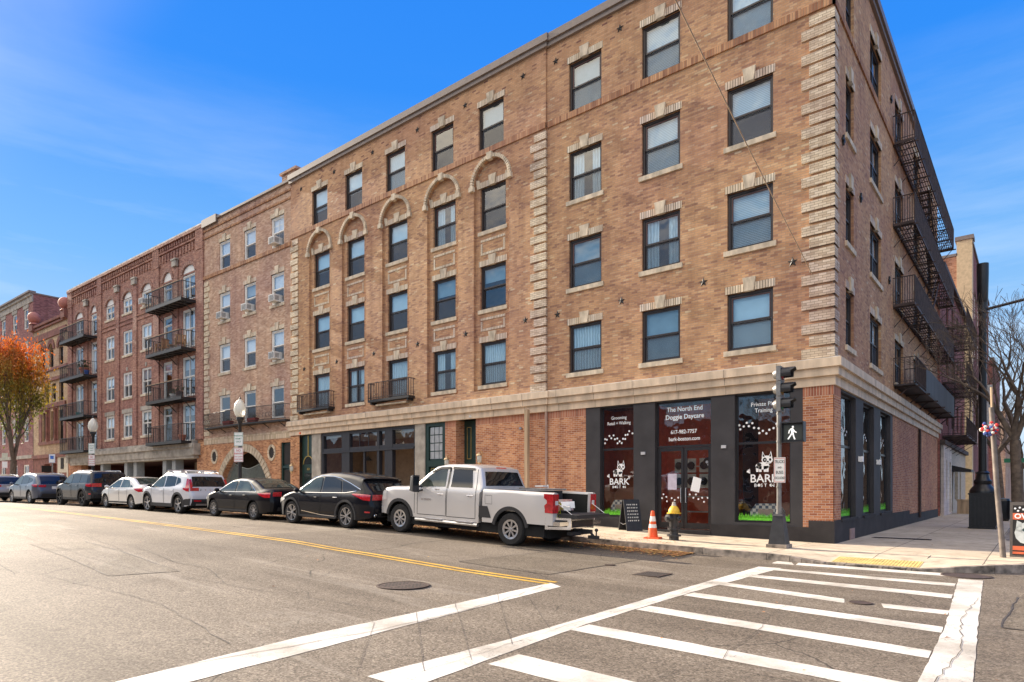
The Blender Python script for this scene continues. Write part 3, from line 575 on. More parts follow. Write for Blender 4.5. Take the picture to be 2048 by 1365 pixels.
# iron covers
M['iron']=mat('cast_iron',(.085,.060,.048),.6,metal=.3,var=.3,scale=20)
def cover(name,label,x,y,r,z=None,round_=True,w=None,d=None,holes=True,rot=0):
    z=rz(x)+.005 if z is None else z; t=thing(name,label,'manhole' if round_ else 'drain grate',(x,y,z),R(rot))
    g=MB()
    if round_:
        g.lathe([(r,0),(r,.008),(r*.9,.010),(r*.9,.002),(r*.88,.002)],n=32); g.build('cover_frame','iron',t)
        g=MB(); g.lathe([(r*.87,0),(r*.87,.006),(.001,.006)],n=32); 
        c=g.build('cover_plate','iron',t)
        if holes:
            g=MB(); n=9; s=r*1.6/n
            for i in range(n):
                for j in range(n):
                    a,b=(i-(n-1)/2)*s,(j-(n-1)/2)*s
                    if math.hypot(a,b)<r*.78 and abs(a)>s*.3: g.box(a-s*.3,a+s*.3,b-s*.25,b+s*.25,.0065,.0075)
            g.build('vent_slots','dark',c)
    else:
        g.box(-w/2,w/2,-d/2,d/2,0,.006); g.build('cover_frame','iron',t); g=MB()
        for i in range(8): g.box(-w/2+.05,w/2-.05,-d/2+.04+i*(d-.08)/8,-d/2+.04+(i+.5)*(d-.08)/8,.0065,.0075)
        g.build('vent_slots','dark',t)
cover('manhole_cover','large round pierced iron manhole cover beside the double yellow line',-3.5,-12.02,.42)
cover('drain_grate','rectangular iron grate in the asphalt right of the parked pickup',-1.27,-7.95,0,round_=False,w=.52,d=.62)
cover('manhole_cover','round iron cover at the kerb beside the far end of the right crossing line',3.2,-3.62-.55,.40,holes=False)
cover('valve_cover','small rusty valve cover in the gap of a crossing bar',2.3,-8.65,.15,holes=False)
cover('valve_cover','tiny round valve cover in the road near the pickup shadow',-2.5,-7.4,.11,holes=False)
cover('cellar_hatch','dark steel hatch set flush in the side street pavement',1.1,3.3,0,z=rz(1)+.155,round_=False,w=1.5,d=.42)
# fallen leaves in the gutter and on the pavement
def leaves():
    v=[];f=[];mi=[]; rnd=random.Random(3)
    def leaf(x,y,z,s):
        a=rnd.uniform(0,6.28); k=len(v); t=rnd.uniform(-.02,.02)
        for dx,dy,dz in ((-s,0,0),(0,-s*.55,t*.4),(s,0,.004),(0,s*.55,-t*.4)): v.append((x+dx*math.cos(a)-dy*math.sin(a),y+dx*math.sin(a)+dy*math.cos(a),z+.012+abs(dz)+rnd.uniform(0,.012)))
        f.append((k,k+1,k+2,k+3)); mi.append(rnd.choice((0,0,1,1,2)))
    for i in range(15000):
        x=-2.2-60*rnd.random()**1.6; y=ky(x)-abs(rnd.gauss(0,.45)) ; leaf(x,y,rz(x),rnd.uniform(.025,.06))
    for i in range(3200):
        x=-3-60*rnd.random(); y=ky(x)+.1+abs(rnd.gauss(0,.6)); leaf(x,y,sw(x,y),rnd.uniform(.02,.04))
    for i in range(90):
        x=rnd.uniform(-30,4); y=rnd.uniform(-14,-4.5); leaf(x,y,rz(x),rnd.uniform(.015,.035))
    for i in range(40):
        x=rnd.uniform(0,3.3); y=rnd.uniform(-3,20); leaf(x,y,sw(x,y),rnd.uniform(.015,.03))
    m=bpy.data.meshes.new('fallen_leaves'); m.from_pydata(v,[],f)
    for c in ((.46,.19,.06),(.58,.36,.12),(.30,.15,.08)): m.materials.append(mat('dry_leaf_%d'%int(c[0]*100),c,.8))
    m.polygons.foreach_set('material_index',mi); o=bpy.data.objects.new('fallen_leaves',m); COL.objects.link(o); stuff(o); o['label']='brown and orange leaves lying in the gutter'; o['category']='leaves'
leaves()
# ------------------------------------------------------------------ corner building
A_=thing('apartment_building','tan brick corner apartment block with cream quoins, arches and a dark shopfront','building',(0,0,0))
PR=.06                                       # the left section stands this far forward
CX=[-12.08,-14.73,-17.64,-20.6,-23.3]; CR=[-7.85,-5.02,-2.225]
SILL={2:5.52,3:8.47,4:11.53,5:14.65}; HEAD={2:7.2,3:10.17,4:13.25,5:16.36}
BHW=.9
g=MB()
# right section front (with the 1st floor storey above the shop belt)
ops=[(c-.66,c+.66,SILL[f],HEAD[f]) for c in CR for f in SILL]
wall(g,FR,-9.47,0,4.25,17.35,ops)
# left section: recessed window bays behind piers
ops5=[(c-.64,c+.64,SILL[5],HEAD[5]) for c in CX]
wall(g,FR,-25.86,-9.47,14.42,17.35,ops5,out=PR)
xsb=[-25.86]
for c in sorted(CX):
    wall(g,FR,xsb[-1],c-BHW,4.25,13.3,[],out=PR); xsb.append(c+BHW)
    arch_wall(g,FR,c-BHW,c+BHW,14.42,c,13.3,BHW,out=PR,n=18); strip(g,FR,arcpts(c,13.3,BHW,18),PR,PR-.12)
    wall(g,FR,c-BHW,c+BHW,4.25,5.3,[],out=PR); strip(g,FR,[(c-BHW,5.3),(c-BHW,13.3)],PR,PR-.12); strip(g,FR,[(c+BHW,5.3),(c+BHW,13.3)],PR,PR-.12); strip(g,FR,[(c-BHW,5.3),(c+BHW,5.3)],PR,PR-.12)
    zb={2:SILL[2]}
    o4=[(c-.65,c+.65,SILL[f],HEAD[f]) for f in (2,3,4)]
    wall(g,FR,c-BHW-.02,c+BHW+.02,5.28,14.3,o4,out=PR-.12)
    # fill above the spring line between neighbouring bays
wall(g,FR,xsb[-1],-9.47,4.25,13.3,[],out=PR)
pts=sorted(CX)
for i in range(len(pts)+1):
    a=-25.86 if i==0 else pts[i-1]+BHW; b=-9.47 if i==len(pts) else pts[i]-BHW
    wall(g,FR,a,b,13.3,14.42,[],out=PR)
strip(g,FR,[(-9.47,4.25),(-9.47,17.35)],PR,0); strip(g,FR,[(-25.86,4.25),(-25.86,17.7)],PR,-3)
# side street front
S1,S2,S3,S4=1.42,4.8,9.5,14.3
cols=[(1.42,2.45),(4.85,6.75),(9.55,11.5),(14.3,16.2),(18.9,20.8)]
sops=[(a,b,SILL[f]+.04,HEAD[f]) for a,b in cols for f in SILL]
wall(g,SD,0,23.0,4.25,17.35,sops)
g.add([(-25.86,.05,17.3),(0,.05,17.3),(0,23,17.3),(-25.86,23,17.3)],[(0,1,2,3)])
g.add([(-25.86,23,0),(0,23,0),(0,23,17.3),(-25.86,23,17.3)],[(0,1,2,3)])
g.build('wall',['brickA'],A_)
g=MB(); g.box(-25.6,-.9,.75,22,4.3,17); g.build('dark_room_backing','room',A_)  # backing close behind the windows; its dark colour stands for unlit rooms
g=MB(); 
for f in (3,4,5): g.box(-25.6,-.2,.26,.75,SILL[f]-.7,SILL[f]-.6); g.box(-.75,-.26,.26,22,SILL[f]-.7,SILL[f]-.6)
g.build('floor_slab','dark',A_)
# string course, cornice, belt
g=MB()
fbox(g,FR,-25.86,-9.47,PR-.02,PR+.05,14.43,14.645); fbox(g,FR,-9.47+.05,0.05,-.02,.05,14.43,14.645); fbox(g,SD,.05-.1,23,-.02,.05,14.43,14.645); g.build('string_course','soldA',A_)
g=MB()
for o,z0,z1 in ((.10,17.3,17.46),(.17,17.46,17.72)):
    fbox(g,FR,-25.9,-9.47+o,-.1,PR+o,z0,z1); fbox(g,FR,-9.47+o+.001,o,-.1,o,z0,z1); fbox(g,SD,.1,23.1,-.1,o,z0,z1)
g.build('roof_coping','coping',A_)
def belt(z0,z1,o,m,name):
    g=MB(); fbox(g,FR,-25.9,-9.46+o,-.02,PR+o,z0,z1); fbox(g,FR,-9.46+o,o,-.02,o,z0,z1); fbox(g,SD,.02,23.0,-.02,o,z0,z1); g.build(name,m,A_)
belt(4.72,4.95,.24,'belt','belt_moulding'); belt(4.50,4.715,.16,'belt','belt_fascia'); belt(4.25,4.495,.06,'belt','belt_architrave')
g=MB(); fbox(g,FR,-25.9,-9.4,-.02,PR+.20,4.95,4.975); fbox(g,FR,-9.4,.2,-.02,.20,4.95,4.975); fbox(g,SD,.02,23,-.02,.2,4.95,4.975); g.build('flashing','beltpale',A_)
# thin joints in the belt
g=MB()
for i in range(17): u=-1.4-i*1.5; p=PR if u<-9.47 else 0; fbox(g,FR,u-.004,u+.004,p+.0,p+.243,4.722,4.948); fbox(g,FR,u-.004,u+.004,p,p+.163,4.502,4.713); fbox(g,FR,u-.004,u+.004,p,p+.063,4.252,4.493)
for i in range(15): u=1.4+i*1.5; fbox(g,SD,u-.004,u+.004,0,.243,4.722,4.948); fbox(g,SD,u-.004,u+.004,0,.163,4.502,4.713)
g.build('stone_joints','rust',A_)
# quoins
def quoins(u_lo,u_hi,out,z0,n,both=False,name='quoin_stack',per=.335,flip=0):
    g=MB()
    for i in range(n):
        z=z0+per*i; lg=(i+flip)%2==0; a=u_lo if lg else u_lo+(.17 if not both else .20)
        fbox(g,FR,a,u_hi,out-.05,out+.045,z,z+.262)
        if both: fbox(g,SD,-.04,.30 if lg else .46,-.05,.046,z,z+.262)
    return g.build(name,'creamq',A_)
quoins(-.80,.044,0,5.02,28,True); quoins(-10.15,-9.44,PR,5.02,28); quoins(-25.84,-25.15,PR,5.02,28)
# arches, impost blocks, panels, anchors
for c in CX:
    g=MB(); arch_ring(g,FR,c,13.3,BHW-.0,.13,PR-.02,PR+.10,30,a0=2,a1=178); g.build('arch_hood','stone',A_)
    g=MB()
    for s in (-1,1): fbox(g,FR,c+s*(BHW+.065)-.11,c+s*(BHW+.065)+.11,PR-.02,PR+.12,13.15,13.33)
    g.prism([(c-.09,14.12),(c+.09,14.12),(c+.13,14.40),(c-.13,14.40)],lambda u,z,dd:FR(u,dd,z),PR-.02,PR+.14)
    for s in (-1,1): g.prism([(c+s*.62,13.24),(c+s*.78,13.24),(c+s*.86,13.62),(c+s*.66,13.56)],lambda u,z,dd:FR(u,dd,z),PR-.14,PR-.07)
    g.build('impost_and_keystones','stone',A_)
    for f in (3,4):
        z1=SILL[f]-.32; z0=HEAD[f-1]+.44; o=PR-.12; g=MB(); w=.62
        fbox(g,FR,c-w,c+w,o,o+.02,z1-.09,z1); fbox(g,FR,c-w,c+w,o,o+.02,z0,z0+.09)
        for k in range(int((z1-z0-.2)/.072)):
            for s in (-1,1): fbox(g,FR,c+s*(w-.045)-.045,c+s*(w-.045)+.045,o,o+.02,z0+.095+k*.072,z0+.095+k*.072+.064)
        g.build('brick_panel_border','creams',A_)
def star(g,x,z,out,r=.145):
    p=[]
    for i in range(10): a=math.pi/2+i*math.pi/5; q=r if i%2==0 else r*.42; p.append((x+q*math.cos(a),z+q*math.sin(a)))
    k=len(g.v); g.add([FR(u,out,v) for u,v in p]+[FR(x,out+.05,z)],[(i,(i+1)%10,10) for i in range(10)])
for x,z in [(-1.04,7.76),(-3.61,7.72),(-6.42,7.68),(-9.0,7.67),(-10.4,7.69),(-13.4,7.64),(-16.2,7.64),(-19.11,7.62),(-21.9,7.6),(-24.62,7.58),(-6.48,16.7),(-9.07,16.7),(-10.5,16.72),(-13.43,16.74),(-16.22,16.75),(-19.2,16.78),(-22.1,16.8),(-24.9,16.8)]:
    g=MB(); star(g,x,z,(PR if x<-9.47 else 0)+.01); g.build('star_anchor_plate','black',A_)
for y,z in ((1.0,11.2),(3.3,10.4),(8.2,9.1),(8.6,15.9)):
    g=MB(); fbox(g,SD,y-.12,y+.12,.01,.06,z-.03,z+.03); fbox(g,SD,y-.03,y+.03,.01,.06,z-.14,z+.14); g.build('anchor_plate','black',A_)
# windows of the front
rnd=random.Random(5)
BL={(-12.08,5):('grey',.5),(-14.73,5):None,(-17.64,5):('blind',1),(-20.6,5):('shade',.55),(-23.3,5):('shade',.6),
    (-12.08,4):('shade',.55) and None,(-14.73,4):('curtain',.9),(-17.64,4):('shade',.5),(-20.6,4):('shade',.5),(-23.3,4):('shade',.55),
    (-12.08,3):('grey',.35),(-14.73,3):('grey',.4),(-17.64,3):('shade',.5),(-20.6,3):('shade',.5),(-23.3,3):('shade',.45),
    (-12.08,2):('curtain',1),(-14.73,2):('curtain',.9),(-17.64,2):('curtain',1),(-20.6,2):('curtain',.9),(-23.3,2):('curtain',1),
    (-7.85,5):('grey',1),(-5.02,5):('blind',1),(-2.225,5):('shade',1),(-7.85,4):('curtain',.9),(-5.02,4):('blind',1),(-2.225,4):('blind',.52),
    (-7.85,3):('grey',1),(-5.02,3):('curtain',.9),(-2.225,3):('blind',1),(-7.85,2):('curtain',1),(-5.02,2):('grey',1),(-2.225,2):('shade',1)}
for c in CX+CR:
    left=c in CX
    for f in SILL:
        hw=.66 if not left else (.64 if f==5 else .65); o=0 if not left else (PR if f==5 else PR-.12)
        sill='stone' if f!=5 else None
        if left and f==2 and c in (-17.64,-23.3): sill=None
        window(A_,FR,c-hw,c+hw,SILL[f],HEAD[f],out=o,blind=BL[(c,f)],sill=sill,lintel='creams' ,trim=rnd.random()<.5,screen=not(c==-12.08 and f in(3,)),mull=(left and f==2 and c in(-20.6,)))
for i,(a,b) in enumerate(cols):
    for f in SILL:
        window(A_,SD,a,b,SILL[f]+.04,HEAD[f],blind=rnd.choice([None,('shade',.5),('grey',.7),('blind',1)]),sill='stone' if f!=5 else None,lintel='creams',mull=b-a>1.5)
# small balconies
for a,b in ((-24.75,-22.05),(-19.1,-16.38)):
    g=MB(); fbox(g,FR,a,b,PR,PR+.36,5.36,5.46); fbox(g,FR,a+.1,a+.2,PR,PR+.30,5.26,5.36); fbox(g,FR,b-.2,b-.1,PR,PR+.30,5.26,5.36); s=g.build('balcony','black',A_)
    g2=railing(FR,a+.02,b-.02,PR+.34,5.46,.76,.115,.011,par=s,mat_='rust')
    g=MB(); fbox(g,FR,a+.35,b-.35,PR-.02,PR+.2,5.20,5.26); g.build('stone_ledge','stone',s)
# ---------------- ground floor, front: materials change from bay to bay
g=MB(); out=0
def zf(u): return rz(u)+.15
wall(g,FR,-12.72,-7.81,-.3,4.0,[],out=0); wall(g,FR,-14.62,-14.01,-.3,4.0,[],out=0); wall(g,FR,-12.92,-12.72,-.3,4.0,[],out=.0)
wall(g,FR,-.77,0,.62,4.0,[],out=.012); strip(g,FR,[(-14.01,-.3),(-14.01,4.25)],0,-.5); strip(g,FR,[(-12.92,-.3),(-12.92,4.25)],0,-.5)
strip(g,FR,[(-.77,.35),(-.77,4.0)],.012,-.05); fbox(g,FR,-.77,-.62,-.05,.012,.33,.62)
wall(g,SD,0,.77,.62,4.0,[],out=.012); wall(g,SD,9.08,22.9,-.2,4.25,[],out=0); strip(g,SD,[(.77,.62),(.77,4.0)],.012,-.1)
wall(g,SD,15.75,15.95,-.2,4.24,[],out=.03)
g.build('shopfront_brick','brickS',A_)
g=MB(); wall(g,FR,-12.92,-7.81,4.0,4.25,[],out=0); wall(g,FR,-14.62,-14.01,4.0,4.25,[]); wall(g,FR,-.77,0.012,4.0,4.25,[],out=.012); wall(g,SD,-.012,.77,4.0,4.25,[],out=.012); wall(g,FR,-.62,0.013,.36,.615,[],out=.013); g.build('soldier_course','soldR',A_)
g=MB(); wall(g,FR,-25.86,-25.05,-.1,4.25,[],out=PR); g.build('end_pier_brick','brickBl',A_)
# painted shop surround
g=MB()
DOG=[(-2.66,-1.10,.50,4.22),(-5.22,-3.38,.16,4.22),(-7.25,-5.98,.55,4.22)]
wall(g,FR,-7.81,-.77,-.2,4.25,DOG,out=0,depth=.22); SW=[(.85,2.72,.62,4.18),(3.80,5.50,.66,4.18),(6.62,8.60,.68,4.18)]
wall(g,SD,.77,9.08,-.3,4.25,SW,out=0,depth=.22); g.build('painted_surround','grey',A_)
g=MB()
fbox(g,FR,-7.81,-5.22,-.02,.03,-.3,.48); fbox(g,FR,-3.38,-.62,-.02,.03,-.3,.42); fbox(g,FR,-.62,.03,-.02,.03,-.3,.60); fbox(g,SD,-.02,9.9,-.02,.031,-.3,.58); fbox(g,SD,.0,.9,-.02,.032,.58,.62)
fbox(g,FR,-5.22,-3.38,-.2,.06,-.3,.20); fbox(g,SD,9.9,22.95,-.02,.031,-.3,.42); fbox(g,SD,9.9,13.0,.0,.033,.42,.58)
for a,b,_,_ in (SW): fbox(g,SD,a-.08,b+.08,-.02,.055,.55,.64)
g.build('painted_plinth','plinth',A_)
g=MB(); fbox(g,SD,1.75,2.35,.02,.05,.0,.32); 
for k in range(6): fbox(g,SD,1.79,2.31,.05,.06,.03+k*.047,.05+k*.047)
g.build('vent_grille',mat('pinkish_vent',(.36,.24,.21),.7),A_)
# shop windows
def shopwin(fr,op,tr=None,door=False,inset=.16):
    a,b,c,d=op; g=MB(); w=.055; o=-inset
    bar=lambda a_,b_,c_,d_,p0=-.03,p1=.03: fbox(g,fr,a_,b_,o+p0,o+p1,c_,d_)
    bar(a,a+w,c,d); bar(b-w,b,c,d); bar(a+w,b-w,d-w,d); bar(a+w,b-w,c,c+w)
    if tr: bar(a+w,b-w,tr-.035,tr+.035)
    f=g.build('shop_window' if not door else 'shop_doorway',mat('black_aluminium',(.02,.018,.02),.35),A_)
    q=MB(); 
    zs=[(c+w,tr-.035),(tr+.035,d-w)] if tr else [(c+w,d-w)]
    if door: zs=zs[1:]
    for z0,z1 in zs: q.add([fr(a+w,o,z0),fr(b-w,o,z0),fr(b-w,o,z1),fr(a+w,o,z1)],[(0,1,2,3)])
    q.build('pane','shopglass' if fr is FR else 'glasss',f); return f
fR=shopwin(FR,DOG[0],2.80); fD=shopwin(FR,DOG[1],2.80,True); fL=shopwin(FR,DOG[2],2.80)
fS=[shopwin(SD,o,2.70) for o in SW]
# double glass door
for a,b,hx in ((-5.165,-4.31,-4.38),(-4.29,-3.435,-4.22)):
    g=MB(); w=.085
    for q in ((a,a+w,.24,2.76),(b-w,b,.24,2.76),(a+w,b-w,2.66,2.76),(a+w,b-w,.24,.42)): fbox(g,FR,q[0],q[1],-.19,-.14,q[2],q[3])
    dd=g.build('shop_door',mat('black_aluminium',(.02,.018,.02),.35),A_)
    q=MB(); q.add([FR(a+w,-.165,.42),FR(b-w,-.165,.42),FR(b-w,-.165,2.66),FR(a+w,-.165,2.66)],[(0,1,2,3)]); q.build('pane','shopglass',dd)
    q=MB(); q.tube([FR(hx,-.14,1.05),FR(hx,-.08,1.05),FR(hx,-.08,1.5),FR(hx,-.14,1.5)],.012); q.build('handle','steel',dd)
# interiors of the corner shop
g=MB(); wall(g,FR,-5.7,-2.9,-.1,4.3,[],out=-1.9); g.build('shop_back_wall','red',A_); g=MB(); wall(g,FR,-7.8,-5.76,-.1,4.3,[],out=-1.9); wall(g,FR,-2.84,-.5,-.1,4.3,[],out=-1.9); strip(g,FR,[(-7.78,-.1),(-7.78,4.3)],-.25,-1.9); g.build('shop_back_wall',mat('umber_wall',(.45,.10,.04),.8),A_)
g=MB(); fbox(g,FR,-7.8,-.3,-3.4,-.25,.10,.16); fbox(g,FR,-7.8,-.3,-3.4,-.25,4.3,4.34); g.build('shop_floor',mat('shop_floor_tile',(.40,.30,.24),.4),A_)
g=MB(); fbox(g,FR,-5.75,-5.70,-1.9,-.8,.2,4.3); fbox(g,FR,-2.9,-2.85,-1.9,-.6,.2,4.3); g.build('partition_wall','red',A_)
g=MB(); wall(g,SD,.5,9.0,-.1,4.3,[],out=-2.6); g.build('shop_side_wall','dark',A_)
# display shelves behind the doors, checkered beds, posters
g=MB(); 
for k in range(4): fbox(g,FR,-5.0,-3.7,-1.7,-1.5,.7+k*.5,.74+k*.5)
g.build('display_shelf',mat('pale_shelf',(.5,.45,.38),.7),A_)
for i in range(3):
    for k in range(2): 
        g=MB(); fbox(g,FR,-4.95+i*.42,-4.65+i*.42,-.9,-.88,1.5+k*.5,1.95+k*.5); o=g.build('backpack_display',mat('kraft_card',(.5,.45,.36),.8),A_)
        q=MB(); q.lathe([(.001,-.03),(.11,-.03),(.13,0),(.11,.03),(.001,.03)],FR(-4.8+i*.42,-.85,1.72+k*.5),10,'y'); q.build('black_bag','dark',o)
def checker():
    m=bpy.data.materials.new('checkered_fabric'); m.use_nodes=True; n,l=nodes(m); t=n.new('ShaderNodeTexCoord'); k=n.new('ShaderNodeTexChecker'); k.inputs['Scale'].default_value=11; k.inputs[1].default_value=(.7,.66,.56,1); k.inputs[2].default_value=(.08,.12,.16,1)
    l.new(t.outputs['Object'],k.inputs[0]); l.new(k.outputs[0],n['Principled BSDF'].inputs['Base Color']); return m
M['check']=checker()
for u0,u1,z,lab in ((-2.35,-1.45,.62,'checkered dog bed in the right window of the corner shop'),(-7.05,-6.35,.68,'checkered dog bed in the left window of the corner shop')):
    t=thing('dog_bed',lab,'dog bed',FR((u0+u1)/2,-.62,z)); w=(u1-u0)/2; g=MB()
    g.prism([(-w,0),(w,0),(w*.95,.2),(w*.6,.42),(-w*.6,.42),(-w*.95,.2)],lambda u,v,d:(u,d,v),-.25,.2); g.build('cushion','check',t)
    g=MB(); g.box(-w*.45,w*.5,-.27,-.26,.1,.26); g.build('bed_label',mat('brown_card',(.36,.27,.2),.8),t)
# white lettering and decals on the glass
def decal_text(s,u,z,size,par,fr=FR,o=-.155,bold=.012,sx=1): return text(s,size,'vinyl',par,fr(u,o,z),bold=bold,ext=.001,name='window_lettering',sx=sx)
decal_text('The North End',-4.29,3.90,.205,fD,sx=.93); decal_text('Doggie Daycare',-4.29,3.66,.205,fD,sx=.96); decal_text('617-982-7757',-4.32,3.20,.17,fD,sx=.9); decal_text('bark-boston.com',-4.30,2.98,.17,fD,sx=.88)
decal_text('Grooming',-6.61,3.80,.155,fL,sx=.9,bold=.004); decal_text('Retail + Walking',-6.61,3.62,.155,fL,sx=.85,bold=.004); decal_text('Private Play',-1.88,3.86,.17,fR,sx=.92,bold=.004); decal_text('Training',-1.88,3.68,.17,fR,sx=.9,bold=.004)
def paws(par,fr,pts,o=-.155,r=.034,name='paw_print_decal'):
    g=MB()
    for u,z in pts:
        g.prism([(u+r*math.cos(k*.785),z+r*math.sin(k*.785)) for k in range(8)],lambda a,b,d:fr(a,d,b),o-.001,o+.001)
    g.build(name,'vinyl',par)
paws(fL,FR,[(-7.14,3.16),(-7.14,3.02),(-7.07,3.14),(-6.97,3.26),(-6.9,3.18),(-6.81,3.27),(-6.76,3.14),(-6.67,3.16),(-6.66,3.0),(-6.58,3.06),(-6.5,3.0),(-6.45,3.14),(-6.37,3.13),(-6.36,3.26),(-6.28,3.27),(-6.22,3.38),(-6.1,3.3)])
paws(fD,FR,[(-5.05,1.18),(-5.0,1.3),(-4.9,1.22),(-4.88,1.08),(-4.72,1.18),(-4.62,1.12),(-4.5,1.2),(-4.12,1.3),(-4.0,1.2),(-3.92,1.3),(-3.84,1.16),(-3.72,1.2),(-3.66,1.08),(-3.55,1.2),(-3.48,1.14)],o=-.161,r=.03)
paws(fR,FR,[(-2.58,3.34),(-2.55,3.22),(-2.45,3.3),(-2.36,3.4),(-2.3,3.3),(-2.2,3.38),(-2.15,3.24),(-2.02,3.22),(-2.0,3.08),(-1.9,3.14),(-1.8,3.06),(-1.72,3.16),(-1.6,3.2),(-1.52,3.32),(-1.45,3.2),(-1.3,3.3)])
for i,(f,(a,b,_,_)) in enumerate(zip(fS,SW)): paws(f,SD,[(a+.25+.13*k,3.15+.1*math.sin(k*2.1+i)) for k in range(int((b-a-.4)/.14))],r=.04)
def logo(par,u,z,s):
    fr=lambda a,b,d: FR(u+a*s,-.157+d*.0015,z+.07*s+b*s)
    W_=MB(); K=MB()
    P=lambda mb,poly,lv: mb.prism(poly,fr,lv,lv+1)
    ell=lambda cx,cy,rx,ry,n=14: [(cx+rx*math.cos(2*math.pi*k/n),cy+ry*math.sin(2*math.pi*k/n)) for k in range(n)]
    P(W_,ell(-.08,.34,.30,.16),0)                                        # body
    for x in (-.30,-.17,.03,.13): P(W_,[(x-.05,.08),(x+.05,.08),(x+.06,.34),(x-.06,.34)],0)
    P(W_,ell(.12,.60,.24,.19),1)                                         # head
    for x in (-.03,.25): P(W_,[(x-.08,.70),(x+.09,.70),(x+.03 if x>0 else x-.05,.98)],0); P(K,[(x-.04,.74),(x+.045,.74),(x+.015 if x>0 else x-.03,.90)],2)
    P(K,ell(.02,.60,.085,.10),3); P(K,ell(.25,.61,.05,.06),3); P(W_,ell(.03,.60,.025,.03,8),5); P(K,ell(.15,.53,.045,.03),4); P(K,ell(-.22,.40,.10,.07),2)
    P(K,[(.06,.47),(.24,.47),(.22,.45),(.08,.45)],4)
    W_.build('dog_emblem','vinyl',par); K.build('emblem_patches','dark',par)
    decal_text('BARK',u,z-.30*s,.50*s,par,bold=.012,o=-.154); decal_text('B   S T   N',u,z-.50*s,.20*s,par,bold=.01,o=-.154)
    paws(par,FR,[(u-.17*s*1.35,z-.43*s),(u+.26*s*1.1,z-.43*s)],o=-.154,r=.065*s,name='paw_letter')
    g=MB()
    for k in range(3): a=R(150-22*k); c=(u-.60*s,z+.08*s); g.prism([(c[0],c[1]),(c[0]+.2*s*math.cos(a),c[1]+.2*s*math.sin(a)-.02),(c[0]+.2*s*math.cos(a)+.02,c[1]+.2*s*math.sin(a)+.03)],lambda a_,b,d:FR(a_,d,b),-.156,-.154)
    for k in range(3): a=R(60+15*k); c=(u+.62*s,z-.05*s); g.prism([(c[0],c[1]),(c[0]+.25*s*math.cos(a),c[1]+.25*s*math.sin(a)),(c[0]+.25*s*math.cos(a)-.03,c[1]+.2*s*math.sin(a))],lambda a_,b,d:FR(a_,d,b),-.156,-.154)
    g.build('tail_strokes','vinyl',par)
logo(fL,-6.60,1.80,.60); logo(fR,-1.86,1.86,.66)
M['grass']=mat('lime_green_vinyl',(.16,.62,.03),.6,var=.3,scale=20)
def grass(par,fr,a,b,z0,h=.2):
    g=MB(); n=int((b-a)/.018)
    fb=lambda u,zz:fr(u,-.155,zz); g.add([fb(a,z0),fb(b,z0),fb(b,z0+h*.55),fb(a,z0+h*.55)],[(0,1,2,3)])
    for i in range(n):
        u=a+(b-a)*i/n; l_=random.uniform(-.03,.03); hh=h*random.uniform(.7,1.25); g.add([fr(u,-.153,z0+h*.4),fr(u+.03,-.153,z0+h*.4),fr(u+.015+l_,-.153,z0+hh)],[(0,1,2)])
    g.build('grass_decal','grass',par)
grass(fR,FR,-2.6,-1.16,.555); grass(fL,FR,-7.19,-6.04,.605)
for f,(a,b,c,_) in zip(fS,SW): grass(f,SD,a+.06,b-.06,c+.055,.22)
# paper notices, wall lamps, intercom plates
g=MB(); fbox(g,FR,-4.85,-4.55,-.162,-.160,1.45,1.95); o=g.build('notice',mat('printed_paper',(.55,.5,.6),.7),fD)
g=MB(); g.prism([(-4.10,1.42),(-3.82,1.36),(-3.74,1.78),(-4.0,1.86)],lambda a,b,d:FR(a,d,b),-.162,-.160); g.build('notice','vinyl',fD)
g=MB(); g.lathe([(.001,-.01),(.17,-.01),(.17,.01),(.001,.01)],FR(-3.62,-.4,2.28),20,'y'); g.build('round_sign','dark',fD); paws(fD,FR,[(-3.66,2.3),(-3.6,2.22),(-3.57,2.34)],o=-.38,r=.045)
for u,z in ((-5.62,2.62),(-2.98,2.72)):
    g=MB(); fbox(g,FR,u-.07,u+.07,.0,.05,z-.045,z+.045); g.build('wall_light',mat('pale_grille',(.5,.5,.52),.5),A_)
for y in (3.15,6.0):
    g=MB(); fbox(g,SD,y-.08,y+.08,.0,.12,2.30,2.46); g.build('wall_light','vinyl',A_)
# ---------------- restaurant front on the left of the ground floor
g=MB(); fbox(g,FR,-16.41,-15.8,-.3,.03,-.1,4.25); fbox(g,FR,-24.02,-23.27,-.3,.03,-.1,4.25); g.build('concrete_pilaster','conc',A_)
g=MB(); fl=-23.27,-16.41
for a,b in ((-23.27,-23.10),(-21.62,-21.02),(-19.0,-18.84),(-18.46,-17.94),(-16.52,-16.41)): fbox(g,FR,a,b,-.22,-.02,-.1,4.25)
fbox(g,FR,-23.27,-16.41,-.2,-.03,3.30,3.46); fbox(g,FR,-23.27,-16.41,-.2,-.03,4.10,4.25); fbox(g,FR,-23.27,-21.6,-.2,-.03,-.1,1.2); fbox(g,FR,-23.2,-16.5,-.2,.02,3.22,3.30)
for u in (-20.35,-19.7): fbox(g,FR,u-.015,u+.015,-.13,-.09,3.46,4.1)
fbox(g,FR,-20.05,-19.95,-.18,-.08,0,3.3)
rs=g.build('restaurant_front',mat('charcoal_timber',(.022,.022,.028),.5),A_)
q=MB()
for a,b,c,d in ((-23.1,-21.62,3.46,4.1),(-21.02,-19.0+.16,3.46,4.1),(-18.84,-18.46,3.46,4.1),(-17.94,-16.52,3.46,4.1),(-23.1,-21.62,1.2,3.3)): q.add([FR(a,-.11,c),FR(b,-.11,c),FR(b,-.11,d),FR(a,-.11,d)],[(0,1,2,3)])
q.build('pane','shopglass',rs)
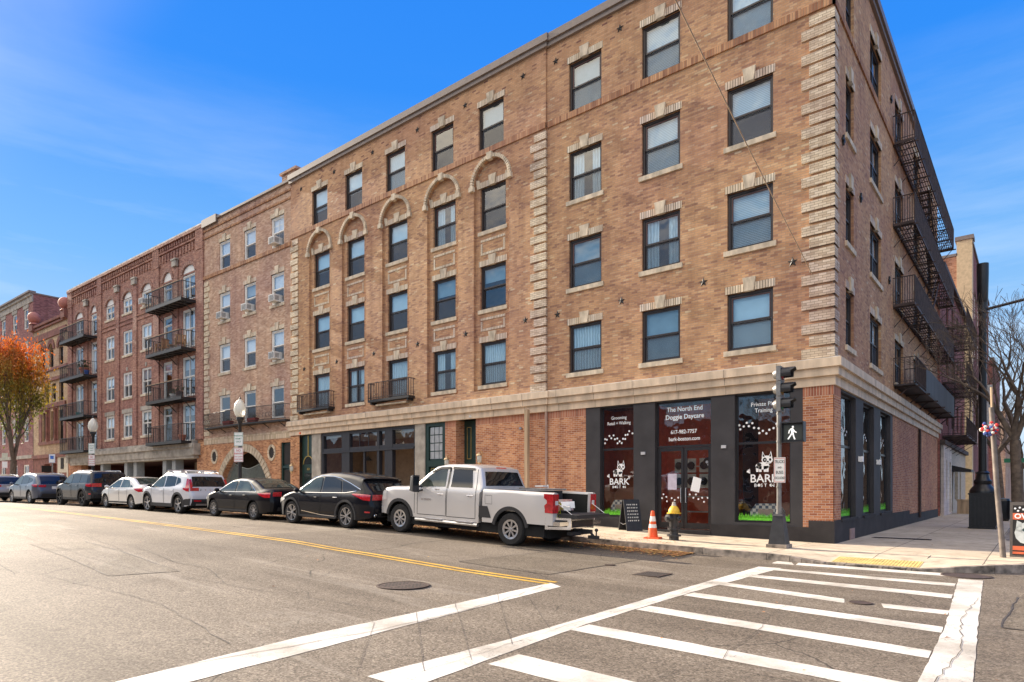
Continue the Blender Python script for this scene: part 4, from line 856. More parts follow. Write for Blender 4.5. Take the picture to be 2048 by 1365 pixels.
g=MB(); wall(g,FR,-23.2,-16.4,-.1,4.3,[],out=-2.6); strip(g,FR,[(-23.2,-.1),(-23.2,4.3)],-.2,-3.5); strip(g,FR,[(-16.42,-.1),(-16.42,4.3)],-.2,-3.5); g.build('restaurant_back_wall',mat('brown_plaster',(.30,.20,.13),.9),A_)
g=MB(); fbox(g,FR,-23.2,-16.4,-3.5,-.2,.25,.3); fbox(g,FR,-23.2,-16.4,-3.5,-.25,4.0,4.05); g.build('restaurant_ceiling',mat('plaster_ceiling',(.45,.40,.34),.9),A_)
g=MB(); fbox(g,FR,-20.3,-19.5,-1.4,-1.0,3.5,3.75); g.build('ceiling_unit','vinyl',A_)
for u,z in ((-22.4,2.9),(-20.6,2.85)):
    g=MB(); g.lathe([(.2,0),(.06,.16),(.03,.22),(.01,.22),(.01,1.0)],FR(u,-.8,z),14); g.build('pendant_lamp','black',A_)
# green doors and panels
def panel(a,b,c,d,o0,o1,m): 
    g=MB(); fbox(g,FR,a,b,o0,o1,c,d); return g.build
g=MB(); fbox(g,FR,-15.8,-14.62,-.3,-.1,-.1,4.25); 
for q in ((-15.8,-15.62),(-14.8,-14.62)): fbox(g,FR,q[0],q[1],-.1,-.02,-.1,4.25)
fbox(g,FR,-15.62,-14.8,-.1,-.02,2.42,2.68); fbox(g,FR,-15.62,-14.8,-.1,-.02,4.1,4.25)
gp=g.build('green_panelling','green',A_)
q=MB()
for i in range(3):
    for k in range(4): 
        a=-15.60+i*.27; z=2.72+k*.34; fbox(q,FR,a+.02,a+.25,-.1,-.085,z+.02,z+.32)
q.build('small_panes',mat('pale_pane',(.36,.39,.42),.08,spec=.8),gp)
def goldrect(a,b,c,d,o,par,w=.02):
    g=MB(); fbox(g,FR,a,b,o,o+.008,c,c+w); fbox(g,FR,a,b,o,o+.008,d-w,d); fbox(g,FR,a,a+w,o,o+.008,c+w,d-w); fbox(g,FR,b-w,b,o,o+.008,c+w,d-w); g.build('gold_moulding','gold',par)
goldrect(-15.55,-14.87,1.6,2.35,-.098,gp)
g=MB(); fbox(g,FR,-14.01,-12.92,-.55,-.5,-.1,4.25); d2=g.build('recessed_green_door','green',A_); goldrect(-13.85,-13.62,2.7,4.0,-.495,d2); goldrect(-13.35,-12.97,2.6,4.05,-.495,d2)
text('46',.24,'gold',d2,FR(-13.15,-.49,2.3),bold=.01,name='house_number')
g=MB(); fbox(g,FR,-25.05,-24.02,-.2,-.1,-.1,4.25); d3=g.build('arched_green_door','green',A_)
g=MB(); arch_ring(g,FR,-24.5,2.75,.40,.035,-.1,-.07,16,gap=0); fbox(g,FR,-24.52,-24.48,-.1,-.07,3.2,4.2); g.build('gold_arch','gold',d3); text('454',.17,'gold',d3,FR(-24.5,-.09,2.45),bold=.01,name='house_number')
g=MB(); g.prism(arcpts(-24.5,2.75,.39,12),lambda u,z,dd:FR(u,dd,z),-.098,-.09); fbox(g,FR,-24.85,-24.15,-.098,-.09,.8,2.3); g.build('door_glass',mat('dark_door_glass',(.02,.03,.03),.05,spec=.8),d3)
# wall lanterns and cameras
def lantern(u,z,o=0):
    t=MB(); c=FR(u,o+.2,z); t.tube([FR(u,o,z+.22),FR(u,o+.1,z+.34),FR(u,o+.2,z+.28)],.015); t.lathe([(.02,.28),(.10,.2),(.12,.16)],c,10); t.lathe([(.09,-.12),(.03,-.2),(.01,-.26)],c,10)
    for k in range(6): a=k*math.pi/3; t.tube([(c[0]+.1*math.cos(a),c[1]+.1*math.sin(a),z+.16),(c[0]+.08*math.cos(a),c[1]+.08*math.sin(a),z-.12)],.008,4)
    o_=t.build('wall_lantern','brass',A_); q=MB(); q.lathe([(.07,-.12),(.095,0),(.09,.15)],c,10); q.build('lantern_glass',mat('clear_lamp_glass',(.55,.55,.5),.1,spec=.8),o_)
lantern(-14.33,2.52); lantern(-12.55,2.62); lantern(-25.45,2.52,PR)
for u in (-13.1,-24.9):
    g=MB(); g.sphere(FR(u,.12,4.33),.06,6); fbox(g,FR,u-.04,u+.04,.0,.1,4.36,4.46); g.build('security_camera','red' if u<-20 else 'acw',A_)
g=MB(); g.lathe([(.05,0),(.05,.1),(.03,.12),(.001,.12)],(-10.6,-.12,3.72),10,'y'); g.build('round_vent','steel',A_)
g=MB(); g.tube([(-9.45,-.06,0),(-9.45,-.06,4.25)],.045,8); g.build('downpipe',mat('painted_pipe',(.36,.24,.19),.6),A_)
g=MB(); g.tube([(.09,15.6,0.2),(.09,15.6,4.2)],.05,8); g.build('downpipe','rust',A_)
# ---------------- fire escapes on the side
def fire_escape(par,fr,a,b,zs,w=.72,rail=1.0,stairs=True,step=.12,slats=True,rm='rust',brk=9):
    for i,z in enumerate(zs):
        g=MB(); fbox(g,fr,a,b,w-.03,w+.01,z-.10,z); fbox(g,fr,a,b,.02,.06,z-.10,z); fbox(g,fr,a,a+.04,.06,w-.03,z-.10,z); fbox(g,fr,b-.04,b,.06,w-.03,z-.10,z)
        n=int((w-.1)/.085)
        for k in range(n): fbox(g,fr,a+.04,b-.04,.08+k*.085,.10+k*.085,z-.03,z-.01)
        m=int((b-a)/.5)
        for k in range(m): u=a+(b-a)*(k+.5)/m; fbox(g,fr,u-.012,u+.012,.06,w-.03,z-.06,z-.03)
        pl=g.build('fire_escape_platform','rust',par)
        railing(fr,a+.02,b-.02,w,z,rail,step,.012,par=pl,mat_=rm,name='railing')
        for k in range(brk):
            u=a+.1+(b-a-.2)*k/(brk-1); g=MB(); g.tube([fr(u,.02,z-.85),fr(u,w-.05,z-.12)],.018,4); fbox(g,fr,u-.02,u+.02,0,w+.12,z-.15,z-.10); g.build('bracket','rust',pl)
        if stairs and i<len(zs)-1:
            z1=zs[i+1]; g=MB(); ua,ub=(a+1.2+(b-a)*.28,a+(b-a)*.62) if i%2==0 else (a+(b-a)*.62,a+1.2+(b-a)*.28)
            for o in (.22,w-.12): 
                p,q=fr(ua,o,z),fr(ub,o,z1-.1); g.tube([p,q],.03,4); p2,q2=fr(ua,o,z+.8),fr(ub,o,z1+.7); g.tube([p2,q2],.014,4)
            ns=14
            for k in range(ns): t=(k+.5)/ns; u=ua+(ub-ua)*t; zz=z+(z1-z)*t; fbox(g,fr,u-.1,u+.1,.22,w-.12,zz-.015,zz)
            g.build('stair','rust',pl)
fire_escape(A_,SD,9.1,23.3,[8.42,11.45,14.52],w=.70,step=.075)
g=MB(); fbox(g,SD,9.2,23.3,.0,.72,5.36,5.42); fbox(g,SD,12.0,23.3,.70,.73,5.42,6.42); pl=g.build('sheeted_balcony',mat('dull_black_sheet',(.045,.038,.042),.6,metal=.4,var=.3,scale=3,stretch=(1,1,.2)),A_)
railing(SD,9.2,12.0,.72,5.42,1.0,.16,.011,par=pl,mat_='rust')
for k in range(6): 
    g=MB(); u=9.5+k*2.7; g.tube([SD(u,.02,4.9),SD(u,.5,5.34)],.03,5); fbox(g,SD,u-.03,u+.03,0,.85,5.30,5.36); g.build('bracket','rust',pl)
g=MB(); fbox(g,SD,22.95,23.6,-1.2,-.1,-.1,4.2); g.build('dark_passage_door','dark',A_)
# cable running off over the street
t=MB(); a=Vector((-.52,-.06,7.30)); b=Vector((.27,-10,8.5)); c=a+(b-a)*2.6
t.tube([a+(c-a)*k/20-Vector((0,0,.25*math.sin(math.pi*k/20))) for k in range(21)],.011,5)
tag(t.build('overhead_cable',mat('cable_sheath',(.36,.26,.17),.7)),'thin tan cable slung from the corner quoins out over the street','cable')
# timber post standing at the brick wall
t=MB(); t.box(-10.17,-10.03,-.42,-.28,.2,4.35); t.box(-10.18,-10.02,-.43,-.27,.2,.5); tag(t.build('timber_post','wood'),'tall bare timber post standing before the red brick wall','post')
# ------------------------------------------------------------------ the terrace to the left
OB=(-25.86,0.0); OC=(-35.008,-.204); OD=(-57.0,-.819)
def potted(name,label,par_loc,s=.3,pot='terra',leaf=True,cat='plant pot',seed=1):
    t=thing(name,label,cat,par_loc); g=MB(); g.lathe([(s*.35,0),(s*.5,s*.75),(s*.55,s*.75),(s*.55,s*.9),(s*.4,s*.9),(.001,s*.8)],n=12); g.build('pot',pot,t,smooth=True)
    if leaf:
        r_=random.Random(seed); g=MB()
        for i in range(60):
            a=r_.uniform(0,6.28); q=r_.uniform(.1,.7)*s; h=s*.85+r_.uniform(0,.9)*s; x,y=q*math.cos(a),q*math.sin(a); d=.16*s
            g.add([(x-d,y,h),(x,y-d*.5,h+d*.3),(x+d,y,h+d),(x,y+d*.5,h+d*.5)],[(0,1,2,3)])
        g.build('foliage','leafg',t)
    return t
def base_at(x): return rz(x)+.13
# ---- B : pale rose-tan building with the arched gate
B_=thing('apartment_building','rose-tan brick building with white windows, arched gate and long iron balcony','building',(OB[0],OB[1],0),R(1.28))
BC=[-1.30,-4.03,-6.75]; BS={2:5.27,3:8.31,4:11.34,5:14.38}; BH={2:6.99,3:9.98,4:13.0,5:16.02}
g=MB(); ops=[(c-.6,c+.6,BS[f],BH[f]) for c in BC for f in BS]
wall(g,FR,-9.15,0,4.15,17.1,ops)
wall(g,FR,-9.15,-.03,17.1,17.5,[]); g.add([(-9.15,0,17.45),(0,0,17.45),(0,12,17.45),(-9.15,12,17.45)],[(0,1,2,3)]); strip(g,FR,[(0,15),(0,17.5)],0,-12); strip(g,FR,[(-9.15,0),(-9.15,17.5)],0,-12)
g.build('wall','brickB',B_)
g=MB(); g.box(-9,-.1,.6,5,4.4,17); g.build('dark_room_backing','room',B_)
g=MB(); z0=-.1
wall(g,FR,-9.15,-7.75+.0,z0,4.15,[(-8.2,-7.75,3.05,3.05)],depth=0); arch_wall(g,FR,-7.75,-1.75,4.15,-4.72,.62,2.72,n=24,rz=3.0); 
for a,b in ((-7.75,-7.44),(-2.0,-1.75)): wall(g,FR,a,b,z0,.62,[])
strip(g,FR,[(-7.44,z0)]+arcpts(-4.72,.62,2.72,24,3.0)+[(-2.0,z0)],0,-.5)
wall(g,FR,-1.75,0,z0,4.15,[(-1.02,-.12,.3,3.95)],depth=.25); g.build('ground_floor_wall','brickBl',B_)
g=MB(); wall(g,FR,-9.15,0,4.18,4.55,[],out=.03); strip(g,FR,[(-9.15,4.55),(0,4.55)],.03,0); strip(g,FR,[(-9.15,4.18),(0,4.18)],.03,0); g.build('stone_band',brick('cream_block_band',[(0,(.42,.35,.25)),(1,(.6,.52,.4))],(.3,.23,.17),bw=.16,bh=.37,ms=.008,patch=.15),B_)
g=MB()
for i in range(34): 
    t0=R(2+176*i/34); t1=R(2+176*(i+.84)/34); P=lambda t,k,o: FR(-4.72-(2.72+k)*math.cos(t),o,.62+(3.0+k)*math.sin(t))
    g.hexa([P(t0,0,-.05),P(t1,0,-.05),P(t1,.42,-.05),P(t0,.42,-.05),P(t0,0,.05),P(t1,0,.05),P(t1,.42,.05),P(t0,.42,.05)])
for s in (-1,1):
    for k in range(3): fbox(g,FR,-4.72+s*2.93-.21,-4.72+s*2.93+.21,-.05,.05,.62-.26*(k+1),.60-.26*k)
g.build('stone_arch',mat('rusticated_stone',(.46,.38,.28),.8,var=.2,scale=4,bump=.5,bscale=12),B_)
g=MB(); wall(g,FR,-8.5,-1.2,-.1,4.2,[],out=-2.6); strip(g,FR,[(-7.5,-.1),(-7.5,4)],-.4,-2.6); g.build('passage_wall',mat('passage_plaster',(.13,.10,.075),.9),B_)
g=MB()
for i in range(48):
    u=-7.35+i*.112; top=.62+3*math.sqrt(max(0,1-((u+4.72)/2.72)**2)); low=2.55-1.05*abs(math.cos((u+4.72)/2.72*math.pi/2)); tp=min(top-.05,2.65+.8*abs((u+4.72)/2.72)**1.4)
    if tp>.4: g.box(u-.012,u+.012,.28,.30,.2,tp)
for z in (.75,1.7): g.box(-7.3,-2.1,.27,.31,z,z+.05)
pts=[(u,.29,2.65+.8*abs((u+4.72)/2.72)**1.4) for u in [-6.7+.2*k for k in range(21)]]; g.tube(pts,.02,4)
gt=g.build('iron_gate',mat('grey_green_iron',(.26,.30,.28),.5),B_)
for u,z in ((-7.9,3.43),(-1.83,3.45)):
    g=MB(); arch_ring(g,FR,u,z,.26,.11,-.02,.05,14,0,360,.2,zr=1.2); q=g.build('round_vent_surround','stone',B_); g=MB(); g.prism([(u+.26*math.cos(k*.52),z+.31*math.sin(k*.52)) for k in range(12)],lambda a,b,d:FR(a,d,b),-.02,.012); g.build('round_vent','dark',q)
g=MB(); g.box(-1.02,-.12,.14,.18,.3,3.95); g.box(-1.02,-.9,.06,.14,.3,3.95); g.box(-.24,-.12,.06,.14,.3,3.95); g.box(-.9,-.24,.06,.14,2.6,2.72); d=g.build('green_door','green',B_); g=MB(); g.box(-.86,-.28,.12,.138,.9,2.5); g.box(-.86,-.28,.12,.138,2.8,3.85); g.build('door_glass','dark',d)
g=MB(); g.box(-1.5,-1.32,-.01,-.05,1.3,1.75); g.build('brass_plate','gold',B_)
g=MB(); fbox(g,FR,-9.15,0,-.02,.07,14.16,14.36); fbox(g,FR,-9.15,-.03,-.02,.06,17.05,17.15); fbox(g,FR,-9.15,-.03,-.02,.05,16.62,16.72); g.build('string_course','soldA',B_)
g=MB(); fbox(g,FR,-7.5,0,-.2,.12,17.5,17.62); fbox(g,FR,-9.2,-7.5,-.2,.16,17.3,17.75); g.build('roof_coping','coping',B_)
g=MB(); fbox(g,FR,-1.2,0,-1.5,-.2,17.6,18.2); fbox(g,FR,-1.3,.2,-1.6,-.1,18.2,18.32); g.build('chimney','brickB',B_)
g=MB()
for i in range(28):
    z=4.7+i*.335; lg=i%2==0; fbox(g,FR,-9.13,-8.45 if lg else -8.62,-.05,.04,z,z+.262)
g.build('quoin_stack','creamq',B_)
for c in BC:
    for f in BS:
        window(B_,FR,c-.6,c+.6,BS[f],BH[f],col='white',blind=rnd.choice([('shade',.55),('shade',.45),('grey',.4)]) if f>2 else None,lintel='creams',sill='stone' if f in(3,4) else None,fw=.09,depth=.1,muntin=1 if f==5 and c>-2 else 0)
g=MB(); n=20; P=[(-8.6+8.5*i/n, .30+.32*math.sin(math.pi*i/n)) for i in range(n+1)]
for (a,o1),(b,o2) in zip(P,P[1:]): g.hexa([FR(a,0,5.04),FR(b,0,5.04),FR(b,o2,5.04),FR(a,o1,5.04),FR(a,0,5.12),FR(b,0,5.12),FR(b,o2,5.12),FR(a,o1,5.12)])
for k in range(6): u=-8.1+k*1.5; g.tube([FR(u,.0,4.8),FR(u,.4,5.04)],.025,4)
bl=g.build('long_balcony','black',B_); g=MB()
for h in (5.2,5.92): g.tube([FR(u,o,h) for u,o in P],.016,4)
for i in range(95):
    t=i/94*n; k=min(n-1,int(t)); u=P[k][0]+(P[k+1][0]-P[k][0])*(t-k); o=P[k][1]+(P[k+1][1]-P[k][1])*(t-k)
    g.tube([FR(u,o,5.12),FR(u+.02,o+.06,5.35),FR(u-.02,o+.03,5.6),FR(u,o,5.92)],.009,4)
    if i%3==0: g.tube([FR(u+.10*math.cos(a),o+.04,5.45+.12*math.sin(a)) for a in [k2*.9 for k2 in range(7)]],.009,3)
for s in (0,n): g.tube([FR(P[s][0],0,5.92),FR(P[s][0],P[s][1],5.92)],.016,4)
g.build('scrolled_railing','black',bl)
def loc(o,ang,u,out,z): a=R(ang); return (o[0]-u*math.cos(a)+out*math.sin(a),o[1]-u*math.sin(a)-out*math.cos(a),z)
acs=[(OB,1.28,1.30,14.47,'in the top floor window next to the tall brick block'),(OB,1.28,6.75,11.42,'in the fourth floor window nearest the cream quoins'),(OB,1.28,4.03,11.42,'in the middle fourth floor window of the rose-tan building'),(OB,1.28,1.30,11.42,'in the right fourth floor window of the rose-tan building'),(OB,1.28,1.30,8.39,'lowest one, in the third floor window of the rose-tan building'),(OC,1.6,7.9,14.08,'in the arched window beside the topmost balcony of the red building')]
for o,an,u,z,l_ in acs:
    t=thing('air_conditioner','white boxy air conditioner '+l_,'air conditioner',loc(o,an,u,.1,z),R(an),'window air conditioners')
    g=MB(); g.box(-.27,.27,-.28,.28,0,.36); b=g.build('casing','acw',t); g=MB()
    for k in range(7): g.box(-.23,.23,-.29,-.281,.04+k*.042,.06+k*.042)
    for k in range(5): g.box(.271,.28,-.24,0,.06+k*.05,.085+k*.05)
    g.build('vent_grille',mat('grey_grille',(.2,.2,.2),.6),t)
for u,l_ in ((3.0,'right'),(5.6,'left')):
    t=thing('planter_box','red flower trough on the %s of the long iron balcony'%l_,'planter',loc(OB,1.28,u,.42,5.13),R(1.28)); g=MB(); g.hexa([(-.35,-.1,0),(.35,-.1,0),(.35,.1,0),(-.35,.1,0),(-.4,-.14,.22),(.4,-.14,.22),(.4,.14,.22),(-.4,.14,.22)]); g.build('trough',mat('dark_red_plastic',(.25,.03,.03),.5),t)
    g=MB()
    for i in range(60): x=random.uniform(-.36,.36); y=random.uniform(-.1,.1); h=.2+random.uniform(0,.18); g.add([(x-.03,y,h),(x,y-.02,h+.03),(x+.03,y,h+.02),(x,y+.02,h)],[(0,1,2,3)])
    g.build('foliage','leafg',t)
# ---- C : red brick building with balconies over an open garage
C_=thing('apartment_building','red brick building with stacked black balconies above open concrete garage bays','building',(OC[0],OC[1],0),R(1.6))
CS={1:(5.18,6.9),2:(8.02,9.8),3:(11.05,12.78),4:(14.02,15.05)}
scol=[-7.85,-10.85,-13.85]; dl=[(-1.15,-2.75),(-4.15,-5.4)]; dr=[(-16.3,-17.4),(-18.95,-20.5)]
g=MB(); ops=[]; arches=[]
for f,(a,b) in CS.items():
    for c in scol: ops.append((c-.75,c+.75,a,b))
    for q in dl+dr: ops.append((q[1],q[0],a-.70,b+(.0 if f<4 else -.1)))
wall(g,FR,-22,0,4.5,15.05,ops,depth=.16)
lim=[(-22,-20.7)]; 
for f,(a,b) in list(CS.items())[3:]:
    segs=sorted([(c-.75,c+.75) for c in scol]+[(q[1],q[0]) for q in dl+dr]); edge=-22
    for i,(x0,x1) in enumerate(segs):
        nx=(x1+segs[i+1][0])/2 if i+1<len(segs) else 0; c=(x0+x1)/2; rr=(x1-x0)/2; rzz=.48 if rr>.7 else rr*.95
        z0=15.05 if True else b
        arch_wall(g,FR,edge,nx,16.0,c,z0,rr,rz=rzz,n=12); strip(g,FR,arcpts(c,z0,rr,12,rzz),0,-.16); arches.append((c,rr,rzz)); edge=nx
wall(g,FR,-22,0,16.0,17.55,[]); strip(g,FR,[(-22,4.5),(-22,17.55)],0,-10); strip(g,FR,[(0,4.5),(0,17.55)],0,-4); g.add([(-22,0,17.4),(0,0,17.4),(0,10,17.4),(-22,10,17.4)],[(0,1,2,3)])
g.build('wall','brickC',C_)
g=MB(); g.box(-21.8,-.2,.65,5,4.7,17.2); g.build('dark_room_backing','room',C_)
g=MB()
for a,b in ((-.85,-.02),(-6.65,-5.85),(-9.75,-9.2),(-12.6,-12.1),(-15.9,-15.25),(-21.98,-21.1)): fbox(g,FR,a,b,-.02,.09,4.55,16.15)
for a,b in ((-3.75,-3.25),(-18.35,-17.9)): fbox(g,FR,a,b,-.02,.08,4.55,15.7)
for a,b in ((-.9,0),(-6.7,-5.8),(-15.95,-15.2),(-22,-21.05)): fbox(g,FR,a,b,-.02,.12,16.15,17.55)
fbox(g,FR,-22,0,-.02,.10,16.9,17.0); fbox(g,FR,-22,0,-.02,.16,17.38,17.56); fbox(g,FR,-15.2,-5.8,-.02,.06,13.2,13.35); fbox(g,FR,-15.2,-5.8,-.02,.06,13.5,13.62)
for i in range(70): u=-21.8+i*.312; fbox(g,FR,u,u+.12,-.02,.1,17.08,17.30)
for i in range(55): u=-21.8+i*.4; fbox(g,FR,u,u+.16,-.02,.07,16.35,16.8)
g.build('brick_pilasters','brickC',C_)
g=MB()
for c,rr,rzz in arches: 
    for i in range(12):
        t0=R(180*i/12); t1=R(180*(i+.85)/12); P=lambda t,k,o: FR(c-(rr+k)*math.cos(t),o,15.05+(rzz+k)*math.sin(t)); g.hexa([P(t0,0,-.02),P(t1,0,-.02),P(t1,.22,-.02),P(t0,.22,-.02),P(t0,0,.05),P(t1,0,.05),P(t1,.22,.05),P(t0,.22,.05)])
g.build('brick_arch_heads',mat('dusty_red_stone',(.32,.18,.14),.8,var=.2),C_)
g=MB()
for u in (-3.5,-9.47,-12.35,-18.1): fbox(g,FR,u-.28,u+.28,.06,.22,15.72,16.1); fbox(g,FR,u-.34,u+.34,.06,.26,16.1,16.2)
for c in scol: fbox(g,FR,c-.85,c+.85,-.02,.04,6.9,7.2)
for c in scol: fbox(g,FR,c-.1,c+.1,-.02,.05,9.9,10.15)
g.build('carved_stone','conc',C_)
g=MB(); fbox(g,FR,-22.05,.05,-.3,.14,17.56,17.66); g.build('roof_coping','beltpale',C_)
for f,(a,b) in CS.items():
    for c in scol:
        w=window(C_,FR,c-.75,c+.75,a,b,col='white',blind=rnd.choice([('shade',.5),('grey',.4),('shade',.35)]),mull=True,fw=.09,depth=.1,sill='stone',screen=f<3)
        if f==4: q=MB(); q.prism(arcpts(c,15.05,.74,12,.47),lambda u,z,d:FR(u,d,z),-.12,-.08); q.build('fanlight','white',w)
    for q_ in dl+dr:
        x1,x0=q_; w=window(C_,FR,x0,x1,a-.70,b-(.0 if f<4 else .1),col='white',blind=rnd.choice([None,('grey',.3),('curtain',.9)]),mull=abs(x1-x0)>1.4,fw=.1,depth=.1,screen=False,split=.78 if abs(x1-x0)<1.4 else .5)
        if f==4: q=MB(); c=(x0+x1)/2; rr=(x1-x0)/2; q.prism([(x0,14.95)]+arcpts(c,15.05,rr-.01,12,.47 if rr>.7 else rr*.94)+[(x1,14.95)],lambda u,z,d:FR(u,d,z),-.12,-.06); q.build('fanlight','white',w)
for a,b in ((-5.8,-.98),(-21.1,-16.2)):
    for f,z in ((1,4.46),(2,7.12),(3,10.16),(4,13.14)):
        g=MB(); fbox(g,FR,a,b,0,.90,z-.12,z); fbox(g,FR,a,b,.88,.93,z-.16,z+.03)
        for k in range(9): u=a+(b-a)*k/8; fbox(g,FR,u-.02,u+.02,0,.88,z-.17,z-.12)
        s=g.build('balcony','black',C_); railing(FR,a+.02,b-.02,.90,z,1.05,.14,.010,par=s)
        if f>1:
            for u in (a+.6,(a+b)/2,b-.25): g=MB(); g.tube([FR(u,.05,z-.75),FR(u,.72,z-.13)],.028,5); g.build('bracket','black',s)
# wooden top rails
g=MB(); 
for f,z in ((2,8.2),(3,11.24),(4,14.22)): fbox(g,FR,-5.8,-1.3,.87,.93,z-.01,z+.02)
fbox(g,FR,-21.1,-16.4,.87,.93,14.21,14.24); g.build('timber_handrail','wood',C_)
for f,z in ((1,4.46),(2,7.12),(3,10.16)):
    for i in range(2): pass
def chair(l_,u,z,rot):
    x,y,zz=loc(OC,1.6,u,.5,z); t=thing('balcony_chair',l_,'chair',(x,y,zz),R(rot),'wooden chairs on the balcony')
    m=mat('teak_wood',(.45,.26,.12),.6)  # orange-brown of the teak itself
    for k,(a,b) in enumerate(((-.25,-.25),(.25,-.25),(-.25,.25),(.25,.25))): g=MB(); g.box(a-.03,a+.03,b-.03,b+.03,0,.6 if b<0 else .42); g.build('leg',m,t)
    g=MB(); [g.box(-.28,.28,-.26+k*.11,-.18+k*.11,.40,.43) for k in range(5)]; g.build('seat',m,t)
    g=MB(); [g.box(-.26+k*.1,-.2+k*.1,.24,.28,.42,.95) for k in range(6)]; g.box(-.3,.3,.24,.28,.9,.98); g.build('backrest',m,t)
    g=MB(); g.box(-.31,-.23,-.28,.28,.6,.63); g.box(.23,.31,-.28,.28,.6,.63); g.build('armrest',m,t)
chair('slatted teak armchair nearer the tall white door on the balcony',2.0,10.16,60); chair('slatted teak armchair at the far end of the balcony',4.4,10.16,-70)
t=thing('side_table','low teak table between two balcony chairs','table',loc(OC,1.6,3.2,.5,10.16),R(1.6)); g=MB(); g.box(-.25,.25,-.2,.2,.38,.42); g.build('table_top',mat('teak_wood',(.45,.26,.12),.6),t)
for a,b in ((-.2,-.15),(.2,-.15),(-.2,.15),(.2,.15)): g=MB(); g.box(a-.02,a+.02,b-.02,b+.02,0,.38); g.build('leg',mat('teak_wood',(.45,.26,.12),.6),t)
potted('plant_pot','dark round plant pot on the second balcony near the grey curtain door',loc(OC,1.6,1.9,.6,7.12),.42,mat('dark_brown_pot',(.07,.03,.025),.5))
potted('plant_pot','white plant pot beside the dark one on the same balcony',loc(OC,1.6,2.7,.6,7.12),.36,'white',seed=2)
potted('plant_pot','terracotta pot on the lowest balcony above the garage',loc(OC,1.6,1.5,.6,4.46),.42,'terra',leaf=False,seed=3)
potted('plant_pot','bushy dark plant in a pot on the far third floor balcony',loc(OC,1.6,17.0,.6,10.16),.62,'terra',seed=4)
potted('plant_pot','blue pot next to the bushy plant on the far balcony',loc(OC,1.6,16.5,.6,10.16),.36,mat('blue_glaze',(.03,.10,.35),.3),leaf=False,seed=5)
potted('plant_pot','turquoise pot on the far second floor balcony',loc(OC,1.6,18.2,.6,7.12),.34,mat('turquoise_glaze',(.06,.38,.36),.3),leaf=False,seed=6)
# garage
g=MB(); fbox(g,FR,-20.9,-.70,-.5,.34,3.55,4.05); fbox(g,FR,-21.2,-.55,-.5,.48,4.05,4.30); fbox(g,FR,-20.9,-.8,-.5,.30,4.30,4.5); fbox(g,FR,-20.9,-.7,-.5,.28,3.40,3.55)
for s in (-21.05,-.72): fbox(g,FR,s-.25,s+.25,-.3,.42,3.6,4.3)
g.build('concrete_beam','conc',C_)
for u in (-4.1,-5.4,-9.8,-11.3,-15.5): g=MB(); fbox(g,FR,u-.02,u+.46,-.5,.02,.3,3.5); g.build('concrete_column',mat('painted_grey_column',(.27,.29,.30),.7,var=.1),C_)
g=MB(); fbox(g,FR,-.9,0,-.5,.0,-.1,4.5); fbox(g,FR,-22,-21.0,-.5,0,-.1,4.5); fbox(g,FR,-21.0,-19.4,-.5,0,2.9,3.6); g.build('garage_pier','brickBl',C_)
g=MB(); wall(g,FR,-21.5,-.4,-.1,4.5,[],out=-8); strip(g,FR,[(-.85,-.1),(-.85,4.5)],-.5,-8); strip(g,FR,[(-21,-.1),(-21,4.5)],-.5,-8); g.add([FR(-21.5,-.5,3.5),FR(-.4,-.5,3.5),FR(-.4,-8,3.5),FR(-21.5,-8,3.5)],[(0,1,2,3)]); g.build('garage_inside_wall',mat('maroon_garage_wall',(.10,.035,.03),.85),C_)
g=MB(); fbox(g,FR,-9.3,-6.2,-6,-4,-.1,3.5); fbox(g,FR,-4.0,-1,-4.6,-4.5,-.1,3.5); g.build('garage_block_wall',mat('pale_block_wall',(.32,.27,.22),.85),C_)
# ---- D : sandstone and yellow brick with stone balls
D_=thing('apartment_building','narrow yellow brick and brown sandstone building with stone balls on the roof','building',(OD[0],OD[1],0),R(1.8))
g=MB(); ar=[-1.7,-3.9,-5.9]; ops=[(c-.5,c+.5,11.9,13.4) for c in ar]+[(c-.5,c+.5,8.9,10.5) for c in (-1.65,-3.35,-5.0)]+[(c-.5,c+.5,5.65,8.15) for c in (-1.7,-3.5,-5.55)]
wall(g,FR,-8.3,0,4.4,13.4,ops,depth=.3); edge=-8.3
for i,c in enumerate(sorted(ar)):
    nx=[-4.9,-2.8,0][i]; arch_wall(g,FR,edge,nx,14.4,c,13.4,.5,n=12); strip(g,FR,arcpts(c,13.4,.5,12),0,-.3); edge=nx
wall(g,FR,-8.3,0,14.4,15.75,[]); strip(g,FR,[(0,15),(0,15.75)],0,-9); g.add([(-8.3,0,15.6),(0,0,15.6),(0,9,15.6),(-8.3,9,15.6)],[(0,1,2,3)])
g.build('wall','brickD',D_)
g=MB(); wall(g,FR,-8.3,0,4.4,13.9,[],out=-.6); g.build('dark_room_backing','dark',D_)
g=MB()
for c in ar: 
    for rr in (.52,.72): 
        for i in range(14):
            t0=R(180*i/14); t1=R(180*(i+.9)/14); P=lambda t,k,o: FR(c-(rr+k)*math.cos(t),o,13.4+(rr+k)*math.sin(t)); g.hexa([P(t0,0,-.02),P(t1,0,-.02),P(t1,.18,-.02),P(t0,.18,-.02),P(t0,0,.08),P(t1,0,.08),P(t1,.18,.08),P(t0,.18,.08)])
fbox(g,FR,-7.9,-.4,-.02,.10,14.45,15.0); fbox(g,FR,-8.2,-.1,-.02,.12,11.6,11.8); fbox(g,FR,-8.3,0,-.02,.18,10.7,10.95); fbox(g,FR,-6.6,-.5,-.05,.12,8.45,8.8); fbox(g,FR,-8.3,0,-.02,.25,15.7,15.9); fbox(g,FR,-8.3,0,-.02,.15,15.45,15.6); fbox(g,FR,-8.3,0,-.02,.15,4.2,4.5); fbox(g,FR,-6.8,-.4,-.02,.12,5.35,5.6)
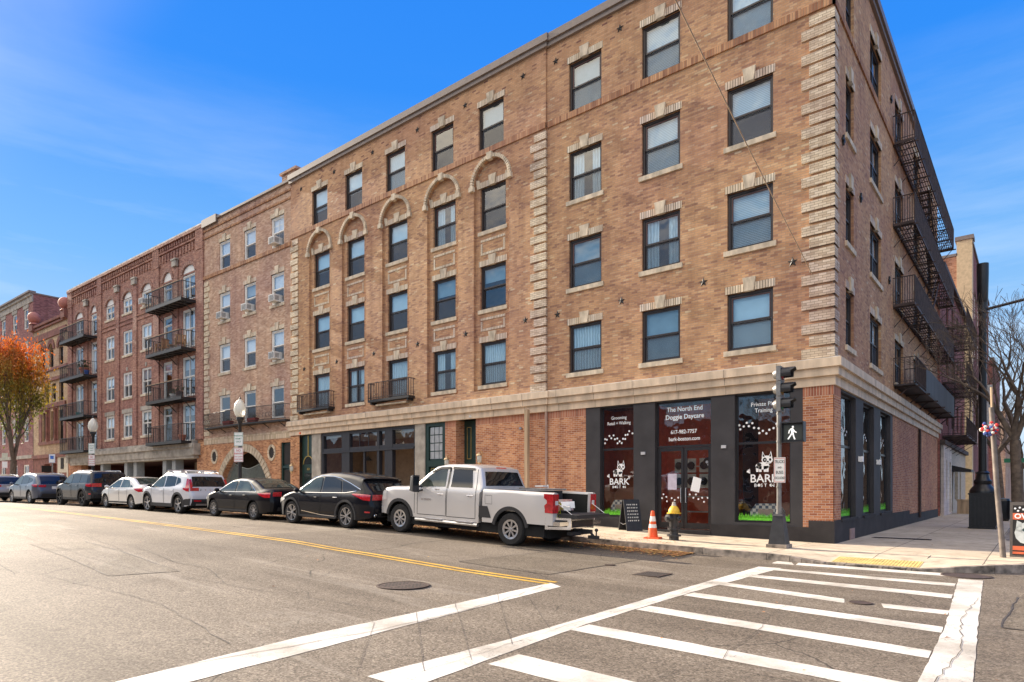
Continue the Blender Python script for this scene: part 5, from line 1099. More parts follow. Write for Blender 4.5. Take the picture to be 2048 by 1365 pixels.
fbox(g,FR,-6.8,-6.1,-.02,.06,5.6,8.45); fbox(g,FR,-1.0,-.5,-.02,.06,5.6,8.45)
for u in (-2.6,-4.5): fbox(g,FR,u-.35,u+.35,-.02,.06,5.6,8.45); g.lathe([(.16,5.6),(.12,5.8),(.12,8.0),(.2,8.3)],FR(u,.12,0),10)
for u in (-.35,-7.95): fbox(g,FR,u-.4,u+.4,-.1,.35,15.5,16.2)
g.build('sandstone_trim','sandst',D_)
g=MB(); wall(g,FR,-8.3,-.0,-.1,4.25,[(-5.6,-4.2,.8,3.7),(-3.9,-2.7,.8,3.7)],depth=.5); wall(g,FR,-7,-2.5,.5,4,[],out=-1); g.build('ground_floor_wall','sandst',D_)
for u in (-.45,-7.8): g=MB(); g.sphere(FR(u,.1,16.72),.50,12); g.lathe([(.4,16.1),(.25,16.25),(.2,16.35)],FR(u,.1,0),10); g.build('stone_ball',mat('pink_stone_ball',(.42,.16,.12),.7),D_,smooth=True)
for c,a,b in [(c,11.9,13.4) for c in ar]+[(c,8.9,10.5) for c in (-1.65,-3.35,-5.0)]+[(c,5.65,8.15) for c in (-1.7,-3.5,-5.55)]:
    w=window(D_,FR,c-.5,c+.5,a,b,col='frame',blind=('shade',.5) if rnd.random()<.6 else None,depth=.2,screen=False)
    if a>11: q=MB(); q.prism(arcpts(c,13.4,.49,12),lambda u,z,d:FR(u,d,z),-.25,-.2); q.build('arched_pane','frame',w)
g=MB(); fbox(g,FR,-2.4,-.1,-.3,.02,2.9,4.2); fbox(g,FR,-2.4,-2.1,-.3,.02,.6,2.9); fbox(g,FR,-.4,-.1,-.3,.02,.6,2.9); fbox(g,FR,-1.7,-1.55,-.3,0,.6,2.9); sh=g.build('cream_shopfront',mat('cream_render',(.55,.50,.40),.7),D_)
g=MB(); fbox(g,FR,-2.1,-1.7,-.2,-.15,.8,2.9); fbox(g,FR,-1.55,-.4,-.2,-.15,.8,2.9); g.build('door_glass','dark',sh); g=MB(); fbox(g,FR,-1.6,-1.0,.02,.06,3.2,4.1); g.build('wall_sign','dark',sh)
g=MB(); fbox(g,FR,-3.6,-3.55,.1,.8,2.95,3.5); o=g.build('hanging_sign','dark',D_)
# ---- E : tall purple-red brick at the far left
E_=thing('apartment_building','tall purple-red brick building behind the autumn tree, chimney on its side wall','building',(OD[0]-8.4*math.cos(R(1.8)),OD[1]-8.4*math.sin(R(1.8)),0),R(1.8))
g=MB(); ec=[-1.85,-5.0,-8.35,-11.6,-15]; er=[16.1,12.75,9.3,5.85]; ops=[(c-.6,c+.6,z,z+1.85) for c in ec for z in er]+[(c-.75,c+.75,2.1,3.75) for c in ec]
wall(g,FR,-26,0,-.1,19.0,ops,depth=.15); strip(g,FR,[(0,10),(0,19.0)],0,-9); g.add([(-26,0,18.95),(0,0,18.95),(0,9,18.95),(-26,9,18.95)],[(0,1,2,3)]); g.build('wall','brickE',E_)
g=MB(); wall(g,FR,-26,0,-.1,18.8,[],out=-.6); g.build('dark_room_backing','room',E_)
g=MB(); fbox(g,SD,7.2,8.9,-1.6,.02,18.6,20.4); g.build('chimney','brickE',E_)
g=MB(); fbox(g,SD,7.1,9.0,-1.7,.1,20.4,20.55); fbox(g,SD,-.1,7.2,-.2,.06,19.0,19.12); fbox(g,FR,-26,.05,-.2,.35,19.1,19.25); g.build('roof_coping','coping',E_)
g=MB(); fbox(g,FR,-26,0,-.02,.2,18.85,19.1); fbox(g,FR,-26,0,-.02,.08,18.3,18.85); fbox(g,FR,-26,0,-.02,.12,4.3,4.6); g.build('stone_cornice','conc',E_)
for c in ec:
    for z in er: window(E_,FR,c-.6,c+.6,z,z+1.85,col='white',blind=None,fw=.09,depth=.1,sill=None,screen=False,lintel=None)
    window(E_,FR,c-.75,c+.75,2.1,3.75,col='white',mull=True,fw=.09,depth=.1,screen=False)
g=MB()
for c in ec:
    for z in er: fbox(g,FR,c-.75,c+.75,-.01,.04,z+1.85,z+2.2)
g.build('stone_lintels','conc',E_)
# ------------------------------------------------------------------ side street beyond the corner block
F_=thing('apartment_building','maroon brick building with black fire escapes behind the corner block on the side street','building',(0,24.2,0))
g=MB(); fc=[(3,4.0),(6.2,7.4),(9.5,10.7),(12.8,14)]; ops=[(a,b,z,z+1.8) for a,b in fc for z in (5.3,8.3,11.3)]
wall(g,SD,0,15.6,4.1,13.9,ops,depth=.15); wall(g,FR,-12,0,0,13.9,[]); g.add([(-12,0,13.8),(0,0,13.8),(0,15.6,13.8),(-12,15.6,13.8)],[(0,1,2,3)]); g.build('wall','brickR',F_)
g=MB(); wall(g,SD,0,15.6,.1,13.7,[],out=-.6); g.build('dark_room_backing','room',F_)
for a,b in fc:
    for z in (5.3,8.3,11.3): window(F_,SD,a,b,z,z+1.8,col='frame',screen=False,depth=.1)
g=MB(); wall(g,SD,.3,4.6,0,4.0,[(1.6,2.1,.9,3.2),(3.3,4.1,.1,3.1)],out=.15,depth=.2); strip(g,SD,[(.3,0),(.3,4.0)],.15,0); strip(g,SD,[(.3,4.0),(4.6,4.0)],.15,0); g.build('white_ground_floor',brick('white_painted_block',[(0,(.62,.58,.53)),(1,(.72,.68,.62))],(.45,.41,.37),bw=.42,bh=.22,patch=.1),F_)
g=MB(); wall(g,SD,4.6,15.6,0,4.1,[(5.4,6.4,.1,3),(7.6,9.8,.8,3),(11,12,.1,3)],out=.05,depth=.3); g.build('ground_floor_wall',mat('pale_stucco',(.48,.42,.33),.8,var=.15),F_)
g=MB(); wall(g,SD,.5,15,0,4,[],out=-.4); g.build('dark_shop_inside','dark',F_)
g=MB(); fbox(g,SD,0,15.6,-.02,.25,4.0,4.25); fbox(g,SD,0,15.6,-.02,.25,13.9,14.15); g.build('cornice','rust',F_)
fire_escape(F_,SD,1.0,8.6,[4.55,7.6,10.7],w=1.15,step=.3,brk=4)
g=MB(); g.prism([(0,3.0),(1.1,2.7),(1.1,2.55),(0,2.6)],lambda o,z,u:SD(u,o,z),5.0,7.0); g.build('shop_awning','black',F_)
G_=thing('apartment_building','tall orange brick building with a cream corner pier further along the side street','building',(.4,40.5,0))
g=MB(); gc=[(2.5+3.2*i,3.8+3.2*i) for i in range(6)]; wall(g,SD,0,21,0,19.9,[(a,b,z,z+1.9) for a,b in gc for z in (1.0,5,8.3,11.6,14.9)],depth=.15); g.build('wall','brickR',G_)
g=MB(); wall(g,FR,-12,-.9,0,19.2,[(-3.2,-2.3,14.0,16.2)],depth=.15); wall(g,FR,-3.3,-2.2,13.9,16.3,[],out=-.2); g.build('side_wall','brickF',G_)
g=MB(); fbox(g,FR,-.95,.02,-.9,.06,0,20.3); g.build('cream_corner_pier',mat('cream_stucco',(.60,.46,.28),.8,var=.1),G_)
g=MB(); fbox(g,FR,-1.05,.12,-1.0,.14,20.3,20.6); fbox(g,FR,-12,-.9,-.4,.06,19.2,19.4); fbox(g,SD,0,21,-.3,.1,19.9,20.1); g.build('coping','coping',G_)
g=MB(); wall(g,SD,0,21,0,19.5,[],out=-.5); g.build('dark_room_backing','room',G_)
for a,b in gc:
    for z in (1.0,5,8.3,11.6,14.9): window(G_,SD,a,b,z,z+1.9,col='white',screen=False,depth=.1)
g=MB(); fbox(g,FR,-3.15,-2.35,-.15,-.1,14.0,16.2); g.build('pale_window','shade',G_)
for i,(y0,y1,h,lab,m,x0) in enumerate(((62,78,14.5,'plain red brick building in the middle distance of the side street','brickR',.7),(79,100,11,'low pale brick building farthest down the side street','brickB',1.2))):
    T=thing('brick_building',lab,'building',(x0,y0,0)); g=MB(); L=y1-y0; cc=[(2+3*k,3.2+3*k) for k in range(int(L/3))]; wall(g,SD,0,L,0,h,[(a,b,z,z+1.8) for a,b in cc for z in (4.5,7.7) if z+2<h],depth=.2); wall(g,FR,-10,0,0,h,[]); g.build('wall',m,T)
    g=MB(); wall(g,SD,0,L,0,h-.3,[],out=-.25); g.build('window_glass',mat('dark_far_glass',(.03,.04,.05),.1,spec=.9),T); g=MB(); fbox(g,SD,0,L,-.3,.15,h,h+.3); g.build('coping','coping',T)
# ------------------------------------------------------------------ street furniture
M['lampglass']=None
def globe_mat():
    m=bpy.data.materials.new('acorn_globe'); m.use_nodes=True; b=m.node_tree.nodes['Principled BSDF']; b.inputs['Base Color'].default_value=(.86,.84,.74,1); b.inputs['Roughness'].default_value=.35; b.inputs['Transmission Weight'].default_value=.35; b.inputs['Subsurface Weight'].default_value=.0; return m
M['lampglass']=globe_mat()
M['signw']=mat('sign_white',(.72,.72,.70),.5,var=.02); M['signr']=mat('sign_red',(.55,.05,.05),.5); M['signg']=mat('sign_green',(.03,.20,.10),.5); M['signb']=mat('sign_blue',(.04,.13,.45),.5)
def text_on(s,size,m,par,loc_,bold=.006,rot=(math.pi/2,0,0),sx=1): return text(s,size,m,par,loc_,rot,bold=bold,ext=.001,sx=sx)
def plate(par,name,w,h,z,y=-.09,m='signw',rim=None):
    g=MB(); g.box(-w/2,w/2,y-.004,y,z-h/2,z+h/2); 
    o=g.build(name,m,par)
    if rim:
        g=MB(); e=.012
        for q in ((-w/2+.01,w/2-.01,z+h/2-.03,z+h/2-.018),(-w/2+.01,w/2-.01,z-h/2+.018,z-h/2+.03),(-w/2+.01,-w/2+.022,z-h/2+.018,z+h/2-.018),(w/2-.022,w/2-.01,z-h/2+.018,z+h/2-.018)): g.box(q[0],q[1],y-.0065,y-.0045,q[2],q[3])
        g.build('sign_border',rim,o)
    return o
def street_lamp(label,x,y,group):
    z=rz(x)+.15; t=thing('street_lamp',label,'street lamp',(x,y,z),R(25),group)
    g=MB(); g.lathe([(.24,0),(.24,.12),(.19,.18),(.19,.65),(.14,.75),(.10,.85),(.085,1.0),(.07,3.7),(.10,3.74),(.10,3.82),(.16,3.88),(.16,3.98)],n=12); g.build('post','black',t,smooth=True)
    g=MB(); g.lathe([(.13,3.98),(.22,4.12),(.26,4.32),(.22,4.55),(.10,4.72),(.03,4.80)],n=16); g.build('lamp_globe','lampglass',t,smooth=60)
    g=MB(); g.lathe([(.05,4.79),(.03,4.85),(.012,4.88),(.012,4.96),(.001,5.0)],n=8); g.build('finial','black',t)
    a=plate(t,'parking_sign',.46,.60,3.02,rim='signg'); 
    for k,s in enumerate(('PARKING','PERMIT','ONLY')): text_on(s,.10,'signg',a,(0,-.096,3.14-k*.13))
    b=plate(t,'parking_sign',.46,.62,2.34,rim='signr'); text_on('NO',.14,'signr',b,(0,-.098,2.48)); text_on('PARKING',.10,'signr',b,(0,-.098,2.36)); text_on('STREET CLEANING',.052,'signr',b,(0,-.098,2.24)); text_on('TOW ZONE',.075,'signr',b,(0,-.098,2.12))
    return t
street_lamp('black acorn street lamp with two parking signs, nearer, before the arched gate',-22.87,-4.4,'acorn street lamps')
street_lamp('black acorn street lamp with two parking signs, farther, before the garage',-38.3,-5.1,'acorn street lamps')
t=thing('parking_sign_post','thin post with a blue and white accessible parking sign','sign',(-45.15,-5.2,rz(-45)+.15),R(30)); g=MB(); g.box(-.03,.03,-.03,.03,0,2.85); g.build('post','galv',t); s=plate(t,'accessible_parking_sign',.46,.55,2.62,y=-.035,rim='signb'); g=MB(); g.box(-.13,.13,-.045,-.04,2.58,2.80); g.build('blue_square','signb',s)
t=thing('parking_sign_post','thin post with a white and red sign under the autumn tree','sign',(-54.3,-5.6,rz(-54)+.15),R(30)); g=MB(); g.box(-.03,.03,-.03,.03,0,2.7); g.build('post','galv',t); plate(t,'sign_panel',.5,.5,2.4,y=-.035,rim='signr'); plate(t,'sign_panel',.5,.5,3.0,y=-.035,m=mat('sign_cream',(.5,.5,.4),.5))
# traffic signal on its pedestal
SX,SY=-.72,-2.28; sz=sw(SX,SY)
t=thing('traffic_signal','three-lamp traffic signal with walking-man signal on a black pedestal','traffic signal',(SX,SY,sz))
M['sigblack']=mat('faded_signal_black',(.025,.025,.028),.4,var=.2); M['silver']=mat('silver_paint',(.22,.21,.20),.4,metal=.5,var=.15,scale=9)
g=MB(); q=lambda r_,z_: [(-r_,-r_,z_),(r_,-r_,z_),(r_,r_,z_),(-r_,r_,z_)]
g.hexa(q(.24,.0)+q(.24,.09)); g.build('base_plate','kerb',t)
g=MB(); g.hexa(q(.20,.09)+q(.115,.78)); g.hexa(q(.13,.78)+q(.10,.83)); g.build('pedestal','sigblack',t)
g=MB(); g.lathe([(.065,.83),(.058,1.2),(.055,4.38),(.001,4.42)],n=12)
for z in (3.0,2.62,3.3,4.3,1.5,2.2): g.lathe([(.068,z-.02),(.068,z+.02)],n=12)
g.build('pole','silver',t,smooth=True)
for k in range(3):
    z=3.43+k*.375
    g=MB(); g.lathe([(.001,-.16),(.10,-.14),(.16,-.04),(.17,.05),(.165,.06)],(.02,0,z+.10),14,'x'); g.box(-.02,.08,-.17,.17,z-.08,z+.28); h=g.build('signal_head','silver',t,smooth=30)
    g=MB(); c=(.08,0,z+.10); n=14
    vs=[];L=.30
    for i in range(n+1):
        a=R(-35+250*i/n); y_,z_=.155*math.cos(a),.155*math.sin(a); ll=L*(1 if 20<math.degrees(a)<160 else .75); vs+= [(c[0],y_,c[2]+z_),(c[0]+ll,y_*1.0,c[2]+z_*.97),(c[0],y_*.93,c[2]+z_*.93),(c[0]+ll,y_*.93,c[2]+z_*.9)]
    fs=[]
    for i in range(n): a=i*4; fs+=[(a,a+4,a+5,a+1),(a+2,a+3,a+7,a+6),(a+1,a+5,a+7,a+3)]
    g.add(vs,fs); g.build('visor','sigblack',h)
    g=MB(); g.lathe([(.001,.03),(.10,.02),(.145,0)],c,14,'x'); g.build('lens',mat('lens_'+('green','amber','red')[k],((.02,.12,.07),(.25,.13,.02),(.25,.02,.02))[k],.2,spec=.8),h)
g=MB(); rt=R(10); g.box(.12,.60,-.10,.06,2.60,3.04); 
ps=g.build('pedestrian_signal','sigblack',t)
g=MB(); g.box(.15,.57,-.112,-.101,2.63,3.01); g.build('signal_face',mat('dark_green_face',(.05,.055,.045),.4),ps)
g=MB(); e=.02
for q_ in ((.10,.62,3.04,3.07,-.22),(.10,.62,2.58,2.60,-.16),(.10,.12,2.60,3.04,-.20),(.60,.62,2.60,3.04,-.20)): g.box(q_[0],q_[1],q_[4],.02,q_[2],q_[3])
g.build('signal_hood','sigblack',ps)
def wm():
    g=MB(); f=lambda x,z,d:(.345+x*.36,-.1125-d*.002,2.64+z*.36); P=lambda poly: g.prism(poly,f,0,1)
    P([(.03+.07*math.cos(k*.6),.86+.075*math.sin(k*.6)) for k in range(11)])
    P([(-.10,.76),(.06,.76),(.07,.42),(-.07,.42)]); P([(-.08,.45),(.03,.45),(-.10,.24),(-.24,.02),(-.32,.06),(-.17,.28)]); P([(-.02,.45),(.08,.45),(.12,.24),(.20,.02),(.11,.0),(.04,.22)])
    P([(-.10,.76),(-.04,.72),(-.17,.58),(-.20,.42),(-.27,.43),(-.24,.62)]); P([(.04,.76),(.08,.70),(.18,.56),(.28,.50),(.26,.44),(.12,.50),(.02,.62)])
    m=bpy.data.materials.new('lit_walking_man'); m.use_nodes=True; b=m.node_tree.nodes['Principled BSDF']; b.inputs['Base Color'].default_value=(.9,.9,.88,1); b.inputs['Emission Color'].default_value=(1,.97,.9,1); b.inputs['Emission Strength'].default_value=.25; M['wm']=m
    g.build('walking_man','wm',ps)
wm()
g=MB(); g.tube([(0,0,2.95),(.2,0,2.95)],.03,6); g.tube([(0,0,2.68),(.2,0,2.68)],.025,6); g.build('signal_bracket','sigblack',t)
g=MB(); g.box(-.10,.17,-.075,-.07,1.60,2.22); s=g.build('road_sign','signw',t)
for k,(w_,sz_) in enumerate((('TRUCKS',.105),('AND',.07),('BUSES',.105),('EXCLUDED',.085))): text_on(w_,sz_,'dark',s,(.035,-.077,2.08-k*.13),.008,sx=.62 if len(w_)<7 else .58)
g=MB()
for q_ in ((-.085,.155,2.195,2.205),(-.085,.155,1.615,1.625),(-.085,-.077,1.625,2.195),(.147,.155,1.625,2.195)): g.box(q_[0],q_[1],-.0775,-.0755,q_[2],q_[3])
g.build('sign_border','signr',s)
# hydrant
t=thing('fire_hydrant','black fire hydrant with a yellow bonnet beside the traffic cone','fire hydrant',(-3.42,-2.45,sw(-3.4,-2.4)),R(-20)); g=MB()
g.lathe([(.13,0),(.13,.10),(.19,.105),(.19,.15),(.115,.155),(.115,.27),(.17,.28),(.17,.33),(.12,.335),(.125,.55),(.14,.60),(.14,.72)],n=16); g.build('barrel','sigblack',t,smooth=35)
M['yel']=mat('hydrant_yellow',(.72,.44,.03),.5)
g=MB(); g.lathe([(.19,.72),(.19,.745),(.15,.75),(.145,.82),(.10,.90),(.06,.93)],n=16); g.build('bonnet','yel',t,smooth=35)
g=MB(); g.lathe([(.06,.93),(.06,.96),(.045,.97),(.045,1.03),(.001,1.04)],n=8); g.build('operating_nut',mat('pale_chipped_paint',(.45,.43,.38),.6),t)
for ax,(dx,dy) in enumerate(((0,-1),(1,0),(-1,0))):
    g=MB(); r_=.085 if ax==0 else .055
    if dy: g.lathe([(r_,0),(r_,-.08),(r_*1.25,-.09),(r_*1.25,-.13),(r_*.5,-.14),(r_*.4,-.18),(.001,-.18)],(0,-.11,.60),12,'y')
    else: g.lathe([(r_,0),(r_,dx*.05),(r_*1.25,dx*.06),(r_*1.25,dx*.10),(r_*.4,dx*.11),(r_*.35,dx*.15),(.001,dx*.15)],(dx*.11,0,.60),12,'x')
    g.build('nozzle_cap','sigblack',t)
g=MB(); 
for k in range(8): g.lathe([(.001,.33),(.014,.33),(.014,.37),(.001,.37)],(.15*math.cos(k*.785),.15*math.sin(k*.785),0),6)
g.tube([(.17,-.02,.58),(.22,-.06,.42),(.18,-.05,.30),(.1,-.1,.36)],.010,5); g.build('bolts_and_chain','rust',t)
# cone
M['orange']=mat('cone_orange',(.80,.10,.02),.55,var=.12); M['reflw']=mat('reflective_white',(.78,.74,.70),.4)
t=thing('traffic_cone','orange traffic cone with two white bands by the hydrant','traffic cone',(-4.05,-2.45,sw(-4,-2.4)),R(12)); g=MB(); g.hexa([(-.22,-.22,0),(.22,-.22,0),(.22,.22,0),(-.22,.22,0),(-.2,-.2,.04),(.2,-.2,.04),(.2,.2,.04),(-.2,.2,.04)]); g.build('base','orange',t)
g=MB(); g.lathe([(.145,.035),(.14,.06),(.045,.76),(.03,.77),(.001,.77)],n=20); g.build('cone','orange',t,smooth=30)
g=MB(); rr=lambda z:.14-.095*(z-.06)/.7+.003
for a,b in ((.30,.40),(.48,.62)): g.lathe([(rr(a),a),(rr(b),b)],n=20)
g.build('reflective_bands','reflw',t,smooth=True)
# chalkboard outside the shop
t=thing('pavement_sign','black folding chalkboard standing outside the dog shop','sign board',(-5.75,-.62,sw(-5.7,-.6)),R(62))
g=MB()
for s in (-1,1):
    g.hexa([(-.29,s*.24-.012,0),(.29,s*.24-.012,0),(.29,s*.24+.012,0),(-.29,s*.24+.012,0),(-.29,s*.03-.012,.98),(.29,s*.03-.012,.98),(.29,s*.03+.012,.98),(-.29,s*.03+.012,.98)])
g.build('boards','sigblack',t)
g=MB(); g.tube([(-.27,-.2,.25),(-.27,.0,.2),(-.27,.2,.25)],.008,4); g.build('chain','steel',t)
for k,s in enumerate(('WELCOME','DOGS','PUPS','TREATS')[:0]): pass
g=MB()
rr_=random.Random(9)
for k in range(6):
    z=.82-k*.1; y0=-.03-.21*(1-z/.98)-.016
    for j in range(6):
        x=-.2+j*.07+rr_.uniform(-.01,.01); g.hexa([(x,y0-.004,z-.02),(x+.035,y0-.004,z-.02),(x+.035,y0,z-.02),(x,y0,z-.02),(x+.01,y0+.004,z+.02),(x+.045,y0+.004,z+.02),(x+.045,y0+.008,z+.02),(x+.01,y0+.008,z+.02)])
g.build('chalk_marks',mat('chalk',(.55,.55,.52),.9),t)
# big lamp column with service cabinet
t=thing('lamp_column','tall black lamp column rising from a square ribbed service box','lamp column',(2.62,11.3,rz(2.6)+.15)); M['colblack']=mat('glossy_black_column',(.012,.012,.014),.35,var=.2)
g=MB(); g.box(-.40,.40,-.40,.40,0,1.28); g.box(-.43,.43,-.43,.43,1.28,1.34); g.box(-.43,.43,-.43,.43,0,.06)
for k in range(5): g.box(-.27+k*.12,-.21+k*.12,-.42,-.40,.12,1.2); g.box(.40,.42,-.27+k*.12,-.21+k*.12,.12,1.2)
for s in(-1,1): g.box(s*.37-.03,s*.37+.03,-.42,-.40,.06,1.28)
g.build('service_box','colblack',t)
g=MB(); g.lathe([(.42,1.34),(.42,1.42),(.38,1.50),(.28,1.62),(.26,1.66),(.29,1.72),(.29,1.80),(.22,1.88),(.20,2.05),(.23,2.10),(.16,2.16)],n=20); g.build('flared_base','colblack',t,smooth=35)
g=MB(); g.lathe([(.135,2.16),(.125,4.5),(.12,8.1),(.15,8.12),(.15,8.5),(.12,8.52)],n=16)
for z in (3.4,6.6,7.6): g.lathe([(.14,z),(.14,z+.06)],n=16)
g.build('shaft','colblack',t,smooth=35)
g=MB(); g.lathe([(.12,8.45),(.17,8.6),(.19,9.6),(.19,9.98),(.001,10.0)],n=16); g.build('top_drum','colblack',t,smooth=35)
g=MB(); g.tube([(.1,0,8.25),(1.6,.15,8.5),(4.5,.5,8.95)],.055,6); g.build('arm','colblack',t)
g=MB(); g.box(.14,.30,-.01,.01,3.55,5.4); g.build('banner_plate',mat('pale_grey_sign',(.5,.5,.52),.5),t)
# leaning steel pole with a wreath of ribbons, and the poster board behind
t=thing('leaning_pole','bare leaning steel pole with a red white and blue pompom','sign pole',(3.66,-1.35,rz(3.66)+.12)); g=MB(); g.tube([(0,0,0),(-.12,.12,1.6),(-.22,.25,3.3)],[.055,.052,.05],12); g.build('pole',mat('brown_weathered_pipe',(.17,.14,.12),.6,metal=.2,var=.25),t,smooth=True)
g=MB(); g.tube([(-.20,.22,2.95),(-.22,.27,3.75)],.028,6); g.build('timber_stake','wood',t)
R3=random.Random(2); 
for col_n,c in (('red_ribbon',(.55,.03,.03)),('white_ribbon',(.7,.66,.6)),('blue_ribbon',(.05,.09,.3))):
    g=MB()
    for i in range(28): a=R3.uniform(0,6.28); r_=R3.uniform(.02,.15); g.sphere((-.24+r_*math.cos(a),.06+R3.uniform(-.04,.06),2.82+r_*math.sin(a)),R3.uniform(.025,.045),5)
    g.build(col_n,mat(col_n,c,.7),t)
t=thing('poster_board','folding poster board with an orange band and a black and white dog head','sign board',(4.18,-.75,rz(4)+.12),R(0)); g=MB()
for s in (-1,1):
    g.hexa([(-.42,s*.30-.02,0),(.42,s*.30-.02,0),(.42,s*.30+.02,0),(-.42,s*.30+.02,0),(-.42,s*.05-.02,1.22),(.42,s*.05-.02,1.22),(.42,s*.05+.02,1.22),(-.42,s*.05+.02,1.22)])
g.build('boards',mat('weathered_frame',(.10,.085,.075),.6),t)
tilt=math.atan2(.25,1.22)
def onb(x,z,d): return (x,-.30-.022+.25*z/1.22-d,z)
g=MB(); g.prism([(-.37,.08),(.37,.08),(.37,1.15),(-.37,1.15)],onb,.0,.004); po=g.build('poster','dark',t)
g=MB(); g.prism([(-.37,.84),(.37,.84),(.37,.98),(-.37,.98)],onb,.004,.007); g.prism([(-.37,.18),(.37,.18),(.37,.27),(-.37,.27)],onb,.004,.007); g.prism([(-.37,.10),(.37,.10),(.37,.15),(-.37,.15)],onb,.004,.007); g.build('orange_bands',mat('poster_orange',(.62,.12,.04),.5),po)
text('OWN',.15,'vinyl',po,onb(-.345,.865,.009),(math.pi/2-tilt,0,0),align='LEFT',bold=.03)
g=MB(); g.prism([(-.12+.22*math.cos(k*.52),.55+.24*math.sin(k*.52)) for k in range(12)],onb,.004,.008); g.prism([(-.32,.6),(-.2,.55),(-.22,.78),(-.3,.82)],onb,.004,.008); g.build('dog_head',mat('poster_pale',(.55,.58,.56),.5),po)
g=MB(); g.prism([(-.05+.09*math.cos(k*.52),.48+.07*math.sin(k*.52)) for k in range(12)],onb,.008,.010); g.prism([(-.16+.05*math.cos(k*.7),.62+.04*math.sin(k*.7)) for k in range(9)],onb,.008,.010); g.build('dog_face_marks',mat('poster_teal_black',(.03,.06,.06),.5),po)
g=MB(); 
for x,z in ((-.33,1.08),(-.28,1.03),(-.25,1.10),(-.19,1.06),(-.15,1.10)): g.prism([(x+.022*math.cos(k),z+.022*math.sin(k)) for k in range(6)],onb,.004,.008)
g.build('paw_prints','vinyl',po)
# planter box and street name sign down the side street
t=thing('planter_box','square wooden planter by the white wall down the side street','planter',(.75,29.4,rz(1)+.15)); g=MB(); g.box(-.35,.35,-.35,.35,0,.85); g.box(-.38,.38,-.38,.38,.78,.88); g.build('box','wood',t)
t=thing('street_name_sign','green street name sign on a slim post beneath the bare trees','sign',(3.15,30,rz(3)+.15)); g=MB(); g.tube([(0,0,0),(0,0,3.6)],.04,6); g.build('post','galv',t); g=MB(); g.box(-.5,.75,-.02,.02,3.1,3.35); g.build('name_plate','signg',t)
t=thing('litter_bin','black ribbed street bin beyond the lamp column','bin',(2.9,19.5,rz(3)+.15)); g=MB(); g.lathe([(.27,0),(.32,.1),(.34,.95),(.30,1.05),(.001,1.08)],n=14); g.build('body','colblack',t)
# ------------------------------------------------------------------ trees
def leafmat(name,a,b,c,zs):
    m=bpy.data.materials.new(name); m.use_nodes=True; n,l=nodes(m); p=n['Principled BSDF']; o=n['Material Output']; p.inputs['Roughness'].default_value=.6
    t=n.new('ShaderNodeTexCoord'); s=n.new('ShaderNodeSeparateXYZ'); l.new(t.outputs['Object'],s.inputs[0]); z=n.new('ShaderNodeTexNoise'); z.inputs['Scale'].default_value=.9; z.inputs['Detail'].default_value=6; l.new(t.outputs['Object'],z.inputs['Vector'])
    g=n.new('ShaderNodeMapRange'); g.inputs['From Min'].default_value=zs[0]; g.inputs['From Max'].default_value=zs[1]; l.new(s.outputs[2],g.inputs[0])
    ad=n.new('ShaderNodeMath'); ad.operation='MULTIPLY_ADD'; l.new(z.outputs[0],ad.inputs[0]); ad.inputs[1].default_value=1.3; ad.inputs[2].default_value=-.65; a2=n.new('ShaderNodeMath'); a2.operation='ADD'; l.new(g.outputs[0],a2.inputs[0]); l.new(ad.outputs[0],a2.inputs[1])
    r=ramp(n,[(0,a),(.5,b),(1,c)]); l.new(a2.outputs[0],r.inputs[0]); l.new(r.outputs[0],p.inputs['Base Color'])
    tr=n.new('ShaderNodeBsdfTranslucent'); l.new(r.outputs[0],tr.inputs[0]); x=n.new('ShaderNodeMixShader'); x.inputs[0].default_value=.4; l.new(p.outputs[0],x.inputs[1]); l.new(tr.outputs[0],x.inputs[2]); l.new(x.outputs[0],o.inputs[0]); return m
M['autumn']=leafmat('autumn_leaves',(.09,.13,.025),(.30,.22,.03),(.55,.13,.02),(4.0,9.0))
M['bark']=mat('grey_brown_bark',(.13,.095,.07),.9,var=.3,scale=7,bump=.6,bscale=18)
def grow(g,p,d,r,L,depth,rnd,tips,spread=.55,up=.12,minr=.006,segs=3):
    pts=[p];rs=[r];q=Vector(p);dd=Vector(d).normalized()
    for k in range(segs):
        dd=(dd+Vector((rnd.gauss(0,.14),rnd.gauss(0,.14),rnd.gauss(0,.10)+up*.3))).normalized(); q=q+dd*L/segs; pts.append(q.copy()); rs.append(max(minr,r*(1-.32*(k+1)/segs)))
    g.tube(pts,rs,6 if r>.04 else (4 if r>.015 else 3),caps=False)
    tips.append(q)
    if depth==0: return
    n=rnd.choice((2,3)) if depth>1 else 3
    for i in range(n):
        a=rnd.uniform(0,6.28); e=Vector((math.cos(a),math.sin(a),rnd.uniform(-.15,.5))); nd=(dd+e*spread*rnd.uniform(.6,1.2)).normalized()
        grow(g,q,nd,rs[-1]*rnd.uniform(.6,.8),L*rnd.uniform(.68,.88),depth-1,rnd,tips,spread,up,minr,segs)
    if depth>2: 
        a=rnd.uniform(0,6.28); grow(g,pts[len(pts)//2],(dd+Vector((math.cos(a),math.sin(a),.2))*.9).normalized(),rs[-1]*.5,L*.7,depth-2,rnd,tips,spread,up,minr,segs)
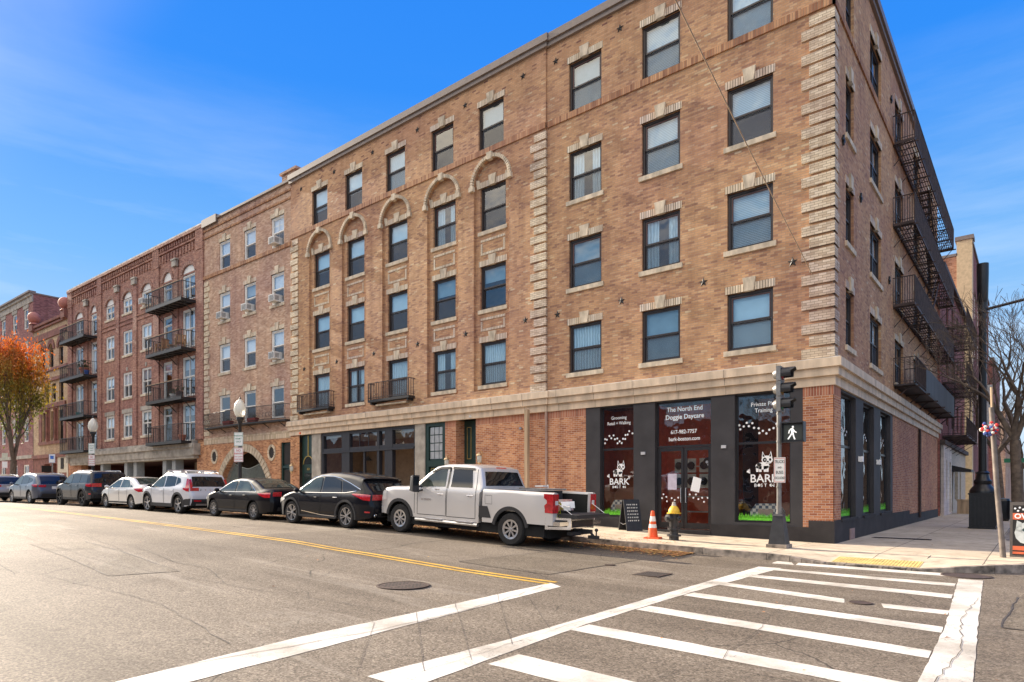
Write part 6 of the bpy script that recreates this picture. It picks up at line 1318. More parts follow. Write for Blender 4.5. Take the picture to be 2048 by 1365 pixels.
def bare_tree(label,x,y,h,r,seed,lean=(0,0),group='bare trees on the side street',depth=5,first=None):
    t=thing('bare_tree',label,'tree',(x,y,rz(x)+.12),0,group); rnd=random.Random(seed); g=MB(); H=first or h*.3
    pts=[(0,0,0),(lean[0]*.4,lean[1]*.4,H*.5),(lean[0],lean[1],H)]; g.tube([(0,0,-.1)]+pts,[r*1.35,r*1.2,r,r*.9],10,caps=False); g.build('trunk','bark',t,smooth=60)
    g=MB(); tips=[]
    for i in range(4): a=i*1.57+rnd.uniform(-.4,.4); grow(g,Vector(pts[-1]),Vector((math.cos(a)*.65,math.sin(a)*.65,1)),r*.62,h*.22,depth,rnd,tips)
    g.build('branches','bark',t,smooth=60)
bare_tree('thick bare street tree right beside the leaning pole',3.72,9.3,7.0,.17,11,(-.1,.1),first=3.2)
bare_tree('bare tree with a forked trunk behind the lamp column',2.75,24,8.6,.17,4,(-.2,0),first=3.4)
bare_tree('small distant bare tree far down the side street',3.3,42,8,.15,8,first=3.0,depth=5)
# autumn street tree at the far left
t=thing('autumn_tree','leafy street tree turning orange and yellow at the far left','tree',(-53.6,-5.3,rz(-53)+.15)); t.scale=(.54,.54,1.22); rnd2=random.Random(21)
g=MB(); g.tube([(0,0,-.1),(0,0,1.2),(.15,.05,2.2)],[.55,.40,.36],10,caps=False); tips=[]; g.build('trunk','bark',t,smooth=60); g=MB()
for i in range(6): a=i*1.05+rnd2.uniform(-.3,.3); grow(g,Vector((.15,.05,2.1)),Vector((math.cos(a)*.55,math.sin(a)*.55,1.2)),.22,2.1,4,rnd2,tips,spread=.42,up=.16)
g.build('branches','bark',t,smooth=60)
v=[];f=[]
cl=[Vector(p) for p in tips]
for c in cl:
    if rnd2.random()<.10: continue
    m=rnd2.randint(12,38); sp=rnd2.uniform(.3,.75)
    for i in range(m):
        p=c+Vector((rnd2.gauss(0,sp),rnd2.gauss(0,sp),rnd2.gauss(0,sp*.7))); 
        if p.z<1.9+rnd2.random(): continue
        s=rnd2.uniform(.08,.15); a=Vector((rnd2.uniform(-1,1),rnd2.uniform(-1,1),rnd2.uniform(-.6,.6))).normalized(); b=a.cross(Vector((rnd2.uniform(-1,1),rnd2.uniform(-1,1),rnd2.uniform(-1,1)))).normalized()
        k=len(v); v+= [tuple(p-a*s),tuple(p-b*s*.6),tuple(p+a*s),tuple(p+b*s*.6)]; f.append((k,k+1,k+2,k+3))
me=bpy.data.meshes.new('foliage'); me.from_pydata(v,[],f); me.materials.append(M['autumn']); o=bpy.data.objects.new('foliage',me); COL.objects.link(o); o.parent=t

# ------------------------------------------------------------------ vehicles
def carpaint(name,col,metal=.0,rough=.28,coat=1.0):
    return mat(name,col,.5 if max(col)<.05 else rough,metal,var=.02,scale=2,coat=coat,spec=.08 if max(col)<.05 else .5)
M['tyre']=mat('tyre_rubber',(.018,.017,.017),.85,var=.3); M['alloy']=mat('alloy',(.58,.58,.59),.3,metal=.85,var=.03); M['alloyd']=mat('dark_alloy',(.03,.03,.032),.35,metal=.5)
M['chrome']=mat('chrome',(.75,.75,.76),.12,metal=1,var=.02); M['cargl']=mat('tinted_car_glass',(.010,.012,.015),.03,var=.1,spec=.6); M['carglp']=mat('clear_car_glass',(.055,.07,.06),.03,var=.35,scale=1.5,spec=.7)
M['cglass']=glass('clear_side_glass',.80,1.5,.004)
M['clad']=mat('black_plastic_cladding',(.030,.029,.030),.6,var=.1); M['red_lens']=mat('red_tail_lens',(.50,.012,.02),.12,var=.25,scale=18,spec=.8,coat=1); M['clear_lens']=mat('clear_lens',(.62,.62,.60),.1,var=.1,spec=.8); M['under']=mat('underbody',(.010,.010,.010),.95)
class Car:
    def __init__(s,name,label,loc,hd,W,H,WB,r,paint,belt,tumble=.20,sill=.24,xr=-1.0,xf=3.6,taper=(.16,.30),group='cars parked along the kerb',cat='car'):
        s.t=thing(name,label,cat,loc,math.pi+R(hd),group); s.W,s.H,s.WB,s.r,s.paint,s.belt,s.tumble,s.sill,s.xr,s.xf,s.tp=W,H,WB,r,paint,belt,tumble,sill,xr,xf,taper
    def wf(s,x):
        h=s.W/2; L=s.xf-s.xr; a=.62; 
        dr=max(0,(s.xr+a-x)/a); df=max(0,(x-(s.xf-.8))/.8)
        return h*(1-s.tp[0]*dr**2.2-s.tp[1]*df**2.2)
    def Y(s,x,z):
        w=s.wf(x)
        if z<=s.belt:
            t=(s.belt-z)/s.belt; return w*(1-.055*max(0,t-.45)**2/.3-.018*max(0,.30-t)/.3*1.0+ .006*math.sin(t*9))
        t=(z-s.belt)/(s.H-s.belt); return w*(.982-.02*min(1,t*6)-s.tumble*t)
    def low(s,x):
        z=s.sill+.03*max(0,(x-(s.xf-.7)))/.7+.08*max(0,(s.xr+.5-x))/.5
        for xa in (0,s.WB):
            d=abs(x-xa); ra=s.r*1.20
            if d<ra: z=max(z,s.r+math.sqrt(ra*ra-d*d))
        return z
    def P(s,si):   # point on the profile at float index
        n=len(s.prof)-1; si=min(max(si,0),n-1e-6); i=int(si); t=si-i; a,b=s.prof[i],s.prof[i+1]
        return (a[0]+(b[0]-a[0])*t,a[1]+(b[1]-a[1])*t)
    def N(s,si):
        def seg(i): a,b=s.prof[i],s.prof[i+1]; v=Vector((b[0]-a[0],b[1]-a[1])); v.normalize(); return Vector((-v.y,v.x))
        n=len(s.prof)-2; i=min(max(int(si),0),n); t=si-int(si); m=seg(i)
        if t<.5 and i>0: m=(m*(.5+t)+seg(i-1)*(.5-t)).normalized()
        elif t>.5 and i<n: m=(m*(1.5-t)+seg(i+1)*(t-.5)).normalized()
        return m
    def top(s,si,y,off=0,crown=None):
        x,z=s.P(si); n=s.N(si); yt=max(.05,s.Y(x,z)); c=(.035 if crown is None else crown)*(1-min(1,(y/yt))**2) if abs(y)<yt else 0
        c=(.035)*(1-min(1,abs(y)/yt)**2.2)
        return (x+n.x*(c+off),y,z+n.y*(c+off))
    def body(s,prof,crease=.07):
        s.prof=prof; st=[]
        for i in range(len(prof)-1):
            L=math.dist(prof[i],prof[i+1]); m=max(1,int(L/.07)); st+=[i+k/m for k in range(m)]
        st.append(len(prof)-1-1e-6)
        # stations at the wheel arch edge
        for xa in (0,s.WB):
            for k in range(0,17):
                xx=xa-s.r*1.20*math.cos(math.pi*k/16)
                for i in range(len(prof)-1):
                    a,b=prof[i],prof[i+1]
                    if a[0]<=xx<b[0] and b[0]-a[0]>.02: st.append(i+(xx-a[0])/(b[0]-a[0]))
                for e in (-1e-3,1e-3) if k in (0,16) else ():
                    xe=xx+e
                    for i in range(len(prof)-1):
                        a,b=prof[i],prof[i+1]
                        if a[0]<=xe<b[0] and b[0]-a[0]>.02: st.append(i+(xe-a[0])/(b[0]-a[0]))
        st=sorted(set(round(v,6) for v in st)); g=MB(); NZ=12; rows=[]
        for si in st:
            x,z=s.P(si); n=s.N(si); f=crease*(1 if z>s.belt+.02 or n.y<.5 else 1.4)
            ex,ez=x-n.x*f,z-n.y*f; zl=min(s.low(ex),ez-.005) if ez>s.sill else ez-.005
            row=[]
            for k in range(NZ+1):
                t=k/NZ; zz=zl+(ez-zl)*t; row.append((ex,s.Y(ex,zz),zz))
            for k in (1,2,3):
                a=k*math.pi/8; yy=s.Y(x,z)-f+f*math.cos(a) ; row.append((ex+n.x*f*math.sin(a),yy,ez+n.y*f*math.sin(a)))
            for k in range(0,6): y=(s.Y(x,z)-f)*(1-k/5); row.append(s.top(si,max(0,y)))
            rows.append(row)
        m=len(rows[0]); vs=[]
        for row in rows: vs+= [(x,-y,z) for x,y,z in row]+[(x,y,z) for x,y,z in row[:-1]][::-1]
        w=2*m-1; fs=[]
        for i in range(len(rows)-1):
            for k in range(w-1): fs.append((i*w+k,i*w+k+1,(i+1)*w+k+1,(i+1)*w+k))
        fs.append(list(range(w))); fs.append([(len(rows)-1)*w+k for k in range(w)][::-1])
        g.add(vs,fs); o=g.build('body',s.paint,s.t,smooth=38); bm=bmesh.new(); bm.from_mesh(o.data); bmesh.ops.remove_doubles(bm,verts=bm.verts,dist=.0004); bmesh.ops.recalc_face_normals(bm,faces=bm.faces); bm.to_mesh(o.data); bm.free()
        s.b=o
        g=MB(); g.box(s.xr+.25,s.xf-.3,-s.W/2+.27,s.W/2-.27,s.r*.62,min(s.belt-.2,.8)); g.box(s.xr+.3,s.xf-.35,-s.W/2+.12,s.W/2-.12,s.r*.62+.02,s.sill+.06) ; g.build('underbody','under',s.t)
    def side(s,name,quads,m,off=.006,both=True,n=6,par=None):
        """patches on the flank: each quad is 4 (x,z) corners, counter-clockwise from bottom rear"""
        g=MB()
        for sg in ((-1,1) if both else (1,)):
            for q in quads:
                k=len(g.v); vs=[]
                for i in range(n+1):
                    for j in range(n+1):
                        u,v=i/n,j/n; x=(q[0][0]*(1-u)+q[1][0]*u)*(1-v)+(q[3][0]*(1-u)+q[2][0]*u)*v; z=(q[0][1]*(1-u)+q[1][1]*u)*(1-v)+(q[3][1]*(1-u)+q[2][1]*u)*v
                        vs.append((x,sg*(s.Y(x,z)+off),z))
                g.add(vs,[(i*(n+1)+j,(i+1)*(n+1)+j,(i+1)*(n+1)+j+1,i*(n+1)+j+1) for i in range(n) for j in range(n)])
        return g.build(name,m,par or s.t,smooth=True,normals=False)
    def poly_side(s,name,pts_low,pts_up,m,off=.006,sides=(-1,1),par=None):
        """patch between a lower and an upper polyline with equal point counts"""
        g=MB()
        for sg in sides:
            n=5; rows=[]
            for (a,b) in zip(pts_low,pts_up):
                rows.append([(a[0]+(b[0]-a[0])*k/n,sg*(s.Y(a[0]+(b[0]-a[0])*k/n,a[1]+(b[1]-a[1])*k/n)+off),a[1]+(b[1]-a[1])*k/n) for k in range(n+1)])
            vs=[p for r_ in rows for p in r_]; g.add(vs,[(i*(n+1)+j,(i+1)*(n+1)+j,(i+1)*(n+1)+j+1,i*(n+1)+j+1) for i in range(len(rows)-1) for j in range(n)])
        return g.build(name,m,par or s.t,smooth=True,normals=False)
    def line(s,name,paths,w,m,off=.004,par=None,sides=(-1,1),thick=0):
        g=MB()
        for sg in sides:
            for path in paths:
                pts=[]
                for a,b in zip(path,path[1:]):
                    k=max(1,int(math.dist(a,b)/.06)); pts+=[(a[0]+(b[0]-a[0])*i/k,a[1]+(b[1]-a[1])*i/k) for i in range(k)]
                pts.append(path[-1]); vs=[]
                for i,p in enumerate(pts):
                    d=Vector((pts[min(i+1,len(pts)-1)][0]-pts[max(0,i-1)][0],pts[min(i+1,len(pts)-1)][1]-pts[max(0,i-1)][1])).normalized(); nx,nz=-d.y*w/2,d.x*w/2
                    for e in (-1,1): x,z=p[0]+nx*e,p[1]+nz*e; vs.append((x,sg*(s.Y(x,z)+off),z))
                fs=[(2*i,2*i+1,2*i+3,2*i+2) for i in range(len(pts)-1)]
                if thick:
                    k=len(vs); vs+= [(x,y-sg*thick,z) for x,y,z in vs]; fs+=[(2*i,2*i+2,2*i+2+k,2*i+k) for i in range(len(pts)-1)]+[(2*i+1,2*i+3,2*i+3+k,2*i+1+k) for i in range(len(pts)-1)]
                g.add(vs,fs)
        return g.build(name,m,par or s.t,normals=False)
    def topp(s,name,s0,s1,y0,y1,m,off=.006,par=None,n=8,inset0=0,inset1=0,yf=None):
        """patch on the swept surface from profile index s0 to s1; y0,y1 are fractions of the half width"""
        g=MB(); k=12; vs=[]
        for i in range(k+1):
            si=s0+(s1-s0)*i/k; x,z=s.P(si); yt=s.Y(x,z)-.07; a=yf(i/k) if yf else 1
            for j in range(n+1): f=y0+(y1-y0)*j/n; vs.append(s.top(si,f*yt*a,off))
        g.add(vs,[(i*(n+1)+j,(i+1)*(n+1)+j,(i+1)*(n+1)+j+1,i*(n+1)+j+1) for i in range(k) for j in range(n)])
        return g.build(name,m,par or s.t,smooth=True,normals=False)
    def arch(s,w=.05,m='clad',thick=.03):
        ps=[]; 
        for xa in (0,s.WB):
            ra=s.r*1.20+w/2-.008; a0=math.asin(max(-1,min(1,(s.sill-s.r)/ra)))
            ps.append([(xa-ra*math.cos(a),s.r+ra*math.sin(a)) for a in [a0+(math.pi-2*a0)*k/26 for k in range(27)]])
        return s.line('wheel_arch_trim',ps,w,m,off=.014,thick=.05)
    def wheels(s,style='five',rim=.68,tw=.225,col='alloy'):
        r=s.r; rr=r*rim
        for xa in (0,s.WB):
            for sg in (-1,1):
                t=MB(); yc=sg*(s.W/2-tw/2-.025); h=tw/2
                t.lathe([(rr,-h*.9),(rr*1.04,-h),(r*.90,-h*1.02),(r*.97,-h*.86),(r,-h*.6),(r,h*.6),(r*.97,h*.86),(r*.90,h*1.02),(rr*1.04,h),(rr,h*.9)],(xa,yc,r),36,'y',caps=False); wo=t.build('wheel','tyre',s.t,smooth=35)
                t=MB(); face=sg*h*.80; y=yc+face
                t.lathe([(rr*1.01,sg*h*.92),(rr*.955,sg*h*.90),(rr*.94,sg*h*.3),(rr*.9,-sg*h*.2)],(xa,yc,r),36,'y',caps=False); 
                cfg={'five':(5,.20,.10),'ten':(10,.085,.05),'twin':(10,.07,.10),'eight':(8,.15,.13),'turb':(9,.12,.05)}[style]
                for k in range(cfg[0]):
                    a=2*math.pi*k/cfg[0]+(.12*(1 if k%2 else -1) if style=='twin' else 0)+.2; tw_=.25 if style in('turb',) else 0
                    def pp(rad,lat,dy,a=a): aa=a+tw_*(rad/rr); return (xa+rad*math.cos(aa)-lat*math.sin(aa),y+dy*sg,r+rad*math.sin(aa)+lat*math.cos(aa))
                    w0,w1=cfg[1]*rr,cfg[2]*rr*1.6
                    t.hexa([pp(rr*.12,-w0/2,-.035),pp(rr*.95,-w1/2,-.02),pp(rr*.95,w1/2,-.02),pp(rr*.12,w0/2,-.035),pp(rr*.12,-w0/2,.0),pp(rr*.95,-w1/2,.012),pp(rr*.95,w1/2,.012),pp(rr*.12,w0/2,.0)])
                t.lathe([(.001,sg*.018),(rr*.14,sg*.016),(rr*.19,-sg*.01),(rr*.19,-sg*.03)],(xa,y,r),16,'y',caps=False)
                if style=='eight': t.lathe([(rr*.36,sg*.004),(rr*.36,-sg*.02)],(xa,y,r),20,'y',caps=False); t.lathe([(rr*.96,sg*.012),(rr*.80,sg*.004),(rr*.80,-sg*.03)],(xa,y,r),32,'y',caps=False)
                t.build('rim',col,wo,smooth=30)
                t=MB(); t.lathe([(.001,0),(rr*.93,0),(rr*.93,-sg*.02)],(xa,y-sg*.06,r),24,'y',caps=False); t.build('dark_rim_backing','under',wo)  # near-black backing disc stands for the shade behind the spokes
    def doors(s,xs,zt=None,extra=()):
        zt=zt or s.belt-.02; ps=[]
        for x0,x1 in xs: ps.append([(x0,zt),(x0-.01,s.sill+.10),(x1,s.sill+.09),(x1,zt)])
        s.line('door_seams',ps+list(extra),.017,'under',off=.002)
    def handle(s,x,z,m=None,l=.17):
        g=MB()
        for sg in (-1,1):
            y=sg*(s.Y(x,z)+.028); g.tube([(x-l/2,y-sg*.03,z),(x-l/2+.02,y,z),(x+l/2-.02,y+sg*.0,z),(x+l/2,y-sg*.03,z)],.013,6)
        g.build('door_handle',m or s.paint,s.t,smooth=True)
    def mirror(s,x,z,m=None,w=.20,h=.14,o_=.16):
        for sg in (-1,1):
            g=MB(); y=sg*(s.Y(x,z)+.0); g.tube([(x,y-sg*.02,z-.02),(x+.02,y+sg*o_*.6,z)],.03,6); g.lathe([(.001,-w/2),(h*.42,-w/2+.02),(h*.55,0),(h*.4,w/2-.03),(.001,w/2)],(x+.02,y+sg*o_,z+.03),12,'y'); g.build('mirror',m or s.paint,s.t,smooth=True)
    def plate(s,si,y=0,w=.30,h=.15,m='signw'):
        p=s.top(si,y,.012); g=MB(); g.box(p[0]-.015,p[0]-.004,y-w/2,y+w/2,p[2]-h/2,p[2]+h/2); g.build('licence_plate',m,s.t)
def road_loc(x,y): return (x,y,rz(x)+.003)
def place(xc,y_near,W,WB,hd):   # rear axle origin from the wheelbase centre; nose points to -x
    a=R(hd); return (xc+WB/2*math.cos(a),y_near+W/2+WB/2*math.sin(a))
def put(x,y,WB,hd):
    a=R(hd); zr,zf=rz(x),rz(x-WB*math.cos(a)); return (x,y,zr+.003),math.atan2(zf-zr,WB)
def mk(name,label,xc,yn,hd,W,H,WB,r,paint,belt,**k):
    x,y=place(xc,yn,W,WB,hd); l_,pitch=put(x,y,WB,hd); c=Car(name,label,l_,hd,W,H,WB,r,paint,belt,**k); c.t.rotation_euler=(0,-pitch,math.pi+R(hd)); return c
# ---- compact saloons (two)
def saloon(label,xc,yn,hd,paint,trim='chrome'):
    c=mk('parked_car',label,xc,yn,hd,1.78,1.455,2.70,.318,paint,.93,xr=-.98,xf=3.64,taper=(.18,.34),tumble=.21)
    c.body([(-.93,.30),(-.98,.48),(-.985,.62),(-.95,.82),(-.93,1.02),(-.86,1.075),(-.45,1.10),(-.10,1.25),(.28,1.385),(.7,1.445),(1.15,1.455),(1.6,1.40),(2.05,1.20),(2.42,1.02),(2.7,.955),(3.1,.86),(3.42,.74),(3.58,.60),(3.64,.45),(3.60,.28)])
    c.topp('rear_window',6.15,8.35,-.93,.93,'carglp',yf=lambda t:1-.06*t); c.topp('windscreen',11.15,12.95,-.95,.95,'cargl')
    c.poly_side('side_windows',[(1.22,.965),(1.7,.96),(2.1,.955),(2.36,.955)],[(1.24,1.36),(1.58,1.34),(1.88,1.21),(2.36,.965)],'carglp')
    c.poly_side('side_windows',[(.22,.975),(.5,.97),(1.14,.965)],[(.22,1.10),(.52,1.345),(1.14,1.365)],'carglp'); c.side('quarter_window',[((-.12,1.00),(.17,.98),(.17,1.12),(.02,1.08))],'carglp')
    c.line('window_trim',[[(2.42,.945),(-.15,.985)],[(-.15,.99),(.5,1.375),(1.2,1.395),(1.62,1.36),(1.95,1.20),(2.42,.95)]],.014,trim if trim else paint,off=.008)
    c.doors([(.38,1.18),(1.22,2.28)]); c.handle(.52,.86); c.handle(1.40,.84); c.mirror(2.18,.98)
    c.poly_side('tail_light',[(-.90,.80),(-.7,.79),(-.45,.86),(-.28,.93)],[(-.90,.97),(-.7,.97),(-.45,.955),(-.28,.94)],'red_lens',off=.008)
    c.topp('tail_light',3.1,3.85,.55,1.05,'red_lens',off=.008); c.topp('tail_light',3.1,3.85,-1.05,-.55,'red_lens',off=.008); c.plate(2.9); c.topp('rear_bumper_insert',.2,.95,-.8,.8,'clad')
    c.poly_side('headlight',[(3.0,.70),(3.3,.62),(3.48,.58)],[(2.98,.74),(3.25,.735),(3.45,.68)],'clear_lens',off=.008)
    c.line('sill_trim',[[(.38,.30),(2.3,.30)]],.06,'clad',off=.004); c.wheels('turb',.66,.205)
    return c
saloon('black compact saloon parked behind the white compact crossover',-18.75,-6.93,2.3,carpaint('black_paint',(.006,.006,.008),.0,.3,.5))
saloon('white compact saloon parked between two sport utility cars',-29.0,-7.12,2.6,carpaint('pearl_white_paint',(.62,.60,.56),.0,.3),trim=None)
# ---- black luxury crossover
c=mk('parked_car','glossy black crossover with floating rear roof, in front of the pickup',-13.65,-6.78,2.3,1.895,1.69,2.79,.37,carpaint('deep_black_paint',(.004,.005,.009),.0,.3,.55),1.02,xr=-1.10,xf=3.78,taper=(.17,.32),tumble=.20,sill=.28)
c.body([(-1.02,.36),(-1.09,.52),(-1.10,.70),(-1.04,.86),(-1.05,1.04),(-.98,1.12),(-.80,1.28),(-.62,1.45),(-.70,1.53),(-.45,1.585),(.0,1.645),(.5,1.685),(1.0,1.69),(1.5,1.64),(1.95,1.46),(2.35,1.22),(2.6,1.10),(2.95,1.03),(3.35,.92),(3.62,.80),(3.74,.62),(3.78,.42),(3.72,.30)])
c.topp('rear_window',5.1,6.95,-.94,.94,'cargl',yf=lambda t:1-.05*t); c.topp('windscreen',13.3,15.4,-.94,.94,'cargl')
c.poly_side('side_windows',[(1.28,1.07),(1.75,1.06),(2.1,1.055),(2.42,1.05)],[(1.32,1.56),(1.66,1.52),(1.98,1.36),(2.42,1.06)],'carglp')
c.poly_side('side_windows',[(.25,1.09),(.7,1.08),(1.20,1.07)],[(.38,1.45),(.72,1.555),(1.22,1.565)],'cargl'); c.poly_side('quarter_window',[(-.55,1.17),(-.2,1.12),(.18,1.10)],[(-.55,1.20),(-.1,1.36),(.30,1.45)],'cargl')
c.line('window_trim',[[(2.5,1.045),(1.2,1.06),(.05,1.085),(-.45,1.15)],[(-.62,1.20),(-.1,1.38),(.4,1.53),(.8,1.59),(1.35,1.60),(1.72,1.55),(2.1,1.34),(2.5,1.06)]],.016,'chrome',off=.009)
c.doors([(.34,1.22),(1.26,2.36)]); c.handle(.50,.93,'chrome'); c.handle(1.45,.91); c.mirror(2.28,1.08); c.arch(.07,thick=.03)
c.poly_side('tail_light',[(-1.02,.86),(-.8,.88),(-.5,.98),(-.30,1.04)],[(-1.02,1.04),(-.8,1.06),(-.5,1.07),(-.30,1.06)],'red_lens',off=.010); c.topp('tail_light',3.1,4.0,.5,1.06,'red_lens',off=.010); c.topp('tail_light',3.1,4.0,-1.06,-.5,'red_lens',off=.010)
c.side('rear_reflector',[((-1.02,.50),(-.85,.50),(-.85,.55),(-1.02,.54))],'red_lens',off=.012)
c.plate(2.7); c.topp('rear_bumper_insert',.1,.9,-.8,.8,'clad'); g=MB(); [g.lathe([(.05,0),(.055,.03),(.04,.04)],(-1.12,s_*.68,.42),12,'x') for s_ in(-1,1)]; g.build('exhaust_tip','chrome',c.t)
c.line('sill_trim',[[(.42,.34),(1.2,.36),(2.2,.46)]],.02,'chrome',off=.010); c.line('sill_cladding',[[(.46,.30),(2.32,.30)]],.07,'clad',off=.005)
c.poly_side('headlight',[(3.15,.78),(3.4,.72),(3.62,.66)],[(3.12,.84),(3.4,.86),(3.6,.80)],'clear_lens',off=.01)
g=MB(); g.prism([(-.35,1.60),(-.05,1.665),(.0,1.72),(-.12,1.74)],lambda x,z,y:(x+.5,y,z+.03),-.015,.015); g.build('aerial_fin',c.paint,c.t); c.wheels('twin',.70,.235)
# ---- white compact crossover with roof rails
c=mk('parked_car','white compact crossover with roof rails and black lower cladding',-24.2,-7.15,2.3,1.87,1.65,2.70,.36,carpaint('ice_white_paint',(.60,.61,.64),.0,.3),1.03,xr=-.86,xf=3.56,taper=(.14,.28),tumble=.17,sill=.27)
c.body([(-.80,.34),(-.86,.50),(-.86,.72),(-.80,.92),(-.78,1.06),(-.66,1.30),(-.52,1.52),(-.46,1.58),(-.1,1.62),(.4,1.645),(.95,1.65),(1.4,1.62),(1.85,1.45),(2.2,1.22),(2.42,1.10),(2.8,1.04),(3.15,.98),(3.42,.90),(3.54,.72),(3.56,.50),(3.50,.30)])
c.topp('rear_window',4.1,5.85,-.96,.96,'cargl',yf=lambda t:1-.04*t); c.topp('windscreen',11.2,13.4,-.94,.94,'cargl')
c.poly_side('side_windows',[(1.22,1.07),(1.7,1.06),(2.0,1.055),(2.26,1.05)],[(1.25,1.53),(1.58,1.50),(1.86,1.35),(2.26,1.06)],'carglp'); c.poly_side('side_windows',[(.28,1.12),(.7,1.08),(1.15,1.07)],[(.30,1.48),(.7,1.52),(1.15,1.53)],'cargl'); c.side('quarter_window',[((-.12,1.27),(.22,1.14),(.24,1.47),(-.02,1.42))],'cargl')
c.doors([(.30,1.14),(1.19,2.26)]); c.handle(.45,.93); c.handle(1.38,.92); c.mirror(2.12,1.08,'clad'); c.arch(.09)
c.line('sill_cladding',[[(.44,.33),(2.26,.33)]],.14,'clad',off=.006); c.poly_side('rear_bumper_cladding',[(-.80,.34),(-.6,.34),(-.44,.34)],[(-.84,.62),(-.6,.60),(-.44,.56)],'clad'); c.topp('rear_bumper_cladding',.0,1.45,-1.06,1.06,'clad'); c.poly_side('front_bumper_cladding',[(3.13,.30),(3.3,.30),(3.5,.34)],[(3.13,.50),(3.3,.5),(3.5,.5)],'clad')
c.topp('skid_plate',.05,.5,-.8,.8,'alloy',off=.014); c.topp('bumper_reflectors',1.0,1.25,.55,.95,'red_lens',off=.013); c.topp('bumper_reflectors',1.0,1.25,-.95,-.55,'red_lens',off=.013)
c.poly_side('tail_light',[(-.76,.90),(-.6,.92),(-.42,.99)],[(-.76,1.06),(-.6,1.05),(-.42,1.05)],'red_lens',off=.010); c.poly_side('tail_light',[(-.76,1.04),(-.55,1.04)],[(-.60,1.42),(-.50,1.42)],'red_lens',off=.010)
c.topp('tail_light',3.0,3.9,.62,1.08,'red_lens',off=.010); c.topp('tail_light',3.0,3.9,-1.08,-.62,'red_lens',off=.010); c.topp('tail_light',3.9,5.4,.96,1.1,'red_lens',off=.010); c.topp('tail_light',3.9,5.4,-1.1,-.96,'red_lens',off=.010)
for k,ch in enumerate('VOLVO'): 
    p=c.top(3.3,(k-2)*.2,.012); o=text(ch,.085,'chrome',c.t,(p[0],-(k-2)*.2*-1,p[2]-.03),(R(90),0,R(-90)),bold=.02,name='tailgate_letters')
g=MB()
for s_ in (-1,1):
    g.tube([(-.30,s_*.66,1.62),(-.22,s_*.66,1.68),(1.35,s_*.66,1.70),(1.45,s_*.66,1.65)],.018,6)
for x in (.1,1.1): g.tube([(x,-.78,1.755),(x,.78,1.755)],.028,6); [g.box(x-.06,x+.06,s_*.66-.05,s_*.66+.05,1.68,1.77) for s_ in(-1,1)]
g.build('roof_rack','alloy',c.t); c.plate(2.2); c.wheels('five',.74,.225)
c.poly_side('headlight',[(3.1,.82),(3.3,.80),(3.46,.76)],[(3.08,.90),(3.3,.93),(3.46,.90)],'clear_lens',off=.01)
# ---- charcoal sport utility
c=mk('parked_car','charcoal square-shouldered sport utility car before the garage columns',-34.2,-7.5,2.6,1.94,1.76,2.915,.395,carpaint('charcoal_paint',(.022,.024,.030),.0,.35,.7),1.12,xr=-1.02,xf=3.76,taper=(.12,.26),tumble=.17,sill=.33)
c.body([(-.94,.42),(-1.02,.60),(-1.02,.80),(-.94,.95),(-.92,1.16),(-.84,1.40),(-.72,1.64),(-.66,1.70),(-.2,1.735),(.5,1.76),(1.1,1.755),(1.55,1.70),(1.95,1.50),(2.35,1.24),(2.6,1.15),(3.0,1.10),(3.45,1.03),(3.68,.92),(3.76,.70),(3.74,.48),(3.66,.36)])
c.topp('rear_window',4.1,5.9,-.94,.94,'cargl',yf=lambda t:1-.03*t); c.topp('windscreen',11.2,13.4,-.94,.94,'cargl')
c.poly_side('side_windows',[(1.3,1.16),(1.8,1.15),(2.15,1.145),(2.40,1.14)],[(1.34,1.63),(1.72,1.60),(2.04,1.42),(2.40,1.15)],'carglp'); c.poly_side('side_windows',[(.36,1.18),(.8,1.17),(1.24,1.16)],[(.36,1.60),(.8,1.63),(1.24,1.635)],'cargl'); c.side('quarter_window',[((-.55,1.20),(.28,1.18),(.28,1.60),(-.45,1.56))],'cargl')
c.doors([(.40,1.26),(1.30,2.42)]); c.handle(.55,1.03); c.handle(1.5,1.02); c.mirror(2.25,1.18); c.arch(.07)
c.poly_side('tail_light',[(-.95,.98),(-.75,.98),(-.5,1.02)],[(-.92,1.15),(-.75,1.14),(-.5,1.12)],'red_lens',off=.01); c.topp('tail_light',3.1,3.95,.52,1.07,'red_lens',off=.01); c.topp('tail_light',3.1,3.95,-1.07,-.52,'red_lens',off=.01); c.side('rear_reflector',[((-.95,.60),(-.78,.60),(-.78,.66),(-.95,.66))],'red_lens',off=.012); c.plate(2.8); c.topp('rear_bumper_insert',.1,.95,-.9,.9,'clad')
g=MB(); [g.tube([(-.55,s_*.64,1.73),(-.45,s_*.64,1.79),(1.3,s_*.64,1.80),(1.4,s_*.64,1.75)],.02,6) for s_ in(-1,1)]; g.build('roof_rails','alloy',c.t); c.wheels('five',.70,.25,'alloyd'); c.line('sill_cladding',[[(.5,.37),(2.4,.37)]],.07,'clad',off=.006)
